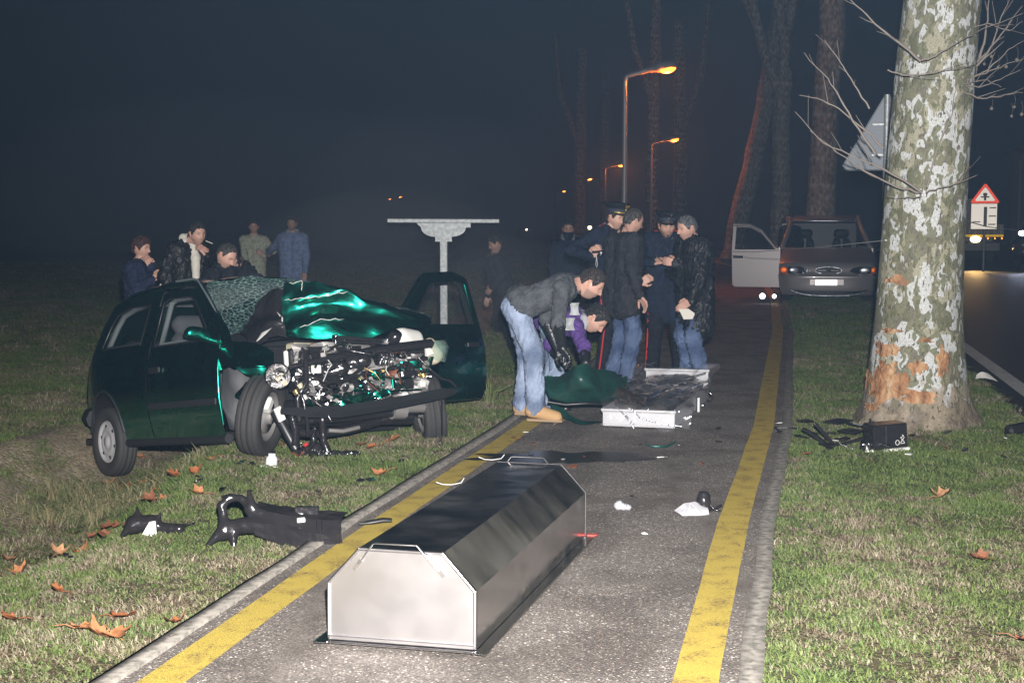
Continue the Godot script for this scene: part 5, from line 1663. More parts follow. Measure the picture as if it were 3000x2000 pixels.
func people() -> void:
	M.weave = noise_tex(256, 0.06, [], 71, 0, 4)
	M.mottle = noise_tex(256, 0.02, [[0.2, Color(0.78, 0.78, 0.78)], [0.5, Color(0.93, 0.93, 0.93)], [0.8, Color(1, 1, 1)]], 72, 0, 5)
	M.hair_streaks = noise_tex(256, 0.05, [[0.25, Color(0.35, 0.35, 0.35)], [0.5, Color(0.8, 0.8, 0.8)], [0.75, Color(1, 1, 1)]], 76, 0, 4)
	M.skin = mat(Color(1, 1, 1), 0.5, 0.0, {"vertex_color_use_as_albedo": true, "metallic_specular": 0.4})
	M.leather = mat(lin(0.012, 0.013, 0.013), 0.33, 0.0, {"heightmap_enabled": true, "heightmap_texture": M.weave, "heightmap_scale": 0.4, "uv1_triplanar": true, "uv1_scale": Vector3.ONE * 3.0})
	M.gold = mat(lin(0.5, 0.36, 0.08), 0.35, 0.7)
	M.cap_band = mat(lin(0.016, 0.02, 0.035), 0.8)
	M.navy = cloth(lin(0.011, 0.016, 0.032))
	M.dark_cloth = cloth(lin(0.014, 0.016, 0.022))
	M.black_leather = cloth(lin(0.014, 0.014, 0.016), 0.42, 0.5)
	M.charcoal = cloth(lin(0.026, 0.026, 0.03), 0.85, 0.8)
	M.jeans = cloth(lin(0.10, 0.14, 0.235), 0.9, 0.4, 6.0, {"albedo_texture": noise_tex(256, 0.012, [[0.25, Color(0.6, 0.62, 0.68)], [0.55, Color(0.85, 0.86, 0.88)], [0.8, Color(1, 1, 1)]], 75, 0, 5)})
	M.pale_jeans = cloth(lin(0.25, 0.30, 0.40), 0.9, 0.4, 6.0, {"albedo_texture": noise_tex(256, 0.012, [[0.25, Color(0.55, 0.58, 0.64)], [0.55, Color(0.85, 0.86, 0.88)], [0.8, Color(1, 1, 1)]], 74, 0, 5)})
	M.boot = mat(lin(0.36, 0.22, 0.10), 0.85)
	M.sole = mat(lin(0.24, 0.17, 0.10), 0.8)
	M.shoe = mat(lin(0.012, 0.011, 0.011), 0.35)
	M.white_cloth = mat(lin(0.5, 0.48, 0.42), 0.85)
	M.red_cloth = mat(lin(0.42, 0.015, 0.02), 0.8)
	M.fur = cloth(lin(0.16, 0.12, 0.085), 0.95, 2.0)
	var skin := Color(0.42, 0.25, 0.19)
	var brown := Color(0.018, 0.012, 0.009)
	var black := Color(0.010, 0.009, 0.009)
	var t: Node3D
	# onlookers behind the wreck
	t = person("woman in a navy padded coat, one hand raised to her chin", Vector3(-4.101, -0.210, -16.000), {"p": Vector3(0.000, 0.832, 0.000), "n": Vector3(0.000, 1.342, 0.000), "hd": Vector3(0.032, 1.494, 0.000), "s0": Vector3(-0.033, 1.280, 0.187), "q0": Vector3(-0.015, 0.822, 0.084), "k0": Vector3(0.073, 0.449, 0.112), "a0": Vector3(-0.019, 0.075, 0.108), "t0": Vector3(0.140, 0.035, 0.187), "e0": Vector3(0.032, 1.034, 0.293), "w0": Vector3(0.233, 1.172, 0.300), "h0": Vector3(0.315, 1.229, 0.303), "s1": Vector3(0.033, 1.280, -0.187), "q1": Vector3(0.015, 0.822, -0.084), "k1": Vector3(0.106, 0.449, -0.080), "a1": Vector3(0.019, 0.075, -0.108), "t1": Vector3(0.195, 0.035, -0.128), "e1": Vector3(0.138, 1.218, 0.059), "w1": Vector3(0.202, 1.298, 0.280), "h1": Vector3(0.166, 1.391, 0.290), "look": Vector3(0.938, -0.101, 0.333), "up": Vector3(0.000, 1.000, 0.000)}, {"skin": skin, "hair": Color(0.035, 0.010, 0.008), "jacket": cloth(lin(0.018, 0.024, 0.055), 0.8, 1.2), "trousers": M.dark_cloth, "shoes": M.shoe, "stubble": 0.0, "bulk": 1.12, "hem": 0.25, "thick": 0.02, "line": -0.1, "curl1": 1.2, "palm1": Vector3(-0.5, 0.1, -0.6), "group": "onlookers behind the wrecked car", "fold": 0.012})
	var g := soup()
	var w: Vector3 = Vector3(0, 1.28, -0.10)
	nets([[w + Vector3(-0.16, -0.02, 0.02), w + Vector3(-0.05, 0.0, -0.06), 0.05, 0.06], [w + Vector3(-0.05, 0.0, -0.06), w + Vector3(0.08, -0.01, -0.02), 0.06, 0.045]], 0.014, 0.03, g, 0.018, 30.0)
	put("fur_hood", soup_mesh(g), cloth(lin(0.05, 0.042, 0.036), 0.95, 2.0), t)
	t = person("man smoking in a black leather jacket over a white shirt", Vector3(-3.445, -0.210, -15.500), {"p": Vector3(0.000, 0.981, 0.000), "n": Vector3(0.000, 1.582, 0.000), "hd": Vector3(0.124, 1.652, 0.100), "s0": Vector3(-0.122, 1.508, 0.146), "q0": Vector3(-0.055, 0.971, 0.065), "k0": Vector3(-0.010, 0.523, 0.119), "a0": Vector3(-0.071, 0.075, 0.084), "t0": Vector3(0.027, 0.035, 0.232), "e0": Vector3(-0.240, 1.207, 0.123), "w0": Vector3(-0.109, 0.953, 0.100), "h0": Vector3(-0.063, 0.864, 0.092), "s1": Vector3(0.122, 1.508, -0.146), "q1": Vector3(0.055, 0.971, -0.065), "k1": Vector3(0.116, 0.523, -0.030), "a1": Vector3(0.071, 0.075, -0.084), "t1": Vector3(0.233, 0.035, -0.013), "e1": Vector3(0.311, 1.405, 0.097), "w1": Vector3(0.280, 1.438, 0.380), "h1": Vector3(0.220, 1.518, 0.380), "look": Vector3(0.623, -0.121, 0.773), "up": Vector3(0.000, 1.000, 0.000)}, {"skin": skin, "hair": black, "jacket": M.black_leather, "trousers": M.dark_cloth, "shoes": M.shoe, "hem": 0.1, "curl1": 0.7, "palm1": Vector3(-0.7, 0.0, -0.5), "group": "onlookers behind the wrecked car", "collar": true, "shirt": true, "collar_mat": M.white_cloth, "fold": 0.012, "thick": 0.012})
	t = person("man in a dark jacket bending down over the wreck", Vector3(-2.981, -0.250, -14.300), {"p": Vector3(0.000, 0.954, 0.000), "n": Vector3(0.300, 1.430, 0.160), "hd": Vector3(0.244, 1.496, 0.350), "s0": Vector3(0.174, 1.372, 0.308), "q0": Vector3(-0.040, 0.944, 0.075), "k0": Vector3(0.020, 0.510, 0.121), "a0": Vector3(-0.052, 0.075, 0.097), "t0": Vector3(0.075, 0.035, 0.221), "e0": Vector3(0.058, 1.234, 0.567), "w0": Vector3(0.291, 1.084, 0.600), "h0": Vector3(0.374, 1.030, 0.612), "s1": Vector3(0.352, 1.372, -0.028), "q1": Vector3(0.040, 0.944, -0.075), "k1": Vector3(0.111, 0.510, -0.051), "a1": Vector3(0.052, 0.075, -0.097), "t1": Vector3(0.225, 0.035, -0.061), "e1": Vector3(0.578, 1.160, 0.031), "w1": Vector3(0.505, 1.144, 0.300), "h1": Vector3(0.479, 1.138, 0.396), "look": Vector3(0.721, -0.551, 0.421), "up": Vector3(0.450, 0.850, 0.100)}, {"skin": skin, "hair": Color(0.03, 0.028, 0.026), "jacket": M.dark_cloth, "trousers": M.dark_cloth, "shoes": M.shoe, "group": "onlookers behind the wrecked car", "bald": 0.35, "thick": 0.008, "fold": 0.012})
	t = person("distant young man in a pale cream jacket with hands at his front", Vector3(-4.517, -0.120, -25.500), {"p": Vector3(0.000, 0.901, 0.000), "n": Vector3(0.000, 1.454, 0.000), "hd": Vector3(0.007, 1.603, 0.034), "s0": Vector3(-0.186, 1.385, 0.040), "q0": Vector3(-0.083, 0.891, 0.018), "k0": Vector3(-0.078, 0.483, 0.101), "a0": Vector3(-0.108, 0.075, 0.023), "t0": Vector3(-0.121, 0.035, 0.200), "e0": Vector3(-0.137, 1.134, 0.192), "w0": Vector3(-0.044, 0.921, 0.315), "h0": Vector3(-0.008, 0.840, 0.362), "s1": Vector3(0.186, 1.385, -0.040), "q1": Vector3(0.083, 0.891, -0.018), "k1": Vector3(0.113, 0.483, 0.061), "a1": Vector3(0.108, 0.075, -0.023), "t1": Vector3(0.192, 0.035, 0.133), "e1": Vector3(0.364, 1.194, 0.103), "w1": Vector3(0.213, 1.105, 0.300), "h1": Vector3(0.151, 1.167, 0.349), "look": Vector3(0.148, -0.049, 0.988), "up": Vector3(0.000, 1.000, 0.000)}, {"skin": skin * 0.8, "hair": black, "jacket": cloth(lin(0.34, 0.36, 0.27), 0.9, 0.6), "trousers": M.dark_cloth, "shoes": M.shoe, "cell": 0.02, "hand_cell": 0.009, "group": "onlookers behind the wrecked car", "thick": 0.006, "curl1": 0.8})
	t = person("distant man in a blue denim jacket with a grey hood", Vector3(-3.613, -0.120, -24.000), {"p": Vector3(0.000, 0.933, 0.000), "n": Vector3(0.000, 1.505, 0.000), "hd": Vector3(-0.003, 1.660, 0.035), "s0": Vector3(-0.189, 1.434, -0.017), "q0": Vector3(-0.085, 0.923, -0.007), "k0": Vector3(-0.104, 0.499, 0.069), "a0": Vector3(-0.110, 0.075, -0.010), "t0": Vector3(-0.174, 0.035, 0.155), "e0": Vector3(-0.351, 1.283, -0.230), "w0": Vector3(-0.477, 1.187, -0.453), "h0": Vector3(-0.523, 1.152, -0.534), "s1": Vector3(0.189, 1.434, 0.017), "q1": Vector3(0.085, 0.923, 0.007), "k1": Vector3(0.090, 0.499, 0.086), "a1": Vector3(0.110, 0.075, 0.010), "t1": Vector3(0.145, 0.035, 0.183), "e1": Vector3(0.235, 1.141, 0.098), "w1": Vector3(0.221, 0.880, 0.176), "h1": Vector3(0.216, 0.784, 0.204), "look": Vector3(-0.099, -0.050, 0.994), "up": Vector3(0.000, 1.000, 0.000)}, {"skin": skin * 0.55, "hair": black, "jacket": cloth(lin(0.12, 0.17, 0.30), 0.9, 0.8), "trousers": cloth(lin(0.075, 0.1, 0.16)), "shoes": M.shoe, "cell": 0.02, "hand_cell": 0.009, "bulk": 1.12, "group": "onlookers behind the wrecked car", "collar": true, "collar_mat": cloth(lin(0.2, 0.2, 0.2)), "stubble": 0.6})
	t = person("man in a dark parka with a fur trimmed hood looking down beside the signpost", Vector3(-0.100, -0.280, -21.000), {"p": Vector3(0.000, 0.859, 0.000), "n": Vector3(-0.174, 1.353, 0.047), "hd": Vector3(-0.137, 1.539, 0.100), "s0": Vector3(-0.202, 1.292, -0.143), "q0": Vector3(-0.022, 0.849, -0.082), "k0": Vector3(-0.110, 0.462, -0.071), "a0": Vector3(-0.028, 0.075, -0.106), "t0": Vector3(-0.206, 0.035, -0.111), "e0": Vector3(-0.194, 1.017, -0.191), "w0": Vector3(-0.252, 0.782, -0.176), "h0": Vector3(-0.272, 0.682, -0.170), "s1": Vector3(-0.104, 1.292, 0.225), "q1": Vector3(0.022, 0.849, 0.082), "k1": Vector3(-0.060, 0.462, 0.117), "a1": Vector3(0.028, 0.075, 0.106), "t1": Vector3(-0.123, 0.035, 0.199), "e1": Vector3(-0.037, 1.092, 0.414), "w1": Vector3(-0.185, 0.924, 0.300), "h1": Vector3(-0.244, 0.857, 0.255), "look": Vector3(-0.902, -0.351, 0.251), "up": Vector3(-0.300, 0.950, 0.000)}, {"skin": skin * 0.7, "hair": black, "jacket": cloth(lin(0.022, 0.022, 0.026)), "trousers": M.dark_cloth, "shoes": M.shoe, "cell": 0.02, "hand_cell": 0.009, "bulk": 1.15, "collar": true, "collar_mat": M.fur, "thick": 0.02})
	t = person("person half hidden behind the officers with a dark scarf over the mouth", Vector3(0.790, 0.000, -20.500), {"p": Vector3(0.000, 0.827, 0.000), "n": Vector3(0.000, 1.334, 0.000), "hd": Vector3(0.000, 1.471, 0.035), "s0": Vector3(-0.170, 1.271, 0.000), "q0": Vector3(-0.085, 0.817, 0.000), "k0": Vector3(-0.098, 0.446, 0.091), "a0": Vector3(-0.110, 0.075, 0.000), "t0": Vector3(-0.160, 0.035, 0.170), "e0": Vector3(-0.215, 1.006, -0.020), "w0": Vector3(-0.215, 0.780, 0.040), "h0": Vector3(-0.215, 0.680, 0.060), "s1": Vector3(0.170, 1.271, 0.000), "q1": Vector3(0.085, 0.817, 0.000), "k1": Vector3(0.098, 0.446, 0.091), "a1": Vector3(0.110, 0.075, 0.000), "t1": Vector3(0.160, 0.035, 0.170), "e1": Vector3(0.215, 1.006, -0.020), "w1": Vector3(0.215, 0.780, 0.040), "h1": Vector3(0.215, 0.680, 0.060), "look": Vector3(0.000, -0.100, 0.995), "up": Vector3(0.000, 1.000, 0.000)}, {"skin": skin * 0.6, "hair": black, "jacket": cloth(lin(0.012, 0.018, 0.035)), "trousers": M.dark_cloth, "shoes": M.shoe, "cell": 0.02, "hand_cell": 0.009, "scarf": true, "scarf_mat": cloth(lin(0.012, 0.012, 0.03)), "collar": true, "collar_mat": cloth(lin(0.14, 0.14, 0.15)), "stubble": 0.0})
	# group on the path
	t = person("officer in a gold braided cap holding a small silver camera", Vector3(0.988, 0.000, -14.900), {"p": Vector3(0.000, 0.943, 0.000), "n": Vector3(0.000, 1.522, 0.000), "hd": Vector3(0.070, 1.614, 0.050), "s0": Vector3(-0.117, 1.451, 0.150), "q0": Vector3(-0.052, 0.933, 0.067), "k0": Vector3(-0.006, 0.507, 0.148), "a0": Vector3(-0.062, 0.075, 0.150), "t0": Vector3(0.041, 0.035, 0.294), "e0": Vector3(-0.379, 1.292, 0.205), "w0": Vector3(-0.196, 1.225, 0.400), "h0": Vector3(-0.146, 1.309, 0.422), "s1": Vector3(0.117, 1.451, -0.150), "q1": Vector3(0.052, 0.933, -0.067), "k1": Vector3(0.098, 0.502, -0.107), "a1": Vector3(0.074, 0.075, -0.200), "t1": Vector3(0.239, 0.035, -0.135), "e1": Vector3(0.357, 1.301, -0.279), "w1": Vector3(0.195, 1.168, -0.100), "h1": Vector3(0.136, 1.120, -0.035), "look": Vector3(0.722, -0.201, 0.662), "up": Vector3(0.100, 0.980, 0.050)}, {"skin": skin * 1.1, "hair": brown, "jacket": M.navy, "trousers": cloth(lin(0.012, 0.014, 0.02)), "shoes": M.shoe, "hem": 0.2, "bulk": 1.08, "cap": true, "gold": true, "cap_mat": cloth(lin(0.008, 0.009, 0.013)), "curl0": 1.0, "palm0": Vector3(0.4, -0.1, -0.8), "group": "people talking on the path"})
	uniform(t, Vector3(0.988, 0.000, -14.900), {"p": Vector3(0.000, 0.943, 0.000), "n": Vector3(0.000, 1.522, 0.000), "hd": Vector3(0.070, 1.614, 0.050), "s0": Vector3(-0.117, 1.451, 0.150), "q0": Vector3(-0.052, 0.933, 0.067), "k0": Vector3(-0.006, 0.507, 0.148), "a0": Vector3(-0.062, 0.075, 0.150), "t0": Vector3(0.041, 0.035, 0.294), "e0": Vector3(-0.379, 1.292, 0.205), "w0": Vector3(-0.196, 1.225, 0.400), "h0": Vector3(-0.146, 1.309, 0.422), "s1": Vector3(0.117, 1.451, -0.150), "q1": Vector3(0.052, 0.933, -0.067), "k1": Vector3(0.098, 0.502, -0.107), "a1": Vector3(0.074, 0.075, -0.200), "t1": Vector3(0.239, 0.035, -0.135), "e1": Vector3(0.357, 1.301, -0.279), "w1": Vector3(0.195, 1.168, -0.100), "h1": Vector3(0.136, 1.120, -0.035), "look": Vector3(0.722, -0.201, 0.662), "up": Vector3(0.100, 0.980, 0.050)}, true)
	t = person("officer facing us in a peaked cap and red striped black trousers", Vector3(1.581, 0.000, -14.950), {"p": Vector3(0.000, 0.901, 0.000), "n": Vector3(0.000, 1.454, 0.000), "hd": Vector3(-0.001, 1.526, 0.100), "s0": Vector3(-0.190, 1.385, -0.007), "q0": Vector3(-0.085, 0.891, -0.003), "k0": Vector3(-0.112, 0.483, 0.078), "a0": Vector3(-0.134, 0.075, 0.000), "t0": Vector3(-0.190, 0.035, 0.168), "e0": Vector3(-0.318, 1.195, 0.182), "w0": Vector3(-0.173, 1.163, 0.400), "h0": Vector3(-0.084, 1.193, 0.435), "s1": Vector3(0.190, 1.385, 0.007), "q1": Vector3(0.085, 0.891, 0.003), "k1": Vector3(0.120, 0.478, 0.046), "a1": Vector3(0.160, 0.075, -0.050), "t1": Vector3(0.204, 0.035, 0.122), "e1": Vector3(0.236, 1.096, -0.012), "w1": Vector3(0.233, 0.850, 0.048), "h1": Vector3(0.233, 0.750, 0.068), "look": Vector3(0.049, -0.177, 0.983), "up": Vector3(0.000, 1.000, 0.000)}, {"skin": skin, "hair": black, "jacket": M.navy, "trousers": cloth(lin(0.011, 0.012, 0.018)), "shoes": M.shoe, "hem": 0.26, "bulk": 1.05, "cap": true, "cap_mat": cloth(lin(0.008, 0.009, 0.013)), "goatee": 0.9, "stubble": 0.5, "curl0": 0.7, "palm0": Vector3(0.2, -0.6, -0.5), "group": "people talking on the path"})
	uniform(t, Vector3(1.581, 0.000, -14.950), {"p": Vector3(0.000, 0.901, 0.000), "n": Vector3(0.000, 1.454, 0.000), "hd": Vector3(-0.001, 1.526, 0.100), "s0": Vector3(-0.190, 1.385, -0.007), "q0": Vector3(-0.085, 0.891, -0.003), "k0": Vector3(-0.112, 0.483, 0.078), "a0": Vector3(-0.134, 0.075, 0.000), "t0": Vector3(-0.190, 0.035, 0.168), "e0": Vector3(-0.318, 1.195, 0.182), "w0": Vector3(-0.173, 1.163, 0.400), "h0": Vector3(-0.084, 1.193, 0.435), "s1": Vector3(0.190, 1.385, 0.007), "q1": Vector3(0.085, 0.891, 0.003), "k1": Vector3(0.120, 0.478, 0.046), "a1": Vector3(0.160, 0.075, -0.050), "t1": Vector3(0.204, 0.035, 0.122), "e1": Vector3(0.236, 1.096, -0.012), "w1": Vector3(0.233, 0.850, 0.048), "h1": Vector3(0.233, 0.750, 0.068), "look": Vector3(0.049, -0.177, 0.983), "up": Vector3(0.000, 1.000, 0.000)}, false)
	t = person("man in a black jacket and jeans seen from behind, balding", Vector3(1.090, 0.000, -14.250), {"p": Vector3(0.000, 0.901, 0.000), "n": Vector3(0.000, 1.454, 0.000), "hd": Vector3(0.087, 1.578, 0.100), "s0": Vector3(0.089, 1.385, 0.168), "q0": Vector3(0.040, 0.891, 0.075), "k0": Vector3(0.096, 0.478, 0.078), "a0": Vector3(0.021, 0.075, 0.150), "t0": Vector3(0.195, 0.035, 0.114), "e0": Vector3(0.061, 1.115, 0.288), "w0": Vector3(0.137, 0.863, 0.300), "h0": Vector3(0.192, 0.780, 0.311), "s1": Vector3(-0.089, 1.385, -0.168), "q1": Vector3(-0.040, 0.891, -0.075), "k1": Vector3(-0.000, 0.483, -0.146), "a1": Vector3(-0.086, 0.075, -0.150), "t1": Vector3(0.041, 0.035, -0.274), "e1": Vector3(0.052, 1.160, -0.035), "w1": Vector3(0.156, 0.980, 0.127), "h1": Vector3(0.239, 1.033, 0.142), "look": Vector3(0.866, -0.325, -0.379), "up": Vector3(0.150, 0.980, 0.000)}, {"skin": skin, "hair": Color(0.04, 0.036, 0.032), "jacket": M.charcoal, "trousers": M.jeans, "shoes": M.shoe, "hem": 0.14, "bulk": 1.12, "bald": 0.55, "thick": 0.006, "curl0": 0.6, "curl1": 1.1, "palm0": Vector3(-0.6, -0.2, 0.4), "group": "people talking on the path", "fold": 0.011})
	t = person("grey haired man in a black leather jacket and jeans holding white papers", Vector3(1.790, 0.000, -14.200), {"p": Vector3(0.000, 0.874, 0.000), "n": Vector3(-0.030, 1.410, 0.012), "hd": Vector3(-0.094, 1.511, 0.050), "s0": Vector3(-0.097, 1.344, -0.166), "q0": Vector3(-0.032, 0.864, -0.079), "k0": Vector3(-0.112, 0.469, -0.057), "a0": Vector3(-0.032, 0.075, -0.100), "t0": Vector3(-0.208, 0.035, -0.083), "e0": Vector3(-0.188, 1.080, -0.240), "w0": Vector3(-0.195, 1.168, 0.000), "h0": Vector3(-0.291, 1.195, 0.011), "s1": Vector3(0.045, 1.344, 0.187), "q1": Vector3(0.032, 0.864, 0.079), "k1": Vector3(-0.031, 0.471, 0.144), "a1": Vector3(0.052, 0.075, 0.150), "t1": Vector3(-0.087, 0.035, 0.260), "e1": Vector3(0.011, 1.060, 0.224), "w1": Vector3(-0.068, 0.817, 0.243), "h1": Vector3(-0.152, 0.770, 0.270), "look": Vector3(-0.880, -0.220, 0.420), "up": Vector3(-0.120, 0.980, 0.100)}, {"skin": skin, "hair": Color(0.075, 0.08, 0.085), "jacket": M.black_leather, "trousers": M.jeans, "shoes": M.shoe, "hem": 0.3, "bulk": 1.18, "curl0": 0.9, "curl1": 0.5, "palm0": Vector3(0.3, -0.2, 0.9), "palm1": Vector3(0.1, -0.4, -0.8), "group": "people talking on the path", "fold": 0.013})
	t = person("man in a grey sweater and faded jeans bending over with long black gloves", Vector3(0.169, 0.000, -11.450), {"p": Vector3(-0.155, 0.928, 0.000), "n": Vector3(0.357, 1.087, 0.030), "hd": Vector3(0.452, 1.087, 0.050), "s0": Vector3(0.220, 1.062, 0.230), "s1": Vector3(0.281, 1.066, -0.210), "e0": Vector3(0.182, 0.797, 0.300), "w0": Vector3(0.214, 0.616, 0.450), "h0": Vector3(0.299, 0.498, 0.470), "e1": Vector3(0.100, 0.804, -0.050), "w1": Vector3(0.201, 0.559, 0.030), "h1": Vector3(0.282, 0.454, 0.090), "q0": Vector3(-0.145, 0.905, 0.090), "q1": Vector3(-0.134, 0.901, -0.110), "k0": Vector3(0.000, 0.564, 0.170), "a0": Vector3(0.015, 0.128, 0.120), "t0": Vector3(0.181, 0.052, 0.170), "k1": Vector3(-0.044, 0.511, -0.150), "a1": Vector3(-0.082, 0.115, -0.150), "t1": Vector3(0.026, 0.065, -0.100), "look": Vector3(0.804, -0.583, 0.121), "up": Vector3(0.621, 0.782, 0.050)}, {"skin": skin, "hair": brown, "jacket": cloth(lin(0.070, 0.075, 0.083), 0.95, 0.9), "top": "sweater", "trousers": M.pale_jeans, "shoes": M.boot, "gloves": true, "gauntlet": 0.85, "hem": -0.08, "bulk": 0.98, "cuff": 0.076, "stubble": 0.5, "boot": 0.05, "thick": 0.010, "curl0": 0.8, "curl1": 0.8, "palm0": Vector3(-0.6, -0.5, 0.2), "cell": 0.012, "hand_cell": 0.006, "no_shoes": false})
	t = person("man in a purple sweater with white patches bending beside the grey sweater", Vector3(0.338, 0.000, -12.200), {"p": Vector3(-0.028, 0.794, -0.420), "n": Vector3(0.237, 0.753, 0.050), "hd": Vector3(0.358, 0.764, 0.100), "s0": Vector3(0.188, 0.701, 0.180), "s1": Vector3(0.190, 0.737, -0.200), "e0": Vector3(0.247, 0.552, 0.380), "w0": Vector3(0.255, 0.450, 0.580), "h0": Vector3(0.233, 0.384, 0.620), "e1": Vector3(-0.015, 0.544, -0.050), "w1": Vector3(0.060, 0.430, 0.150), "h1": Vector3(0.127, 0.401, 0.300), "q0": Vector3(-0.030, 0.753, -0.350), "q1": Vector3(-0.025, 0.763, -0.550), "k0": Vector3(0.068, 0.392, -0.100), "a0": Vector3(0.000, 0.062, 0.000), "t0": Vector3(0.114, 0.015, 0.100), "k1": Vector3(0.034, 0.388, -0.300), "a1": Vector3(-0.039, 0.063, -0.200), "t1": Vector3(0.067, 0.021, -0.150), "look": Vector3(0.578, -0.777, 0.249), "up": Vector3(0.804, 0.583, 0.121)}, {"skin": skin, "hair": black, "jacket": cloth(lin(0.105, 0.055, 0.225), 0.95, 0.6), "top": "sweater", "trousers": M.pale_jeans, "shoes": M.shoe, "gloves": true, "gauntlet": 0.45, "hem": 0.03, "bulk": 0.95, "stubble": 0.2, "thick": 0.010, "collar": true, "collar_mat": cloth(lin(0.3, 0.31, 0.33)), "cell": 0.012})
	# pale motifs knitted into the purple sweater
	for q in [Vector3(0.508, 0.863, -11.850), Vector3(0.469, 0.738, -11.850)]:
		var s := begin()
		var rows := []
		for a in 4:
			var row := []
			for b in 4: row.append(q - t.position + Vector3((b - 1.5) * 0.028 * (1.0 - 0.28 * sin(a * 1.05)), (1.5 - a) * 0.034, 0.012 * cos((b - 1.5) * 1.2)))
			rows.append(row)
		grid_sheet(s, rows, 3, 0.01, 5)
		put("knitted_motif", done(s), cloth(lin(0.34, 0.36, 0.36)), t)
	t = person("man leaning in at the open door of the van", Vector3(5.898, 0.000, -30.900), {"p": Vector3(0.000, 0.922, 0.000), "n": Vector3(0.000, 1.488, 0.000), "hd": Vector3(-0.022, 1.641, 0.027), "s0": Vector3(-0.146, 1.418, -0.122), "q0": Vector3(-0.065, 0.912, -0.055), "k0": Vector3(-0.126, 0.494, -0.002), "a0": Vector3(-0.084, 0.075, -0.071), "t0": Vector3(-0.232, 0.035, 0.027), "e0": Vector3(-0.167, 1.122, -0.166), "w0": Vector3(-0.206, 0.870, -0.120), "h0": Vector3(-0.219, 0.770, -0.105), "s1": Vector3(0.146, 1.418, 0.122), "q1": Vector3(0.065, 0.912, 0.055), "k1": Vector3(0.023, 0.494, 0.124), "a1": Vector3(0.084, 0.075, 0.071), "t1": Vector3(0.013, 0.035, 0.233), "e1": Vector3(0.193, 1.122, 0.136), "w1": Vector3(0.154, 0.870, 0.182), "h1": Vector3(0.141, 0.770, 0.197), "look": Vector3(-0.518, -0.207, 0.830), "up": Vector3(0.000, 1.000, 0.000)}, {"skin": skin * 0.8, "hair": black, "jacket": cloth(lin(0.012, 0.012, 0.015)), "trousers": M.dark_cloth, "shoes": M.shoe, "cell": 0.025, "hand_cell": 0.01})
	held_things()

func uniform(t: Node3D, at: Vector3, j: Dictionary, strap: bool) -> void:
	for k in ["0", "1"]:
		var other := "1" if k == "0" else "0"
		var side: Vector3 = ((j["q" + k] as Vector3) - j["q" + other]).normalized()
		var s := begin()
		var pts := []
		for q in 7:
			var f := q / 6.0
			var p: Vector3 = (j["q" + k] as Vector3).lerp(j["k" + k], f * 2.0) if f < 0.5 else (j["k" + k] as Vector3).lerp(j["a" + k], f * 2.0 - 1.0)
			pts.append(p + side * (lerpf(0.098, 0.078, f) - 0.011) + Vector3(0, 0, 0.02))
		tube(s, pts, 0.016, 6, true, 0.6)
		put("trouser_stripe", done(s), M.red_cloth, t)
		s = begin()
		var sh: Vector3 = j["s" + k]
		tube(s, [sh.lerp(j.n, 0.55) + Vector3(0, 0.062, 0), sh + Vector3(0, 0.066, 0) + side * 0.01], [0.016, 0.024], 6, true, 0.4)
		put("shoulder_tab", done(s), M.red_cloth, t)
		s = begin()
		for q in 3: ball(s, sh.lerp(j.n, 0.12 * q) + Vector3(0, 0.076, 0.01), Vector3.ONE * 0.007, Basis.IDENTITY, 6, 4)
		put("rank_star", done(s), M.chrome, t)
		s = begin()
		ball(s, (j.n as Vector3) + side * 0.05 + (j.look as Vector3) * 0.105 - Vector3(0, 0.03, 0), Vector3.ONE * 0.010, Basis.IDENTITY, 6, 4)
		put("collar_star", done(s), M.chrome, t)
	if strap:
		var s := begin()
		var f: Vector3 = j.look
		f.y = 0
		f = f.normalized()
		var c: Vector3 = (j.n + j.p) / 2.0
		tube(s, [(j.s0 as Vector3).lerp(j.n, 0.5) + f * 0.09 + Vector3(0, 0.02, 0), (j.s0 as Vector3).lerp(j.s1, 0.3) + f * 0.155 - Vector3(0, 0.12, 0), c + f * 0.17 + Vector3(0, 0.02, 0), c + f * 0.15 + (j.q1 - j.q0) * 0.5 - Vector3(0, 0.12, 0)], 0.017, 6, true, 0.35)
		put("cross_belt", done(s), mat(lin(0.1, 0.012, 0.02), 0.6), t)
		s = begin()
		box(s, (j.s0 as Vector3).lerp(j.s1, 0.28) + f * 0.165 - Vector3(0, 0.1, 0), Vector3(0.03, 0.014, 0.012), Basis.IDENTITY, 0.002)
		put("belt_buckle", done(s), M.chrome, t)

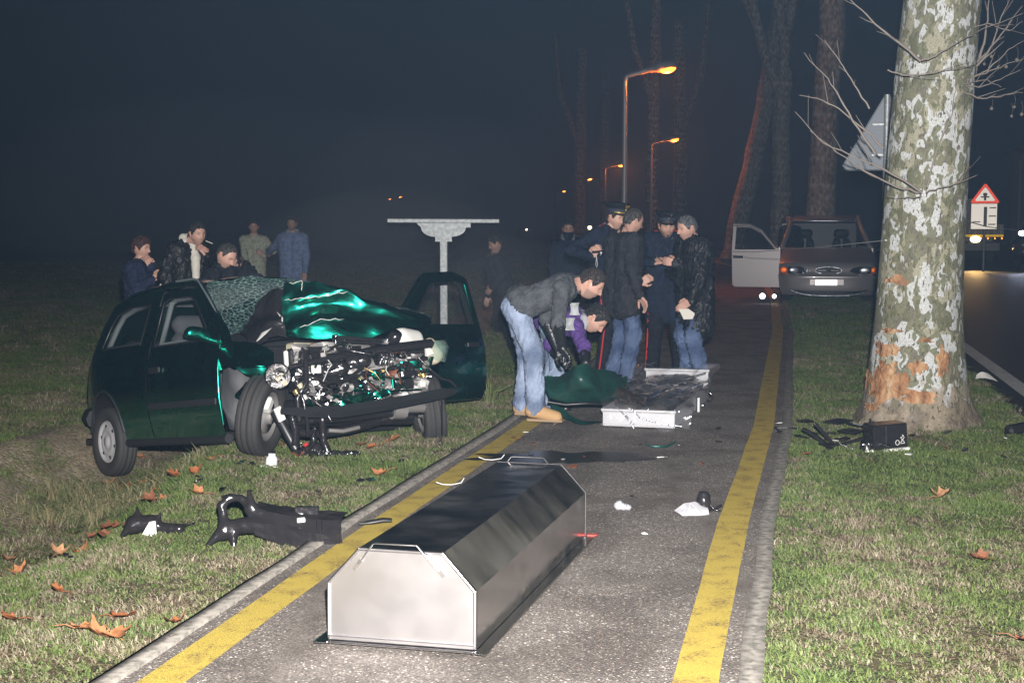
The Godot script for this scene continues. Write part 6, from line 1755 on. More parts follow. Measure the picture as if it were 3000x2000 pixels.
func held_things() -> void:
	# silver compact camera with wrist cord
	var t := thing("compact_camera", "small silver camera with wrist cord in the capped officer's hand", "camera", Vector3(0.847, 1.279, -14.400), Basis(Vector3.UP, 0.5))
	var s := begin(false)
	box(s, Vector3.ZERO, Vector3(0.105, 0.022, 0.06), Basis(Vector3(0, 0, 1), 0.06), 0.005)
	put("camera_body", done(s), M.chrome, t)
	s = begin()
	tube(s, [Vector3(0.03, -0.01, 0.01), Vector3(0.03, -0.035, 0.012)], 0.014, 10)
	put("lens", done(s), M.chrome, t)
	s = begin()
	tube(s, [Vector3(-0.03, -0.02, 0.02), Vector3(-0.034, -0.08, 0.03), Vector3(-0.04, -0.125, 0.03), Vector3(-0.03, -0.155, 0.03), Vector3(-0.02, -0.125, 0.03), Vector3(-0.027, -0.08, 0.03), Vector3(-0.03, -0.02, 0.02)], 0.0028, 5)
	put("wrist_cord", done(s), M.pale, t)
	t = thing("folded_papers", "folded white papers in the grey haired man's hand", "papers", Vector3(1.668, 0.710, -13.850), Basis(Vector3.UP, -0.2))
	for k in 2:
		s = begin(false)
		plate(s, PackedVector2Array([Vector2(-0.075, 0.035), Vector2(0.02, 0.03), Vector2(0.075, -0.02), Vector2(0.055, -0.06), Vector2(-0.03, -0.065)]), 0.003, Transform3D(Basis(Vector3(0, 0, 1), 0.12 * k), Vector3(0, 0.006 * k, 0.012 * k)))
		put("sheet", done(s), M.white_cloth, t)
	t = thing("notebook", "white edged booklet in the woman's lowered hand", "booklet", Vector3(-3.751, 0.896, -15.600), Basis(Vector3.UP, 0.3))
	for k in 2:
		s = begin(false)
		box(s, Vector3((k - 0.5) * 0.05, 0.0, 0), Vector3(0.012, 0.16, 0.11), Basis(Vector3(0, 0, 1), (k - 0.5) * 0.5), 0.002)
		put("page_block", done(s), M.white_cloth, t)
	t = thing("cigarette", "lit white cigarette in the smoking man's fingers", "cigarette", Vector3(-3.128, 1.365, -15.020))
	s = begin()
	tube(s, [Vector3(-0.03, 0.012, -0.01), Vector3(0.045, -0.014, 0.02)], 0.0055, 6)
	put("paper", done(s), M.white_cloth, t)
	t = thing("pen", "dark pen between the facing officer and the grey haired man", "pen", Vector3(1.475, 1.191, -14.480))
	s = begin()
	tube(s, [Vector3(-0.045, 0.05, 0.0), Vector3(0.05, -0.04, 0.0)], 0.006, 6)
	put("barrel", done(s), M.black, t)

func lamp_post(label: String, x: float, d: float, h: float, lit: float, called := "street_lamp") -> Node3D:
	var t := thing(called, label, "street lamp", Vector3(x, ground_y(x, -d), -d), Basis.IDENTITY, "street lamps along the path")
	var s := begin()
	tube(s, [Vector3(0, 0, 0), Vector3(0, h * 0.35, 0), Vector3(0, h - 0.12, 0), Vector3(0.03, h - 0.03, 0), Vector3(0.1, h + 0.01, 0)], [0.07, 0.065, 0.05, 0.05, 0.045], 12)
	put("pole", done(s), M.galvanised, t)
	s = begin()
	tube(s, [Vector3(0.08, h, 0), Vector3(0.40, h + 0.09, 0)], 0.05, 10)
	tube(s, [Vector3(0.38, h + 0.085, 0), Vector3(0.5, h + 0.12, 0)], 0.06, 10)
	put("arm", done(s), M.galvanised, t)
	var dd := soup()
	nets([[Vector3(0.5, h + 0.12, 0), Vector3(0.78, h + 0.20, 0), 0.06, 0.1], [Vector3(0.78, h + 0.21, 0.03), Vector3(1.08, h + 0.25, 0.02), 0.11, 0.09], [Vector3(0.78, h + 0.21, -0.03), Vector3(1.08, h + 0.25, -0.02), 0.11, 0.09]], 0.025, 0.05, dd)
	put("lamp_head", soup_mesh(dd), M.lamp_grey, t)
	s = begin()
	ball(s, Vector3(0.98, h + 0.145, 0), Vector3(0.19, 0.085, 0.11), Basis(Vector3(0, 0, 1), 0.2), 16, 10)
	put("lamp_glass", done(s), M.sodium if lit > 0.0 else M.sodium_far, t)
	if lit > 0.0:
		var l := OmniLight3D.new()
		l.name = "lamp_light"
		l.position = Vector3(0.98, h + 0.02, 0)
		l.light_color = Color(1.0, 0.46, 0.16)
		l.light_energy = lit
		l.light_size = 0.12
		l.omni_range = 60.0
		l.omni_attenuation = 2.0
		l.shadow_enabled = true
		t.add_child(l)
	return t

func lamps_and_signs() -> void:
	M.galvanised = mat(lin(0.36, 0.38, 0.38), 0.5, 0.35, {"albedo_texture": noise_tex(256, 0.04, [[0.2, Color(0.8, 0.8, 0.8)], [0.8, Color(1, 1, 1)]], 81), "uv1_triplanar": true, "uv1_scale": Vector3.ONE * 2.0})
	M.zinc_plate = mat(lin(0.27, 0.29, 0.29), 0.6, 0.1, {"albedo_texture": M.galvanised.albedo_texture, "uv1_triplanar": true, "uv1_scale": Vector3.ONE * 2.0})
	M.lamp_grey = mat(lin(0.12, 0.12, 0.125), 0.5)
	M.sodium = mat(Color(1.0, 0.6, 0.25), 0.4, 0.0, {"emission_enabled": true, "emission": Color(1.0, 0.52, 0.16), "emission_energy_multiplier": 6.0})
	M.sodium_far = mat(Color(1.0, 0.6, 0.25), 0.4, 0.0, {"emission_enabled": true, "emission": Color(1.0, 0.5, 0.16), "emission_energy_multiplier": 26.0})
	M.halo = mat(Color(0.95, 0.97, 1.0), 0.3, 0.0, {"emission_enabled": true, "emission": Color(0.93, 0.95, 1.0), "emission_energy_multiplier": 9.0})
	M.warm_lamp = mat(Color(1.0, 0.9, 0.75), 0.3, 0.0, {"emission_enabled": true, "emission": Color(1.0, 0.86, 0.66), "emission_energy_multiplier": 8.0})
	M.red_lamp = mat(Color(0.8, 0.05, 0.04), 0.3, 0.0, {"emission_enabled": true, "emission": Color(1.0, 0.06, 0.04), "emission_energy_multiplier": 2.0})
	lamp_post("nearest street lamp, above the capped officer, lit orange", 2.59, 33.7, 4.95, 8.0)
	lamp_post("second street lamp, right of the nearest one and smaller, lit orange", 5.9, 62.0, 4.95, 8.0)
	lamp_post("third street lamp, left of the nearest one and much smaller", 5.6, 88.0, 4.95, 8.0)
	for q in [[5.3, 118.0, "fourth street lamp, small and far down the path"], [5.8, 141.0, "fifth street lamp, tiny beside the fourth"], [4.85, 164.0, "sixth street lamp, tiny orange point left of the fifth"], [-18.4, 208.0, "left one of a far pair of lamps above the signpost"], [-15.6, 191.0, "right one of a far pair of lamps above the signpost"]]:
		lamp_post(q[2], q[0], q[1], 4.9, 0.0)
	var s: SurfaceTool
	for q in [[Vector3(10.0, 1.0, -150.0), 0.45, M.warm_lamp, "small white light far down the road above the scarfed person", "white"], [Vector3(3.4, 0.85, -140.0), 0.22, M.warm_lamp, "tiny far white light right of the signpost", "white"], [Vector3(4.7, 0.75, -92.0), 0.16, M.red_lamp, "tiny red tail light beside the capped officer's shoulder", "red"]]:
		var t := thing("distant_vehicle_light", q[3], "light", q[0] * Vector3(1, 0, 1) + Vector3(0 if q[4] == "red" else -2.0, 0.0, 0))
		s = begin()
		ball(s, Vector3(0, q[0].y, 0), Vector3.ONE * q[1] * 0.5, Basis.IDENTITY, 10, 6)
		put("lamp", done(s), q[2], t)
		s = begin(false)
		box(s, Vector3(0, q[0].y * 0.6, -0.8), Vector3(1.6, q[0].y * 1.1, 1.2), Basis.IDENTITY, 0.1)
		put("body", done(s), M.black, t)
	# galvanised board on a post, seen at eye height
	var t := thing("signpost", "pale metal board on a post with a scalloped bracket behind the open car door", "signpost", Vector3(-0.657, ground_y(-0.657, -14.0), -14.0))
	var y0 := 1.6 - t.position.y
	s = begin(false)
	box(s, Vector3(0, (y0 - 0.04) / 2.0, -0.02), Vector3(0.072, y0 - 0.04, 0.072), Basis.IDENTITY, 0.006)
	put("post", done(s), M.zinc_plate, t)
	s = begin(false)
	box(s, Vector3(0, y0 - 0.018, -0.25), Vector3(1.07, 0.036, 0.62), Basis(Vector3(0, 0, 1), -0.004), 0.004)
	put("board", done(s), M.zinc_plate, t)
	var br := PackedVector2Array([Vector2(-0.26, 0), Vector2(0.26, 0), Vector2(0.26, -0.044), Vector2(0.215, -0.044)])
	for i in 9:
		var a := PI / 2 * i / 8.0
		br.append(Vector2(0.08 + 0.135 * cos(a), -0.044 - 0.088 * sin(a)))
	br.append_array(PackedVector2Array([Vector2(0.08, -0.178), Vector2(-0.08, -0.178)]))
	for i in 9:
		var a := PI / 2 * (8 - i) / 8.0
		br.append(Vector2(-0.08 - 0.135 * cos(a), -0.044 - 0.088 * sin(a)))
	br.append(Vector2(-0.215, -0.044))
	s = begin(false)
	plate(s, br, 0.006, Transform3D(Basis.IDENTITY, Vector3(0, y0 - 0.038, 0.02)))
	put("bracket", done(s), M.zinc_plate, t)
	# the back of a triangular sign half behind the plane tree
	t = thing("triangular_sign", "grey back of a triangular road sign on a post, half behind the plane tree", "road sign", Vector3(3.96, ground_y(3.96, -15.5), -15.5), Basis(Vector3.UP, -0.25))
	var tri := func(r: float, inset: float) -> PackedVector2Array:
		var out := PackedVector2Array()
		var c := [Vector2(0, 0.53 - inset * 2.0), Vector2(0.48 - inset * 1.73, -0.3 + inset), Vector2(-0.48 + inset * 1.73, -0.3 + inset)]
		for k in 3:
			var p: Vector2 = c[k]
			var to_prev: Vector2 = (c[(k + 2) % 3] - p).normalized()
			var to_next: Vector2 = (c[(k + 1) % 3] - p).normalized()
			for i in 5:
				out.append(p + (to_prev * (1.0 - i / 4.0) + to_next * (i / 4.0)) * r)
		return out
	var back := mat(lin(0.14, 0.155, 0.17), 0.6, 0.3)
	s = begin(false)
	plate(s, tri.call(0.06, 0.0), 0.008, Transform3D(Basis.IDENTITY, Vector3(0, 2.44, 0)))
	put("plate", done(s), back, t)
	s = begin()
	var lip := []
	for p in tri.call(0.06, 0.004): lip.append(Vector3(p.x, p.y + 2.44, 0.008))
	lip.append(lip[0])
	tube(s, lip, 0.008, 5)
	put("folded_rim", done(s), back, t)
	s = begin()
	tube(s, [Vector3(0, 0, 0.045), Vector3(0, 2.93, 0.045)], 0.03, 12)
	put("post", done(s), M.galvanised, t)
	for y in [2.3, 2.62]:
		s = begin(false)
		box(s, Vector3(0, y, 0.025), Vector3(0.3, 0.03, 0.035), Basis.IDENTITY, 0.004)
		put("clamp", done(s), M.galvanised, t)
	# far crossroads warning sign with a panel below, facing us
	var face_white := mat(lin(0.85, 0.82, 0.72), 0.42, 0.9)
	var face_red := mat(lin(0.9, 0.1, 0.05), 0.42, 0.9)
	t = thing("warning_sign", "red bordered warning triangle above a white junction panel beside the road", "road sign", Vector3(14.9, 0.0, -46.0), Basis(Vector3.UP, -0.31) * Basis(Vector3.RIGHT, -0.02))
	s = begin()
	tube(s, [Vector3(0, 0, -0.06), Vector3(0, 2.75, -0.06)], 0.035, 10)
	put("post", done(s), M.galvanised, t)
	s = begin(false)
	plate(s, tri.call(0.07, 0.0), 0.01, Transform3D(Basis.from_scale(Vector3(0.96, 0.78, 1)), Vector3(0, 2.40, 0)))
	put("red_border", done(s), face_red, t)
	s = begin(false)
	plate(s, tri.call(0.05, 0.085), 0.01, Transform3D(Basis.from_scale(Vector3(0.96, 0.78, 1)), Vector3(0, 2.40, 0.006)))
	put("white_field", done(s), face_white, t)
	s = begin(false)
	for q in [[Vector3(0, 2.37, 0.016), Vector3(0.07, 0.24, 0.006)], [Vector3(0, 2.36, 0.017), Vector3(0.26, 0.04, 0.006)], [Vector3(0, 2.44, 0.018), Vector3(0.12, 0.09, 0.006)]]:
		box(s, q[0], q[1], Basis(Vector3(0, 0, 1), 0.0), 0.002)
	put("crossing_symbol", done(s), M.black, t)
	s = begin(false)
	box(s, Vector3(-0.02, 1.75, 0), Vector3(0.78, 0.8, 0.012), Basis.IDENTITY, 0.004)
	var pn := put("junction_panel", done(s), face_white, t)
	for q in [[Vector3(0.02, 1.74, 0.012), Vector3(0.1, 0.62, 0.008)], [Vector3(0.24, 2.02, 0.012), Vector3(0.2, 0.035, 0.008)], [Vector3(0.23, 1.76, 0.012), Vector3(0.22, 0.035, 0.008)], [Vector3(0.22, 1.5, 0.012), Vector3(0.22, 0.035, 0.008)], [Vector3(-0.24, 1.58, 0.012), Vector3(0.22, 0.03, 0.008)]]:
		s = begin(false)
		box(s, q[0], q[1], Basis.IDENTITY, 0.002)
		put("panel_bar", done(s), M.black, pn)
	# barrier tape tied round the tree
	var tape := mat(lin(0.5, 0.48, 0.46), 0.4)
	for q in [[[Vector3(3.50, 1.585, -11.3), Vector3(4.2, 1.53, -12.9), Vector3(5.6, 1.475, -16.0), Vector3(8.2, 1.5, -21.0)], "thin barrier tape running from the plane tree to the right edge of view"], [[Vector3(2.90, 1.43, -11.3), Vector3(2.95, 1.33, -14.0), Vector3(3.3, 1.16, -20.0), Vector3(3.74, 1.04, -27.0), Vector3(4.4, 1.02, -34.0)], "thin barrier tape running from the plane tree left across the van"]]:
		s = begin()
		tube(s, q[0], 0.011, 5, true, 0.35)
		tag(put("barrier_tape", done(s), tape), q[1], "barrier tape")

func traffic() -> void:
	M.van_paint = mat(lin(0.33, 0.305, 0.30), 0.4, 0.55, {"clearcoat_enabled": true, "clearcoat": 0.8, "clearcoat_roughness": 0.08})
	M.amber = mat(lin(1.0, 0.2, 0.02), 0.5, 0.9)
	M.lamp_bowl = mat(lin(0.85, 0.9, 0.95), 0.42, 1.0)
	M.reflector = mat(lin(0.85, 0.88, 0.92), 0.32, 1.0, {"heightmap_enabled": true, "heightmap_texture": noise_tex(128, 0.05, [], 83), "heightmap_scale": 0.8, "uv1_triplanar": true, "uv1_scale": Vector3.ONE * 3.0})
	M.plate_white = mat(lin(0.9, 0.9, 0.9), 0.38, 0.9)
	M.night_glass = mat(Color(0.10, 0.12, 0.12, 0.25), 0.05, 0.0, {"transparency": BaseMaterial3D.TRANSPARENCY_ALPHA})
	# local: x across (image right), y up, z towards us
	var v := thing("parked_van", "mauve grey people carrier parked facing us with its left-hand door open", "van", Vector3(6.2, -0.02, -28.4), Basis(Vector3.UP, -0.15).scaled(Vector3(1.05, 1.02, 1.0)))
	var ring := func(y: float, z: float, w: float) -> Array:
		var out := []
		for i in 13:
			var f := (i / 6.0) - 1.0
			out.append(Vector3(f * w, y, z - 0.30 * pow(absf(f), 3.5)))
		return out
	var s := begin()
	grid_sheet(s, [ring.call(0.16, -0.06, 0.86), ring.call(0.26, 0.0, 0.9), ring.call(0.42, 0.03, 0.92), ring.call(0.52, 0.05, 0.93), ring.call(0.545, 0.02, 0.93), ring.call(0.60, -0.02, 0.92), ring.call(0.72, -0.06, 0.92), ring.call(0.80, -0.16, 0.90), ring.call(0.93, -0.55, 0.87), ring.call(1.06, -1.0, 0.83)], 3)
	put("bonnet_and_nose", done(s), M.van_paint, v)
	s = begin()
	grid_sheet(s, [ring.call(1.07, -1.02, 0.80), ring.call(1.32, -1.4, 0.72), ring.call(1.57, -1.8, 0.62)], 4)
	put("windscreen", done(s), M.night_glass, v)
	s = begin()
	grid_sheet(s, [ring.call(1.57, -1.8, 0.64), ring.call(1.67, -2.2, 0.68), ring.call(1.70, -3.4, 0.7), ring.call(1.55, -4.5, 0.7)], 4)
	put("roof", done(s), M.van_paint, v)
	s = begin()
	var ln := []
	for p in ring.call(1.585, -1.80, 0.63): ln.append(p)
	tube(s, ln, 0.012, 5)
	put("windscreen_trim", done(s), M.reflector, v)
	for sg in [-1.0, 1.0]:
		s = begin()
		tube(s, [Vector3(0.84 * sg, 1.05, -1.28), Vector3(0.74 * sg, 1.32, -1.66), Vector3(0.66 * sg, 1.58, -2.06), Vector3(0.7 * sg, 1.66, -2.5), Vector3(0.72 * sg, 1.62, -4.3)], 0.05, 8)
		put("pillar", done(s), M.van_paint, v)
		s = begin(false)
		if sg > 0.0: box(s, Vector3(0.87 * sg, 0.64, -2.9), Vector3(0.07, 0.84, 3.3), Basis.IDENTITY, 0.03)
		else: box(s, Vector3(0.87 * sg, 0.64, -3.4), Vector3(0.07, 0.84, 2.2), Basis.IDENTITY, 0.03)
		put("side_panel", done(s), M.van_paint, v)
		s = begin()
		lathe(s, [Vector2(0.0, -0.1), Vector2(0.28, -0.1), Vector2(0.315, -0.07), Vector2(0.315, 0.07), Vector2(0.28, 0.1), Vector2(0.0, 0.1)], Transform3D(Basis(Vector3(0, 1, 0), Vector3(1, 0, 0), Vector3(0, 0, -1)), Vector3(0.76 * sg, 0.315, -0.85)), 24)
		put("wheel", done(s), M.rubber, v)
		# lamps
		var lens := PackedVector2Array([Vector2(0.76, 0.70), Vector2(0.55, 0.715), Vector2(0.42, 0.68), Vector2(0.36, 0.62), Vector2(0.48, 0.575), Vector2(0.76, 0.575)])
		if sg < 0.0:
			for i in lens.size(): lens[i].x *= -1.0
		s = SurfaceTool.new()
		s.begin(Mesh.PRIMITIVE_TRIANGLES)
		panel(s, lens, [], 0.05, func(p: Vector2) -> Vector3: return Vector3(p.x, p.y, 0.0 - 0.30 * pow(absf(p.x) / 0.92, 3.5)))
		var hl := put("headlight", s.commit(), M.black_gloss, v)
		s = begin()
		ball(s, Vector3(0.645 * sg, 0.645, -0.05), Vector3(0.10, 0.06, 0.03), Basis(Vector3.UP, 0.12 - 0.1 * sg), 14, 8)
		put("reflector", done(s), M.lamp_bowl, hl)
		s = begin()
		ball(s, Vector3(0.84 * sg, 0.64, -0.165), Vector3(0.08, 0.07, 0.02), Basis(Vector3.UP, 0.12 * sg), 12, 8)
		put("indicator", done(s), M.amber, v)
		s = begin()
		ball(s, Vector3(0.57 * sg, 0.24, 0.02), Vector3(0.055, 0.035, 0.02), Basis.IDENTITY, 10, 6)
		put("fog_lamp", done(s), M.lamp_grey, v)
		if sg > 0.0:
			s = begin()
			ball(s, Vector3(1.0, 1.02, -1.25), Vector3(0.11, 0.075, 0.06), Basis.IDENTITY, 12, 8)
			put("mirror", done(s), M.black_gloss, v)
	# oval grille
	s = begin()
	ball(s, Vector3(-0.02, 0.635, -0.035), Vector3(0.235, 0.062, 0.02), Basis.IDENTITY, 20, 8)
	var gr := put("grille", done(s), M.black, v)
	s = begin()
	var ov := []
	for i in 25: ov.append(Vector3(-0.02 + 0.245 * cos(TAU * i / 24), 0.635 + 0.068 * sin(TAU * i / 24), -0.02))
	tube(s, ov, 0.012, 6, false)
	put("grille_rim", done(s), M.reflector, gr)
	s = begin(false)
	box(s, Vector3(-0.02, 0.635, -0.008), Vector3(0.4, 0.014, 0.01), Basis.IDENTITY, 0.002)
	put("grille_bar", done(s), M.dull_metal, gr)
	s = begin()
	ball(s, Vector3(-0.02, 0.635, 0.0), Vector3(0.05, 0.022, 0.012), Basis.IDENTITY, 12, 6)
	put("oval_badge", done(s), M.black_gloss, gr)
	s = begin()
	var mouth := []
	for i in 13:
		var f := (i / 6.0) - 1.0
		mouth.append(Vector3(f * 0.70, 0.215 + 0.05 * pow(absf(f), 4.0), 0.055 - 0.2 * pow(absf(f * 0.76), 3.5)))
	tube(s, mouth, [0.012, 0.035, 0.05, 0.055, 0.055, 0.055, 0.055, 0.055, 0.055, 0.055, 0.05, 0.035, 0.012], 8, true, 0.5)
	put("lower_grille", done(s), M.black, v)
	s = begin()
	var lipc := []
	for p in mouth: lipc.append(p + Vector3(0, -0.058 + 0.05 * pow(absf(p.x / 0.7), 3.0), 0.012))
	tube(s, lipc, 0.011, 6)
	put("lower_grille_rim", done(s), M.reflector, v)
	s = begin(false)
	box(s, Vector3(-0.05, 0.415, 0.055), Vector3(0.62, 0.11, 0.012), Basis.IDENTITY, 0.003)
	put("plate_holder", done(s), M.van_paint, v)
	s = begin(false)
	box(s, Vector3(-0.06, 0.41, 0.066), Vector3(0.40, 0.11, 0.008), Basis.IDENTITY, 0.002)
	var np := put("number_plate", done(s), M.plate_white, v)
	var tm := TextMesh.new()
	tm.text = "AF"
	tm.font_size = 16
	tm.pixel_size = 0.004
	tm.depth = 0.003
	var txt := put("plate_letters", tm, M.black, np)
	txt.position = Vector3(-0.20, 0.41, 0.073)
	txt.scale = Vector3.ONE * 1.0
	s = begin()
	grid_sheet(s, [ring.call(1.05, -1.05, 0.8), ring.call(1.0, -1.5, 0.8)], 2)
	put("dashboard", done(s), M.black, v)
	for x in [-0.36, 0.36]:
		var d := soup()
		nets([[Vector3(x - 0.14, 0.7, -2.35), Vector3(x - 0.1, 1.15, -2.45), 0.09, 0.08], [Vector3(x + 0.14, 0.7, -2.35), Vector3(x + 0.1, 1.15, -2.45), 0.09, 0.08], [Vector3(x - 0.07, 1.33, -2.5), Vector3(x + 0.07, 1.33, -2.5), 0.09, 0.09]], 0.04, 0.05, d)
		put("seat", soup_mesh(d), M.dark_trim, v)
	s = begin(false)
	box(s, Vector3(0, 0.9, -4.4), Vector3(1.6, 1.3, 0.08), Basis.IDENTITY, 0.02)
	put("rear_panel", done(s), M.black, v)
	s = begin(false)
	box(s, Vector3(0, 0.25, -2.6), Vector3(1.6, 0.1, 3.8), Basis.IDENTITY, 0.02)
	put("floor_pan", done(s), M.black, v)
	# open door
	var do := PackedVector2Array([Vector2(0.0, 0.26), Vector2(0.0, 0.98), Vector2(-0.10, 1.08), Vector2(-0.36, 1.40), Vector2(-0.60, 1.52), Vector2(-0.92, 1.53), Vector2(-0.95, 0.98), Vector2(-0.93, 0.30), Vector2(-0.88, 0.26)])
	var dw := PackedVector2Array([Vector2(-0.10, 1.01), Vector2(-0.38, 1.34), Vector2(-0.60, 1.455), Vector2(-0.86, 1.465), Vector2(-0.89, 1.01)])
	var at := func(p: Vector2) -> Vector3: return Vector3(-0.88, 0, -1.25) + Vector3(0.985, 0, 0.17) * p.x + Vector3(0, p.y, 0.05 * (1.0 - pow(p.y - 0.6, 2.0)))
	s = SurfaceTool.new()
	s.begin(Mesh.PRIMITIVE_TRIANGLES)
	panel(s, do, [dw], 0.12, at)
	var dr := put("door", s.commit(), M.van_paint, v)
	s = SurfaceTool.new()
	s.begin(Mesh.PRIMITIVE_TRIANGLES)
	panel(s, do, [dw], 0.25, func(p: Vector2) -> Vector3: return at.call(p) - Vector3(0, 0, 0.08))
	put("door_card", s.commit(), M.dark_trim, dr)
	s = SurfaceTool.new()
	s.begin(Mesh.PRIMITIVE_TRIANGLES)
	panel(s, dw, [], 0.3, func(p: Vector2) -> Vector3: return at.call(p) - Vector3(0, 0, 0.03))
	put("window", s.commit(), M.night_glass, dr)
	s = begin()
	tube(s, [at.call(Vector2(-0.08, 1.03)) - Vector3(0, 0, 0.02), at.call(Vector2(-0.37, 1.37)) - Vector3(0, 0, 0.02), at.call(Vector2(-0.6, 1.49)) - Vector3(0, 0, 0.02), at.call(Vector2(-0.9, 1.5)) - Vector3(0, 0, 0.02)], 0.035, 8)
	put("window_frame", done(s), M.van_paint, dr)
	s = begin(false)
	box(s, at.call(Vector2(-0.82, 0.86)) + Vector3(0, 0, 0.012), Vector3(0.2, 0.05, 0.02), Basis(Vector3.UP, -0.17), 0.008)
	put("door_handle", done(s), M.black_gloss, dr)
	# two torches standing on the ground by the open door
	for q in [[Vector3(4.86, 0, -28.2), 0.055, "larger bright torch lying on the ground under the van's open door"], [Vector3(5.08, 0, -28.15), 0.04, "smaller bright torch beside the van's front wheel"]]:
		var t := thing("torch", q[2], "torch", q[0] + Vector3(0, 0.02, 0))
		s = begin()
		tube(s, [Vector3(0, 0.12, -0.2), Vector3(0, 0.12, -0.04), Vector3(0, 0.12, 0.0)], [0.03, 0.03, q[1]], 10)
		tube(s, [Vector3(0, 0, -0.1), Vector3(0, 0.12, -0.1)], 0.02, 6)
		put("casing", done(s), M.black, t)
		s = begin()
		ball(s, Vector3(0, 0.12, 0.008), Vector3(q[1], q[1], 0.015), Basis.IDENTITY, 10, 6)
		put("lamp_lens", done(s), M.halo, t)
	# recovery truck down the road, partly behind the plane tree
	var tr := thing("recovery_truck", "flatbed recovery truck with a lit headlight and yellow striped ramp behind the tree", "truck", Vector3(15.45, 0, -48.6), Basis(Vector3.UP, -0.25))
	s = begin(false)
	box(s, Vector3(-0.3, 1.55, -3.0), Vector3(2.2, 1.9, 2.0), Basis.IDENTITY, 0.12)
	put("cab", done(s), M.black, tr)
	s = begin(false)
	box(s, Vector3(-0.3, 1.30, -0.06), Vector3(2.4, 0.42, 0.08), Basis.IDENTITY, 0.01)
	var ramp := put("ramp", done(s), M.lamp_grey, tr)
	for i in 12:
		s = begin(false)
		box(s, Vector3(-1.4 + 0.2 * i, 1.32, -0.01), Vector3(0.03, 0.32, 0.03), Basis.IDENTITY, 0.004)
		put("ramp_rib", done(s), M.dull_metal, ramp)
	s = begin(false)
	box(s, Vector3(-0.3, 1.12, 0.0), Vector3(2.4, 0.09, 0.05), Basis.IDENTITY, 0.01)
	put("yellow_band", done(s), mat(lin(0.75, 0.52, 0.03), 0.45, 0.8), tr)
	s = begin(false)
	box(s, Vector3(-0.3, 0.75, -1.5), Vector3(2.2, 0.3, 3.2), Basis.IDENTITY, 0.03)
	put("chassis", done(s), M.black, tr)
	for i in 4:
		s = begin()
		ball(s, Vector3(0.18 + 0.22 * i, 1.03, 0.03), Vector3.ONE * 0.022, Basis.IDENTITY, 8, 5)
		put("marker_lamp", done(s), M.sodium, tr)
	for x in [-1.1, 0.5]:
		s = begin()
		lathe(s, [Vector2(0.0, -0.12), Vector2(0.42, -0.12), Vector2(0.45, -0.08), Vector2(0.45, 0.08), Vector2(0.42, 0.12), Vector2(0.0, 0.12)], Transform3D(Basis(Vector3(0, 1, 0), Vector3(1, 0, 0), Vector3(0, 0, -1)), Vector3(x, 0.45, -0.6)), 20)
		put("wheel", done(s), M.rubber, tr)
	s = begin()
	ball(s, Vector3(0.0, 1.0, 0.06), Vector3(0.17, 0.11, 0.05), Basis.IDENTITY, 14, 8)
	put("headlight", done(s), M.warm_lamp, tr)
	vehicle_light(tr, Vector3(0.0, 1.0, 0.14), Color(1.0, 0.80, 0.5), 5.0)
	# dark car at the right-hand edge with a cold white headlight
	var c := thing("oncoming_car", "dark car at the right edge of view with a cold white headlight", "car", Vector3(16.95, 0, -46.4), Basis(Vector3.UP, -0.33))
	var cd := soup()
	nets([[Vector3(-0.6, 0.62, -0.5), Vector3(0.6, 0.62, -0.5), 0.36, 0.36], [Vector3(-0.62, 0.66, -3.6), Vector3(0.62, 0.66, -3.6), 0.38, 0.38], [Vector3(-0.6, 0.62, -0.5), Vector3(-0.62, 0.66, -3.6), 0.36, 0.38], [Vector3(0.6, 0.62, -0.5), Vector3(0.62, 0.66, -3.6), 0.36, 0.38], [Vector3(0, 0.66, -0.5), Vector3(0, 0.66, -3.6), 0.36, 0.38], [Vector3(-0.42, 1.2, -1.9), Vector3(-0.42, 1.2, -3.3), 0.3, 0.3], [Vector3(0.42, 1.2, -1.9), Vector3(0.42, 1.2, -3.3), 0.3, 0.3]], 0.07, 0.15, cd)
	put("body", soup_mesh(cd), M.black_gloss, c)
	for sg in [-1.0, 1.0]:
		s = begin()
		ball(s, Vector3(0.66 * sg, 0.86 if sg > 0 else 1.22, -0.12 if sg > 0 else 0.0), Vector3(0.13, 0.09, 0.05), Basis.IDENTITY, 12, 8)
		put("headlight", done(s), M.halo if sg < 0.0 else M.reflector, c)
		s = begin()
		lathe(s, [Vector2(0.0, -0.1), Vector2(0.28, -0.1), Vector2(0.31, -0.07), Vector2(0.31, 0.07), Vector2(0.28, 0.1), Vector2(0.0, 0.1)], Transform3D(Basis(Vector3(0, 1, 0), Vector3(1, 0, 0), Vector3(0, 0, -1)), Vector3(0.8 * sg, 0.31, -0.7)), 20)
		put("wheel", done(s), M.rubber, c)
	vehicle_light(c, Vector3(-0.66, 1.22, 0.1), Color(0.85, 0.88, 1.0), 1.6)
	# house beyond the road with one lit window
	var h := thing("house", "dark roadside house with one lit window at the right edge of view", "house", Vector3(36.2, 0, -92.0), Basis(Vector3.UP, -0.3))
	var wall := mat(lin(0.16, 0.14, 0.125), 0.9)
	s = begin(false)
	box(s, Vector3(0, 3.0, -4.0), Vector3(9.0, 6.0, 8.0), Basis.IDENTITY, 0.02)
	put("wall", done(s), wall, h)
	s = begin(false)
	plate(s, PackedVector2Array([Vector2(-5.0, 6.0), Vector2(5.0, 6.0), Vector2(0, 8.4)]), 8.6, Transform3D(Basis.IDENTITY, Vector3(0, 0.003, -4.0)))
	put("roof", done(s), mat(lin(0.12, 0.05, 0.035), 0.9), h)
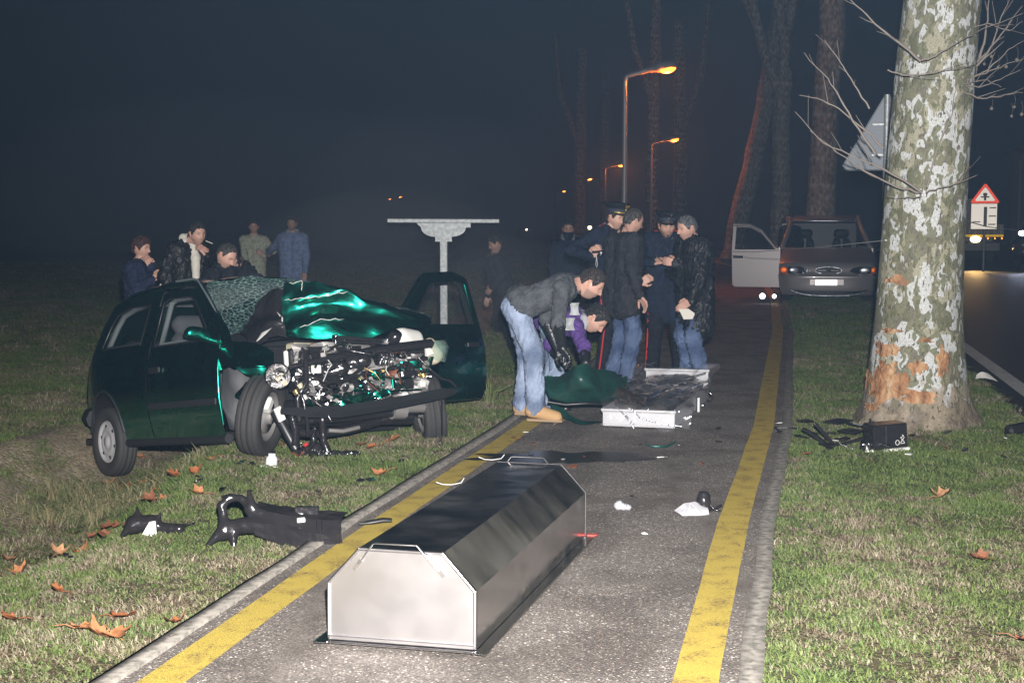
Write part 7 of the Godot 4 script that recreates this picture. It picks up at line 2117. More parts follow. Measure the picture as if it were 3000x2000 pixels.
	for q in [Vector2(-3.2, 3.9), Vector2(0.0, 3.9), Vector2(3.0, 3.9), Vector2(-3.2, 1.2), Vector2(3.0, 1.2)]:
		s = begin(false)
		box(s, Vector3(q.x, q.y, 0.02), Vector3(1.3, 1.6, 0.08), Basis.IDENTITY, 0.01)
		var wn := put("window", done(s), M.lamp_grey, h)
		s = begin(false)
		box(s, Vector3(q.x, q.y, 0.05), Vector3(1.05, 1.35, 0.06), Basis.IDENTITY, 0.01)
		put("lit_window_pane" if q.x < -3.0 and q.y > 2.0 else "pane", done(s), mat(Color(0.8, 0.5, 0.45), 0.5, 0.0, {"emission_enabled": true, "emission": Color(0.85, 0.5, 0.42), "emission_energy_multiplier": 0.5}) if q.x < -3.0 and q.y > 2.0 else M.black_gloss, wn)
	lamp_post("street lamp just inside the right edge of view across the road", 26.4, 76.0, 4.95, 0.0)

func vehicle_light(parent: Node3D, at: Vector3, c: Color, e: float) -> void:
	var l := SpotLight3D.new()
	l.name = "headlight_beam"
	l.position = at
	l.rotation = Vector3(-0.06, PI, 0)
	l.light_color = c
	l.light_energy = e
	l.light_size = 0.1
	l.spot_range = 80.0
	l.spot_angle = 50.0
	l.spot_attenuation = 2.0
	l.spot_angle_attenuation = 1.0
	l.shadow_enabled = true
	parent.add_child(l)

func far_trees() -> void:
	M.far_bark = mat(Color(1, 1, 1), 0.9, 0.0, {"albedo_texture": noise_tex(256, 0.03, [[0.2, lin(0.10, 0.085, 0.065)], [0.45, lin(0.21, 0.185, 0.14)], [0.6, lin(0.27, 0.25, 0.2)], [0.75, lin(0.42, 0.41, 0.38)]], 91, 0, 5), "uv1_triplanar": true, "uv1_scale": Vector3(1.1, 0.5, 1.1)})
	for q in [
		["broad plane tree trunk right behind the van", 8.85, 42.0, 0.43, [Vector3(0, 0, 0), Vector3(0.05, 3, 0), Vector3(0.3, 8, 0), Vector3(0.5, 14, 0)], []],
		["forked plane tree trunk behind the van's open door", 9.9, 54.0, 0.36, [Vector3(0, 0, 0), Vector3(0.02, 3, 0), Vector3(0.05, 6.2, 0), Vector3(0.1, 7.2, 0)], [[Vector3(0.0, 6.2, 0), Vector3(-0.75, 8.0, 0.1), Vector3(-1.1, 9.6, 0.1), Vector3(-2.2, 11.4, 0)], [Vector3(0.05, 6.4, 0), Vector3(0.15, 8.5, 0), Vector3(0.8, 11.5, 0), Vector3(1.4, 13.5, 0)], [Vector3(0.12, 8.0, 0.1), Vector3(-0.35, 10.2, 0.3), Vector3(-0.6, 13.0, 0.2)]]],
		["leaning tree trunk left of the forked one", 9.3, 61.0, 0.46, [Vector3(0, 0, 0), Vector3(0.25, 2, 0), Vector3(1.0, 5.2, 0), Vector3(1.5, 8.2, 0), Vector3(1.9, 11, 0)], [[Vector3(1.45, 7.8, 0), Vector3(0.9, 9.6, 0), Vector3(-0.2, 12.0, 0)]]],
		["faint tree trunk behind the second street lamp", 6.9, 72.0, 0.34, [Vector3(0, 0, 0), Vector3(0.0, 4, 0), Vector3(0.1, 9, 0), Vector3(0.2, 14, 0)], [[Vector3(0.05, 7.5, 0), Vector3(-0.9, 10.0, 0), Vector3(-1.4, 13, 0)]]],
		["dim tree trunk on the left of the path beyond the third street lamp", 4.4, 97.0, 0.4, [Vector3(0, 0, 0), Vector3(0.1, 5, 0), Vector3(0.3, 13, 0)], [[Vector3(0.1, 6.5, 0), Vector3(-1.2, 10.0, 0), Vector3(-1.6, 14, 0)]]],
		["dim tree trunk between the second lamp and the leaning tree", 9.6, 84.0, 0.42, [Vector3(0, 0, 0), Vector3(0.1, 5, 0), Vector3(-0.1, 13, 0)], [[Vector3(0.1, 6.5, 0), Vector3(1.2, 10.0, 0), Vector3(1.6, 14, 0)]]],
		["slim far tree trunk near the fourth street lamp", 6.6, 104.0, 0.36, [Vector3(0, 0, 0), Vector3(0.0, 5, 0), Vector3(0.1, 12, 0)], []],
	]:
		var t := thing("bare_tree", q[0], "tree", Vector3(q[1], -0.05, -q[2]), Basis.IDENTITY, "plane trees along the verge")
		var s := begin()
		var pts := []
		var rad := []
		for i in q[4].size() - 1:
			for k in 5:
				var p: Vector3 = q[4][i].lerp(q[4][i + 1], k / 5.0)
				pts.append(p + Vector3(nz.get_noise_2d(p.y * 40.0, q[1] * 90.0), 0, 0) * 0.12)
				var h := p.y
				rad.append(q[3] * (1.0 - 0.022 * h + 0.35 * exp(-h / 0.35)) * (1.0 + 0.1 * nz.get_noise_2d(h * 70.0, q[2])))
		pts.append(q[4][-1])
		rad.append(q[3] * 0.65)
		tube(s, pts, rad, 18)
		put("trunk", done(s), M.far_bark, t)
		for l in q[5]:
			s = begin()
			var r2 := []
			for i in l.size(): r2.append(lerpf(q[3] * 0.55, 0.12, float(i) / (l.size() - 1)))
			tube(s, l, r2, 10)
			put("limb", done(s), M.far_bark, t)

func open_case() -> void:
	M.film = mat(Color(0.92, 0.93, 0.97, 0.05), 0.08, 0.0, {"transparency": BaseMaterial3D.TRANSPARENCY_ALPHA, "metallic_specular": 0.9})
	M.foil = mat(lin(0.62, 0.62, 0.64), 0.28, 1.0)
	M.tray = mat(lin(0.36, 0.36, 0.37), 0.5, 0.4)
	var yaw := -0.27
	var t := thing("zinc_tray", "open zinc case bottom with clear film draped over it, near the kneeling men", "coffin", Vector3(0.965, 0.01, -11.0), Basis(Vector3.UP, yaw))
	var L := 1.85
	for q in [[Vector3(0, 0.01, -L / 2), Vector3(0.54, 0.012, L)], [Vector3(-0.275, 0.075, -L / 2), Vector3(0.008, 0.14, L)], [Vector3(0.275, 0.075, -L / 2), Vector3(0.008, 0.14, L)]]:
		var s := begin(false)
		box(s, q[0], q[1], Basis.IDENTITY, 0.002)
		put("bottom_sheet" if q[0].x == 0.0 else "side_wall", done(s), M.tray, t)
	for z in [0.0, -L]:
		var s := begin(false)
		box(s, Vector3(0, 0.07 if z == 0.0 else 0.135, z), Vector3(0.555, 0.11 if z == 0.0 else 0.25, 0.008), Basis.IDENTITY, 0.002)
		var e := put("end_panel", done(s), M.tray, t)
		s = begin(false)
		box(s, Vector3(0, 0.13 if z == 0.0 else 0.262, z + 0.012), Vector3(0.58, 0.02, 0.02), Basis.IDENTITY, 0.004)
		put("rolled_lip", done(s), M.tray, e)
		s = begin(false)
		box(s, Vector3(0, 0.115 if z == 0.0 else 0.248, z + 0.009), Vector3(0.57, 0.008, 0.012), Basis.IDENTITY, 0.002)
		put("rolled_lip", done(s), M.tray, e)
	for q in [Vector3(0.30, 0.05, -1.15)]:
		var s := begin(false)
		box(s, q, Vector3(0.02, 0.12, 0.10), Basis.IDENTITY, 0.002)
		put("side_bracket", done(s), M.tray, t)
	var s := begin()
	tube(s, [Vector3(0.31, 0.13, -1.45), Vector3(0.35, 0.12, -1.42), Vector3(0.37, 0.08, -1.45), Vector3(0.35, 0.04, -1.5), Vector3(0.31, 0.05, -1.52)], 0.009, 6)
	put("chain_handle", done(s), M.chrome, t)
	var dk := soup()
	nets([[Vector3(-0.12, 0.09, -0.25), Vector3(0.0, 0.07, -1.0), 0.09, 0.06], [Vector3(0.1, 0.07, -0.3), Vector3(0.08, 0.06, -0.95), 0.08, 0.06], [Vector3(-0.1, 0.12, -0.35), Vector3(-0.26, 0.17, -0.5), 0.09, 0.08]], 0.018, 0.04, dk, 0.010, 8.0)
	tag(put("dark_bundle", soup_mesh(dk), mat(lin(0.035, 0.03, 0.026), 0.3), null), "dark wrapped bundle lying in the open zinc tray", "bundle")
	var db := get_node(NodePath("dark_bundle")) as Node3D
	db.transform = t.transform
	# clear film hanging over the tray
	var r := RandomNumberGenerator.new()
	r.seed = 12
	var rows := []
	for i in 8:
		var row := []
		var z := [0.05, 0.035, 0.0, -0.45, -0.95, -1.4, -1.8, -1.86][i] as float
		for k in 7:
			var f := k / 6.0 * 2.0 - 1.0
			var y: float = [0.012, 0.09, 0.155, 0.18, 0.17, 0.19, 0.275, 0.25][i]
			y += (0.05 * absf(f) * absf(f) if i > 2 else 0.0)
			row.append(Vector3(f * (0.36 if i > 1 else 0.34) + (0.06 if i < 3 else 0.0), y + r.randf_range(-0.02, 0.02) * (1.0 if i > 1 else 0.3), z + r.randf_range(-0.015, 0.015)))
		rows.append(row)
	s = begin()
	grid_sheet(s, rows, 5, 0.07, 9)
	put("clear_film", done(s), M.film, t)
	for q in [[Vector3(-0.16, 0.155, 0.03), Vector3(-0.05, 0.05, 0.07), Vector3(-0.02, 0.0, 0.075)], [Vector3(-0.06, 0.16, 0.03), Vector3(0.02, 0.085, 0.06), Vector3(0.2, 0.04, 0.06), Vector3(0.34, 0.03, 0.055)], [Vector3(-0.12, 0.13, 0.04), Vector3(-0.02, 0.03, 0.07)], [Vector3(-0.2, 0.2, -0.7), Vector3(0.05, 0.24, -0.9), Vector3(0.33, 0.3, -1.3)], [Vector3(-0.25, 0.24, -1.2), Vector3(-0.22, 0.33, -1.45), Vector3(-0.14, 0.35, -1.6)]]:
		s = begin()
		tube(s, q[0 if false else 0] if false else q, 0.0045, 5)
		put("film_fold", done(s), M.reflector, t)
	for q in [[0.0, -1.05, -1.80, 0.06, 55], [0.17, -0.35, -1.2, 0.10, 56]]:
		s = begin(false)
		var fr := []
		for a in 6:
			var row := []
			for c in 6:
				var f := c / 5.0 * 2.0 - 1.0
				row.append(Vector3(q[0] + f * (0.26 if q[0] == 0.0 else 0.1), q[3] + (0.15 * pow(a / 5.0, 1.6) if q[0] == 0.0 else 0.07 * absf(f)) + r.randf_range(-0.018, 0.018), lerpf(q[1], q[2], a / 5.0)))
			fr.append(row)
		grid_sheet(s, fr, 3, 0.04, q[4], true)
		put("crumpled_foil", done(s), M.foil, t)
	# green body bag lifted from the tray
	var g := thing("green_bag", "dark green heavy plastic bag lifted out of the open tray", "bag", Vector3(0.8, 0.0, -11.4))
	s = begin()
	grid_sheet(s, [
		[Vector3(-0.56, 0.35, -0.10), Vector3(-0.41, 0.36, -0.05), Vector3(-0.27, 0.47, 0.28), Vector3(-0.06, 0.39, -0.10), Vector3(0.15, 0.29, -0.50)],
		[Vector3(-0.54, 0.29, 0.05), Vector3(-0.40, 0.30, 0.13), Vector3(-0.26, 0.39, 0.35), Vector3(-0.07, 0.32, 0.05), Vector3(0.12, 0.25, -0.35)],
		[Vector3(-0.53, 0.22, 0.10), Vector3(-0.39, 0.24, 0.20), Vector3(-0.24, 0.27, 0.30), Vector3(-0.08, 0.24, 0.15), Vector3(0.07, 0.20, -0.20)],
		[Vector3(-0.51, 0.17, 0.05), Vector3(-0.38, 0.15, 0.05), Vector3(-0.23, 0.17, 0.10), Vector3(-0.07, 0.15, 0.00), Vector3(0.05, 0.13, -0.20)],
		[Vector3(-0.50, 0.16, -0.30), Vector3(-0.36, 0.15, -0.30), Vector3(-0.21, 0.16, -0.30), Vector3(-0.04, 0.15, -0.40), Vector3(0.07, 0.16, -0.50)],
		[Vector3(-0.56, 0.34, -0.12), Vector3(-0.40, 0.33, -0.20), Vector3(-0.24, 0.42, -0.05), Vector3(-0.05, 0.35, -0.30), Vector3(0.15, 0.27, -0.55)]], 7, 0.05, 31)
	var bag := mat(lin(0.006, 0.036, 0.027), 0.45, 0.0, {"heightmap_enabled": true, "heightmap_texture": M.weave, "heightmap_scale": 0.15, "uv1_triplanar": true, "uv1_scale": Vector3.ONE * 4.0})
	put("bag_cloth", done(s), bag, g)
	s = begin()
	grid_sheet(s, [[Vector3(-0.5, 0.16, 0.02), Vector3(-0.4, 0.1, 0.05), Vector3(-0.3, 0.04, 0.08), Vector3(-0.1, 0.02, 0.1), Vector3(0.0, 0.02, 0.1)], [Vector3(-0.49, 0.12, 0.1), Vector3(-0.38, 0.05, 0.16), Vector3(-0.28, 0.015, 0.2), Vector3(-0.12, 0.012, 0.2), Vector3(-0.02, 0.012, 0.18)]], 6, 0.03, 33)
	put("trailing_flap", done(s), bag, g)
	s = begin()
	tube(s, [Vector3(-0.52, 0.165, 0.07), Vector3(-0.38, 0.145, 0.08), Vector3(-0.23, 0.16, 0.12), Vector3(-0.07, 0.145, 0.03), Vector3(0.06, 0.125, -0.18)], 0.012, 6)
	put("hem", done(s), M.black, g)

func shard(at: Vector3, size: float, m: Material, r: RandomNumberGenerator, called: String, label: String, group: String, flat := 0.35) -> void:
	var s := begin(false)
	var p := PackedVector2Array()
	var n := r.randi_range(4, 7)
	for i in n:
		var a := TAU * i / n + r.randf_range(-0.3, 0.3)
		p.append(Vector2(cos(a) * r.randf_range(0.5, 1.3), sin(a) * r.randf_range(0.25, 0.8)) * size)
	plate(s, p, size * flat * 0.5, Transform3D(Basis(Vector3.UP, r.randf() * TAU) * Basis(Vector3.RIGHT, PI / 2 + r.randf_range(-0.5, 0.5)), Vector3(0, size * 0.3, 0)))
	var o := put(called, done(s), m)
	o.position = at
	var kind: String = {M.black: "matt black", M.black_gloss: "shiny black", M.rust: "rusty", M.pale: "whitish", M.chrome: "bright metal"}[m]
	var big := "large" if size > 0.042 else ("small" if size > 0.02 else "tiny")
	tag(o, "%s %s %s" % [big, kind, label], "debris", kind + " " + group)

func debris() -> void:
	var r := RandomNumberGenerator.new()
	r.seed = 2024
	var s: SurfaceTool
	# torn black plastic carrier from the car on the left grass
	var t := thing("torn_plastic_part", "large torn black plastic car part with a looped end lying on the left grass", "car part", Vector3(-1.16, ground_y(-1.16, -7.11) + 0.02, -7.11), Basis(Vector3.UP, -0.12))
	s = begin(false)
	grid_sheet(s, [[Vector3(-0.12, 0.17, -0.07), Vector3(0.04, 0.16, -0.07), Vector3(0.19, 0.15, -0.07), Vector3(0.33, 0.135, -0.07)], [Vector3(-0.12, 0.15, 0.015), Vector3(0.04, 0.13, 0.02), Vector3(0.19, 0.115, 0.02), Vector3(0.33, 0.105, 0.02)], [Vector3(-0.11, 0.10, 0.065), Vector3(0.04, 0.075, 0.07), Vector3(0.19, 0.06, 0.07), Vector3(0.335, 0.045, 0.07)], [Vector3(-0.10, 0.03, 0.06), Vector3(0.04, -0.005, 0.065), Vector3(0.19, -0.02, 0.065), Vector3(0.335, -0.02, 0.06)]], 3, 0.03, 5, true)
	put("channel", done(s), M.black_gloss, t)
	for x in [0.21, 0.235, 0.325]:
		s = begin(false)
		box(s, Vector3(x, 0.06, 0.064), Vector3(0.006, 0.11, 0.02), Basis.IDENTITY, 0.002)
		put("rib", done(s), M.black_gloss, t)
	s = begin(false)
	box(s, Vector3(0.14, 0.145, -0.03), Vector3(0.12, 0.05, 0.04), Basis(Vector3.UP, 0.1), 0.006)
	put("bracket", done(s), M.black_gloss, t)
	var d := soup()
	nets([[Vector3(-0.04, 0.08, 0.02), Vector3(-0.17, 0.075, 0.02), 0.045, 0.04], [Vector3(-0.17, 0.075, 0.02), Vector3(-0.26, 0.07, 0.03), 0.036, 0.034], [Vector3(-0.26, 0.03, 0.035), Vector3(-0.285, 0.17, 0.0), 0.032, 0.02], [Vector3(-0.285, 0.17, 0.0), Vector3(-0.25, 0.205, -0.02), 0.024, 0.02], [Vector3(-0.25, 0.205, -0.02), Vector3(-0.19, 0.20, -0.02), 0.02, 0.018], [Vector3(-0.19, 0.20, -0.02), Vector3(-0.14, 0.16, 0.0), 0.016, 0.022], [Vector3(-0.14, 0.15, 0.0), Vector3(-0.06, 0.12, 0.0), 0.03, 0.036], [Vector3(-0.13, 0.17, 0.0), Vector3(-0.155, 0.245, -0.02), 0.026, 0.008], [Vector3(-0.27, 0.05, 0.04), Vector3(-0.34, -0.02, 0.08), 0.035, 0.012], [Vector3(-0.22, 0.04, 0.04), Vector3(-0.2, -0.03, 0.08), 0.03, 0.012]], 0.009, 0.015, d, 0.003, 7.0)
	put("looped_end", soup_mesh(d), M.black_gloss, t)
	s = begin(false)
	box(s, Vector3(0.13, 0.115, 0.045), Vector3(0.04, 0.02, 0.02), Basis(Vector3(1, 1, 0).normalized(), 0.5), 0.003)
	put("pale_clip", done(s), M.pale, t)
	t = thing("torn_plastic_part", "small torn black plastic car part with a white scrap on the left grass", "car part", Vector3(-1.85, ground_y(-1.85, -7.48) + 0.01, -7.48))
	d = soup()
	nets([[Vector3(-0.12, 0.05, 0), Vector3(-0.02, 0.06, 0), 0.05, 0.04], [Vector3(-0.1, 0.08, 0), Vector3(-0.11, 0.14, -0.02), 0.025, 0.008], [Vector3(0.0, 0.07, 0), Vector3(0.02, 0.115, 0), 0.02, 0.006], [Vector3(0.0, 0.035, 0.0), Vector3(0.12, 0.03, 0.02), 0.03, 0.028], [Vector3(0.12, 0.04, 0.0), Vector3(0.19, 0.06, -0.02), 0.012, 0.004], [Vector3(-0.14, 0.03, 0.02), Vector3(-0.18, 0.0, 0.04), 0.03, 0.01]], 0.01, 0.015, d, 0.004, 8.0)
	put("shell", soup_mesh(d), M.black_gloss, t)
	s = begin(false)
	plate(s, PackedVector2Array([Vector2(-0.07, 0.0), Vector2(-0.03, 0.075), Vector2(0.0, 0.08), Vector2(0.012, 0.0)]), 0.012, Transform3D(Basis(Vector3.RIGHT, -0.3), Vector3(-0.0, 0.0, 0.06)))
	put("white_scrap", done(s), M.pale, t)
	# headlamp fragments on the path
	t = thing("lamp_fragment", "broken white lamp housing with a black bulb holder on the path beside the yellow line", "car part", Vector3(1.0, 0.004, -7.76), Basis(Vector3.UP, 0.2).scaled(Vector3(0.9, 0.72, 0.8)))
	s = begin(false)
	grid_sheet(s, [[Vector3(-0.15, 0.0, -0.02), Vector3(-0.09, 0.035, -0.05), Vector3(-0.02, 0.05, -0.06), Vector3(0.05, 0.03, -0.04)], [Vector3(-0.15, 0.025, 0.02), Vector3(-0.08, 0.075, 0.0), Vector3(-0.01, 0.085, -0.01), Vector3(0.06, 0.05, 0.01)], [Vector3(-0.13, 0.012, 0.06), Vector3(-0.07, 0.045, 0.05), Vector3(0.0, 0.04, 0.05), Vector3(0.055, 0.03, 0.045)], [Vector3(-0.12, 0.0, 0.075), Vector3(-0.06, 0.0, 0.08), Vector3(0.0, 0.0, 0.08), Vector3(0.055, 0.0, 0.06)]], 2, 0.015, 3, true)
	tube(s, [Vector3(-0.09, 0.02, 0.075), Vector3(-0.05, 0.078, 0.03), Vector3(0.0, 0.025, 0.075)], 0.008, 4)
	put("white_housing", done(s), mat(lin(0.36, 0.36, 0.38), 0.35, 0.2), t)
	s = begin(false)
	plate(s, PackedVector2Array([Vector2(-0.03, 0.0), Vector2(0.0, 0.04), Vector2(0.03, 0.0)]), 0.004, Transform3D(Basis(Vector3.RIGHT, -0.6), Vector3(-0.055, 0.02, 0.05)))
	put("facet", done(s), M.reflector, t)
	s = begin()
	tube(s, [Vector3(0.05, 0.0, -0.01), Vector3(0.05, 0.07, -0.015), Vector3(0.048, 0.13, -0.02), Vector3(0.048, 0.155, -0.02)], [0.03, 0.042, 0.04, 0.026], 12)
	put("bulb_holder", done(s), M.black_gloss, t)
	s = begin()
	tube(s, [Vector3(0.06, 0.02, 0.02), Vector3(0.12, 0.03, 0.0), Vector3(0.16, 0.05, -0.02)], 0.008, 6)
	tube(s, [Vector3(0.08, 0.06, 0.0), Vector3(0.11, 0.02, 0.01), Vector3(0.14, 0.015, 0.03)], 0.007, 6)
	put("wire_stub", done(s), M.black_gloss, t)
	t = thing("lamp_fragment", "crumpled white and chrome lamp fragment in the middle of the path", "car part", Vector3(0.6, 0.004, -7.86), Basis.from_scale(Vector3(0.75, 0.75, 0.75)))
	d = soup()
	nets([[Vector3(-0.03, 0.025, 0), Vector3(-0.02, 0.04, 0), 0.03, 0.028], [Vector3(0.0, 0.02, 0.0), Vector3(0.05, 0.018, 0.01), 0.026, 0.022]], 0.007, 0.008, d, 0.006, 20.0)
	put("white_shell", soup_mesh(d), mat(lin(0.36, 0.36, 0.39), 0.3, 0.3), t)
	s = begin(false)
	for i in 3: box(s, Vector3(0.02 + 0.016 * i, 0.035, 0.022), Vector3(0.005, 0.035, 0.02), Basis(Vector3(0, 0, 1), -0.2), 0.001)
	put("chrome_fins", done(s), M.chrome, t)
	# car battery at the foot of the tree
	t = thing("car_battery", "black car battery with white symbols at the foot of the plane tree", "battery", Vector3(2.62, -0.02, -10.1), Basis(Vector3.UP, 0.22) * Basis(Vector3(0, 0, 1), 0.06))
	s = begin(false)
	box(s, Vector3(0, 0.105, 0), Vector3(0.255, 0.175, 0.17), Basis.IDENTITY, 0.008)
	put("battery_case", done(s), M.black_gloss, t)
	s = begin(false)
	box(s, Vector3(0.04, 0.012, 0.012), Vector3(0.19, 0.022, 0.18), Basis.IDENTITY, 0.004)
	put("pale_base_edge", done(s), M.pale, t)
	s = begin(false)
	box(s, Vector3(-0.035, 0.1, 0.087), Vector3(0.008, 0.17, 0.006), Basis.IDENTITY, 0.001)
	put("edge_rib", done(s), M.dark_trim, t)
	var sym := begin(false)
	for q in [[Vector3(0.075, 0.075, 0), 0.07, 0.9], [Vector3(0.075, 0.075, 0), 0.07, -0.9], [Vector3(0.075, 0.043, 0), 0.045, 0.0], [Vector3(0.075, 0.105, 0), 0.03, 0.4], [Vector3(0.08, 0.118, 0), 0.02, -0.8]]:
		box(sym, q[0] * 0.75 + Vector3(0.03, 0.02, 0.087), Vector3(q[1] * 0.7, 0.004, 0.003), Basis(Vector3(0, 0, 1), q[2]), 0.0005)
	put("crossed_bin_symbol", done(sym), M.pale, t)
	sym = begin()
	var cir := []
	for i in 17: cir.append(Vector3(0.048 + 0.014 * cos(TAU * i / 16), 0.06 + 0.017 * sin(TAU * i / 16), 0.087))
	tube(sym, cir, 0.0025, 5, false)
	put("recycling_symbol", done(sym), M.pale, t)
	t = thing("broken_black_trim", "tangle of black straps and brackets left of the car battery", "car part", Vector3(2.32, -0.02, -10.2))
	for q in [[[Vector3(-0.24, 0.12, -0.1), Vector3(-0.2, 0.1, -0.06), Vector3(-0.1, 0.03, 0.0)], 0.025], [[Vector3(-0.16, 0.16, -0.1), Vector3(-0.12, 0.12, -0.08), Vector3(-0.05, 0.03, 0.0)], 0.026], [[Vector3(-0.14, 0.03, 0.0), Vector3(0.0, 0.02, 0.0), Vector3(0.22, 0.08, -0.02)], 0.02], [[Vector3(-0.15, -0.03, 0.2), Vector3(-0.1, 0.03, 0.12), Vector3(-0.03, 0.04, 0.08)], 0.02], [[Vector3(-0.02, 0.04, 0.08), Vector3(0.1, 0.0, 0.12), Vector3(0.2, -0.02, 0.14)], 0.012]]:
		s = begin()
		tube(s, q[0], q[1], 6, true, 0.5)
		put("strap", done(s), M.black_gloss, t)
	d = soup()
	nets([[Vector3(0.17, 0.02, 0.1), Vector3(0.22, 0.07, 0.06), 0.05, 0.05], [Vector3(0.22, 0.07, 0.06), Vector3(0.28, 0.11, 0.02), 0.05, 0.04], [Vector3(0.24, 0.14, 0.0), Vector3(0.22, 0.2, -0.02), 0.03, 0.012]], 0.012, 0.02, d, 0.015, 20.0)
	put("bracket", soup_mesh(d), M.black_gloss, t)
	s = begin(false)
	plate(s, PackedVector2Array([Vector2(0.14, -0.02), Vector2(0.15, 0.03), Vector2(0.165, -0.005), Vector2(0.23, 0.01), Vector2(0.2, -0.03)]), 0.008, Transform3D(Basis(Vector3.RIGHT, -0.4), Vector3(0, 0.01, 0.17)))
	put("white_scrap", done(s), M.pale, t)
	# curved green trim, wires, straps, bottle, scraps
	s = begin()
	tube(s, [Vector3(-0.11, 0.02, 0), Vector3(-0.05, 0.012, 0.01), Vector3(0.04, 0.012, 0.01), Vector3(0.1, 0.045, 0.0)], [0.004, 0.014, 0.016, 0.006], 6, true, 0.6)
	var o := put("curved_trim", done(s), mat(lin(0.01, 0.06, 0.05), 0.3, 0.6))
	o.position = Vector3(1.04, 0.004, -10.04)
	tag(o, "curved dark green trim strip on the path in front of the open tray", "debris")
	for q in [[Vector3(-0.13, 0.01, -9.45), "white forked wire on the left yellow line behind the zinc case", 0.0], [Vector3(-0.36, 0.018, -8.5), "short pale curved wire on the left yellow line", 1.2]]:
		s = begin()
		tube(s, [Vector3(-0.09, 0.025, 0), Vector3(-0.05, 0.01, 0), Vector3(0.0, 0.008, 0.01), Vector3(0.06, 0.015, 0), Vector3(0.08, 0.04, -0.01)], 0.0032, 6)
		o = put("loose_wire", done(s), M.pale)
		o.position = q[0]
		o.rotation.y = q[2] * 0.2
		tag(o, q[1], "debris")
	s = begin()
	tube(s, [Vector3(-0.09, 0.01, 0.02), Vector3(-0.03, 0.015, 0), Vector3(0.03, 0.022, -0.02), Vector3(0.075, 0.02, -0.03)], [0.01, 0.022, 0.024, 0.02], 6, true, 0.5)
	o = put("black_strip", done(s), M.black)
	o.position = Vector3(-0.7, 0.01, -7.42)
	tag(o, "black rubber strip across the left yellow line beside the zinc case", "debris")
	t = thing("white_bottle", "small white plastic container below the wreck's crushed front wheel", "container", Vector3(-1.60, ground_y(-1.6, -9.56), -9.56), Basis(Vector3(0, 0, 1), -0.08))
	s = begin()
	lathe(s, [Vector2(0, 0), Vector2(0.036, 0.0), Vector2(0.04, 0.01), Vector2(0.038, 0.06), Vector2(0.024, 0.075), Vector2(0.024, 0.09), Vector2(0.0, 0.09)], Transform3D.IDENTITY, 14)
	put("flask", done(s), mat(lin(0.6, 0.6, 0.62), 0.5), t)
	s = begin(false)
	box(s, Vector3(-0.01, 0.008, 0.04), Vector3(0.12, 0.012, 0.05), Basis(Vector3.UP, 0.2), 0.003)
	put("base_scrap", done(s), M.pale, t)
	t = thing("engine_debris", "oily red and grey engine debris on the grass below the wreck", "debris", Vector3(-1.36, ground_y(-1.36, -9.95), -9.95))
	d = soup()
	nets([[Vector3(-0.1, 0.03, 0), Vector3(0.0, 0.05, 0.02), 0.04, 0.05], [Vector3(0.0, 0.05, 0.02), Vector3(0.12, 0.02, 0.04), 0.04, 0.03], [Vector3(-0.02, 0.05, 0), Vector3(0.0, 0.2, 0.0), 0.03, 0.02], [Vector3(0.1, 0.02, 0.03), Vector3(0.3, 0.02, 0.02), 0.03, 0.02]], 0.011, 0.015, d, 0.02, 20.0)
	put("oily_lump", soup_mesh(d), M.black_gloss, t)
	for q in 6:
		s = begin(false)
		box(s, Vector3(r.randf_range(-0.14, 0.1), r.randf_range(0.05, 0.1), r.randf_range(0.02, 0.08)), Vector3(0.03, 0.02, 0.02), Basis(Vector3(1, 1, 0).normalized(), r.randf() * 3.0), 0.003)
		put("scrap", done(s), [mat(lin(0.4, 0.03, 0.03), 0.4), M.pale, M.chrome][q % 3], t)
	s = begin(false)
	box(s, Vector3.ZERO, Vector3(0.42, 0.07, 0.1), Basis(Vector3.UP, 0.3) * Basis(Vector3(0, 0, 1), 0.12), 0.02)
	o = put("black_bumper_piece", done(s), M.black)
	o.position = Vector3(3.92, 0.035, -10.9)
	tag(o, "black bumper piece on the grass right of the plane tree", "debris")
	s = begin()
	grid_sheet(s, [[Vector3(-0.1, 0.05, 0), Vector3(-0.03, 0.09, 0), Vector3(0.05, 0.06, 0)], [Vector3(-0.12, 0.0, 0.03), Vector3(-0.02, 0.03, 0.05), Vector3(0.1, 0.01, 0.03)]], 4, 0.03, 8)
	o = put("white_plastic_scrap", done(s), M.pale)
	o.position = Vector3(4.73, 0.0, -14.4)
	tag(o, "crumpled white plastic scrap by the road edge line", "debris")
	s = begin()
	ball(s, Vector3(0, 0.03, 0), Vector3(0.016, 0.01, 0.012), Basis.IDENTITY, 8, 5)
	o = put("yellow_cap", done(s), mat(lin(0.75, 0.6, 0.03), 0.5))
	o.position = Vector3(-1.91, ground_y(-1.91, -7.7) + 0.02, -7.75)
	tag(o, "tiny bright yellow cap on the left grass", "debris")
	# oil spilled behind the zinc case
	var pud := PackedVector2Array()
	for i in 48:
		var a := TAU * i / 48
		var rr := 1.0 + 0.55 * nz.get_noise_2d(cos(a) * 90.0, sin(a) * 90.0) + 0.25 * nz.get_noise_2d(cos(a) * 330.0, sin(a) * 330.0)
		pud.append(Vector2(cos(a) * 0.62 * rr, sin(a) * 0.24 * rr))
	s = SurfaceTool.new()
	s.begin(Mesh.PRIMITIVE_TRIANGLES)
	panel(s, pud, [], 0.2, func(p: Vector2) -> Vector3: return Vector3(p.x + 0.38, 0.008, -9.62 + p.y - 0.05 * p.x))
	tag(put("oil_puddle", s.commit(), mat(lin(0.012, 0.011, 0.011), 0.3)), "dark oil spill across the path behind the zinc case", "spill")
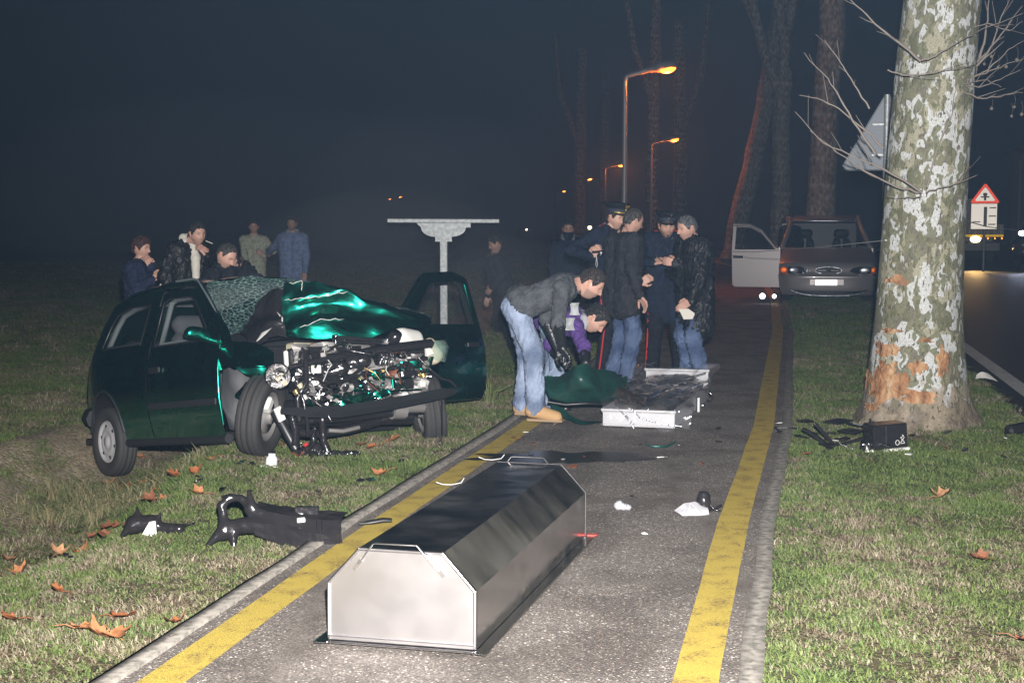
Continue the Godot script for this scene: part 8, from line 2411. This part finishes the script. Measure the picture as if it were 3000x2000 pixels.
	# small shards
	for i in 26:
		var x := r.randf_range(1.95, 3.9)
		var dd := r.randf_range(9.6, 11.6)
		if Vector2(x - 3.2, dd - 11.45).length() < 0.55: continue
		shard(Vector3(x, ground_y(x, -dd) + 0.015, -dd), r.randf_range(0.018, 0.06), [M.black, M.black_gloss, M.black, M.rust, M.pale][i % 5], r, "shard", "broken car shard lying on the grass round the plane tree", "broken shards at the tree")
	for i in 22:
		var x := r.randf_range(1.95, 2.75)
		var dd := r.randf_range(9.9, 11.3)
		shard(Vector3(x, ground_y(x, -dd) + 0.025, -dd), r.randf_range(0.04, 0.11), [M.black, M.black_gloss][i % 2], r, "shard", "broken car shard lying on the grass round the plane tree", "broken shards at the tree", 0.2)
	for i in 34:
		var dd := r.randf_range(7.2, 13.5)
		var x := line_x(dd) - r.randf_range(0.0, 1.75)
		if i % 3: dd = r.randf_range(9.0, 11.5)
		shard(Vector3(line_x(dd) - r.randf_range(0.1, 1.8), 0.006, -dd), r.randf_range(0.008, 0.035), [M.black, M.black_gloss, M.rust, M.pale, M.black][i % 5], r, "shard", "broken car shard lying on the asphalt of the path", "broken shards on the path")
	for i in 26:
		var dd := r.randf_range(6.9, 10.2)
		var x := line_x(dd) - 2.2 - r.randf_range(0.0, 1.3)
		shard(Vector3(x, ground_y(x, -dd) + 0.02, -dd), r.randf_range(0.015, 0.05), [M.black, M.black_gloss, M.black, M.chrome, M.black][i % 5], r, "shard", "broken car shard lying on the left grass near the wreck", "broken shards by the wreck")
	# long leaved plant and dead stalks
	t = thing("strap_leaved_plant", "clump of long green strap leaves beside the wreck's open door", "plant", Vector3(-0.2, ground_y(-0.2, -12.7), -12.7))
	for i in 15:
		var a := r.randf() * TAU
		var h := r.randf_range(0.16, 0.36)
		var lean := r.randf_range(0.06, 0.24)
		s = begin()
		var dir := Vector3(cos(a), 0, sin(a) * 0.6)
		tube(s, [Vector3.ZERO + dir * 0.02, dir * lean * 0.35 + Vector3(0, h * 0.6, 0), dir * lean + Vector3(0, h, 0)], [0.011, 0.012, 0.001], 4, true, 0.25)
		put("leaf", done(s), mat(lin(0.11, 0.16, 0.05).lerp(lin(0.3, 0.27, 0.12), r.randf() * 0.5), 0.5), t)
	# scrubby weeds on the ditch bank beside the rear wheel
	for q in [[Vector2(-2.98, 10.6), "low green weed on the ditch bank in front of the rear wheel"], [Vector2(-3.2, 10.2), "low green weed left of the rear wheel on the ditch bank"], [Vector2(-2.55, 10.35), "dry weed under the wreck between its side wheels"], [Vector2(-3.35, 11.1), "low green weed on the pale bare bank at the left edge of view"]]:
		t = thing("ditch_weed", q[1], "plant", Vector3(q[0].x, ground_y(q[0].x, -q[0].y), -q[0].y))
		var mm := MultiMesh.new()
		mm.transform_format = MultiMesh.TRANSFORM_3D
		mm.use_colors = true
		mm.mesh = blades_mesh(8, 0.11, 0.04, 9, 0.005)
		mm.instance_count = 150
		for i in 150:
			var p := Vector3(r.randfn(0, 0.16), 0, r.randfn(0, 0.14))
			p.y = ground_y(q[0].x + p.x, -q[0].y + p.z) - t.position.y
			mm.set_instance_transform(i, Transform3D(Basis(Vector3.UP, r.randf() * TAU).scaled(Vector3.ONE * r.randf_range(0.6, 1.3)), p))
			mm.set_instance_color(i, Color(0.06, 0.085, 0.03).lerp(Color(0.20, 0.165, 0.095), r.randf()))
		var mi := MultiMeshInstance3D.new()
		mi.name = "foliage"
		mi.multimesh = mm
		mi.material_override = M.blade
		t.add_child(mi)
		mi.set_meta("kind", "stuff")

func leaf_mesh(seed_: int) -> ArrayMesh:
	var r := RandomNumberGenerator.new()
	r.seed = seed_
	var p := PackedVector2Array()
	var lobes := [[-1.25, 0.35], [-0.95, 0.72], [-0.7, 0.52], [-0.45, 0.92], [-0.2, 0.66], [0.0, 1.0], [0.2, 0.68], [0.45, 0.9], [0.7, 0.5], [0.95, 0.7], [1.25, 0.35]]
	p.append(Vector2(0, -0.12))
	for l in lobes:
		var a: float = l[0] * 1.9
		p.append(Vector2(sin(a), cos(a)) * l[1] * r.randf_range(0.82, 1.1) * 0.068)
	var curl := r.randf_range(3.0, 16.0)
	var curl2 := r.randf_range(-8.0, 8.0)
	var s := SurfaceTool.new()
	s.begin(Mesh.PRIMITIVE_TRIANGLES)
	p[0] = Vector2(0, -0.02)
	panel(s, p, [], 0.022, func(q: Vector2) -> Vector3: return Vector3(q.x, 0.012 + curl * q.x * q.x + curl2 * q.y * q.x * 0.6 + curl * 0.5 * q.y * q.y + 0.004 * sin(q.x * 130.0), q.y))
	var st := begin()
	tube(st, [Vector3(0, 0.012, -0.02), Vector3(0.004, 0.02, -0.05), Vector3(0.012, 0.012, -0.085)], [0.002, 0.0018, 0.0014], 4)
	st.generate_normals()
	var m := s.commit()
	return st.commit(m)

func fallen_leaves() -> void:
	var meshes := [leaf_mesh(1), leaf_mesh(2), leaf_mesh(3), leaf_mesh(4)]
	var mats := []
	for c in [lin(0.30, 0.10, 0.035), lin(0.36, 0.15, 0.06), lin(0.22, 0.085, 0.04), lin(0.38, 0.20, 0.10)]:
		mats.append(mat(c, 0.7, 0.0, {"backlight_enabled": true, "backlight": Color(0.3, 0.2, 0.1), "albedo_texture": M.mottle, "uv1_triplanar": true, "uv1_scale": Vector3.ONE * 8.0}))
	var r := RandomNumberGenerator.new()
	r.seed = 404
	var spots := [[-1.98, -6.24], [-2.0, -5.73], [-1.57, -5.7], [-1.32, -5.6], [-1.57, -5.43], [-1.51, -5.42], [-1.68, -5.54], [-1.83, -8.44], [-2.59, -8.42], [-2.62, -8.5], [-2.51, -8.83], [-2.62, -9.28], [-2.57, -8.75], [-2.71, -7.94], [-2.64, -7.98], [-2.34, -7.37], [-2.2, -7.29], [-1.08, -10.34], [-0.98, -10.19], [-1.51, -10.55], [-0.8, -8.98], [-2.31, -9.14], [-1.67, -10.34], [-2.47, -7.19], [-2.04, -7.7], [0.03, -10.44], [1.91, -5.33], [2.18, -6.63], [2.45, -8.2]]
	for i in 26: spots.append([r.randf_range(-3.3, -2.0), r.randf_range(-11.5, -7.6)])
	for i in 18: spots.append([r.randf_range(-3.4, -0.6), r.randf_range(-13.0, -9.5)])
	var first := []
	for i in spots.size():
		var p: Array = spots[i]
		var k := i % 16
		var o: MeshInstance3D
		if i < 16:
			o = put("fallen_leaf", meshes[i % 4], mats[(i / 4) % 4])
			first.append(o)
		else:
			o = first[k].duplicate()
			o.name = numbered("fallen_leaf")
			add_child(o)
		var pos := Vector3(p[0], ground_y(p[0], p[1]) + 0.014 + 0.008 * r.randf(), p[1])
		o.transform = Transform3D(Basis.from_euler(Vector3(r.randf_range(-0.35, 0.45), r.randf() * TAU, r.randf_range(-0.35, 0.35))).scaled(Vector3.ONE * r.randf_range(0.75, 1.25)), pos)
		var right: bool = p[0] > line_x(-p[1])
		var where := "near the left kerb in the foreground"
		if right: where = "on the right-hand verge"
		elif p[1] > -6.5: where = "in the near left corner of the grass"
		elif p[1] > -8.2: where = "beside the torn black parts on the left"
		elif p[0] < -2.3: where = "on the ditch bank left of the wreck"
		elif p[1] < -11.0: where = "on the dark grass behind the wreck"
		elif p[0] < -1.55: where = "below the wreck's right-hand side"
		else: where = "below the wreck's crushed nose"
		var look: String = ["rust brown", "orange tan", "dark brown", "pale tan"][((i if i < 16 else k) / 4) % 4]
		tag(o, "%s %s plane leaf lying %s" % ["large" if o.scale.x > 1.08 else ("small" if o.scale.x < 0.88 else "curled"), look, where], "leaf", "%s leaves %s" % [look, where])
	# drifting smoke round the wreck
	var n := 0
	for q in [[Vector3(-1.3, 1.1, -14.6), Vector3(3.0, 1.6, 2.4), 0.016], [Vector3(0.1, 0.8, -13.7), Vector3(1.8, 1.2, 1.6), 0.024], [Vector3(-3.6, 1.9, -18.5), Vector3(6.5, 2.6, 3.0), 0.009], [Vector3(-0.9, 1.8, -16.0), Vector3(2.8, 2.0, 2.0), 0.012]]:
		var f := FogVolume.new()
		f.name = numbered("smoke")
		f.shape = RenderingServer.FOG_VOLUME_SHAPE_ELLIPSOID
		f.size = q[1]
		f.position = q[0]
		var fm := FogMaterial.new()
		fm.density = q[2]
		fm.albedo = Color(0.95, 0.96, 1.0)
		f.material = fm
		add_child(f)
		tag(f, ["thin smoke drifting behind the bonnet", "thin smoke by the open car door", "thin smoke above the onlookers", "thin smoke round the signpost"][n], "smoke", "", "stuff")
		n += 1
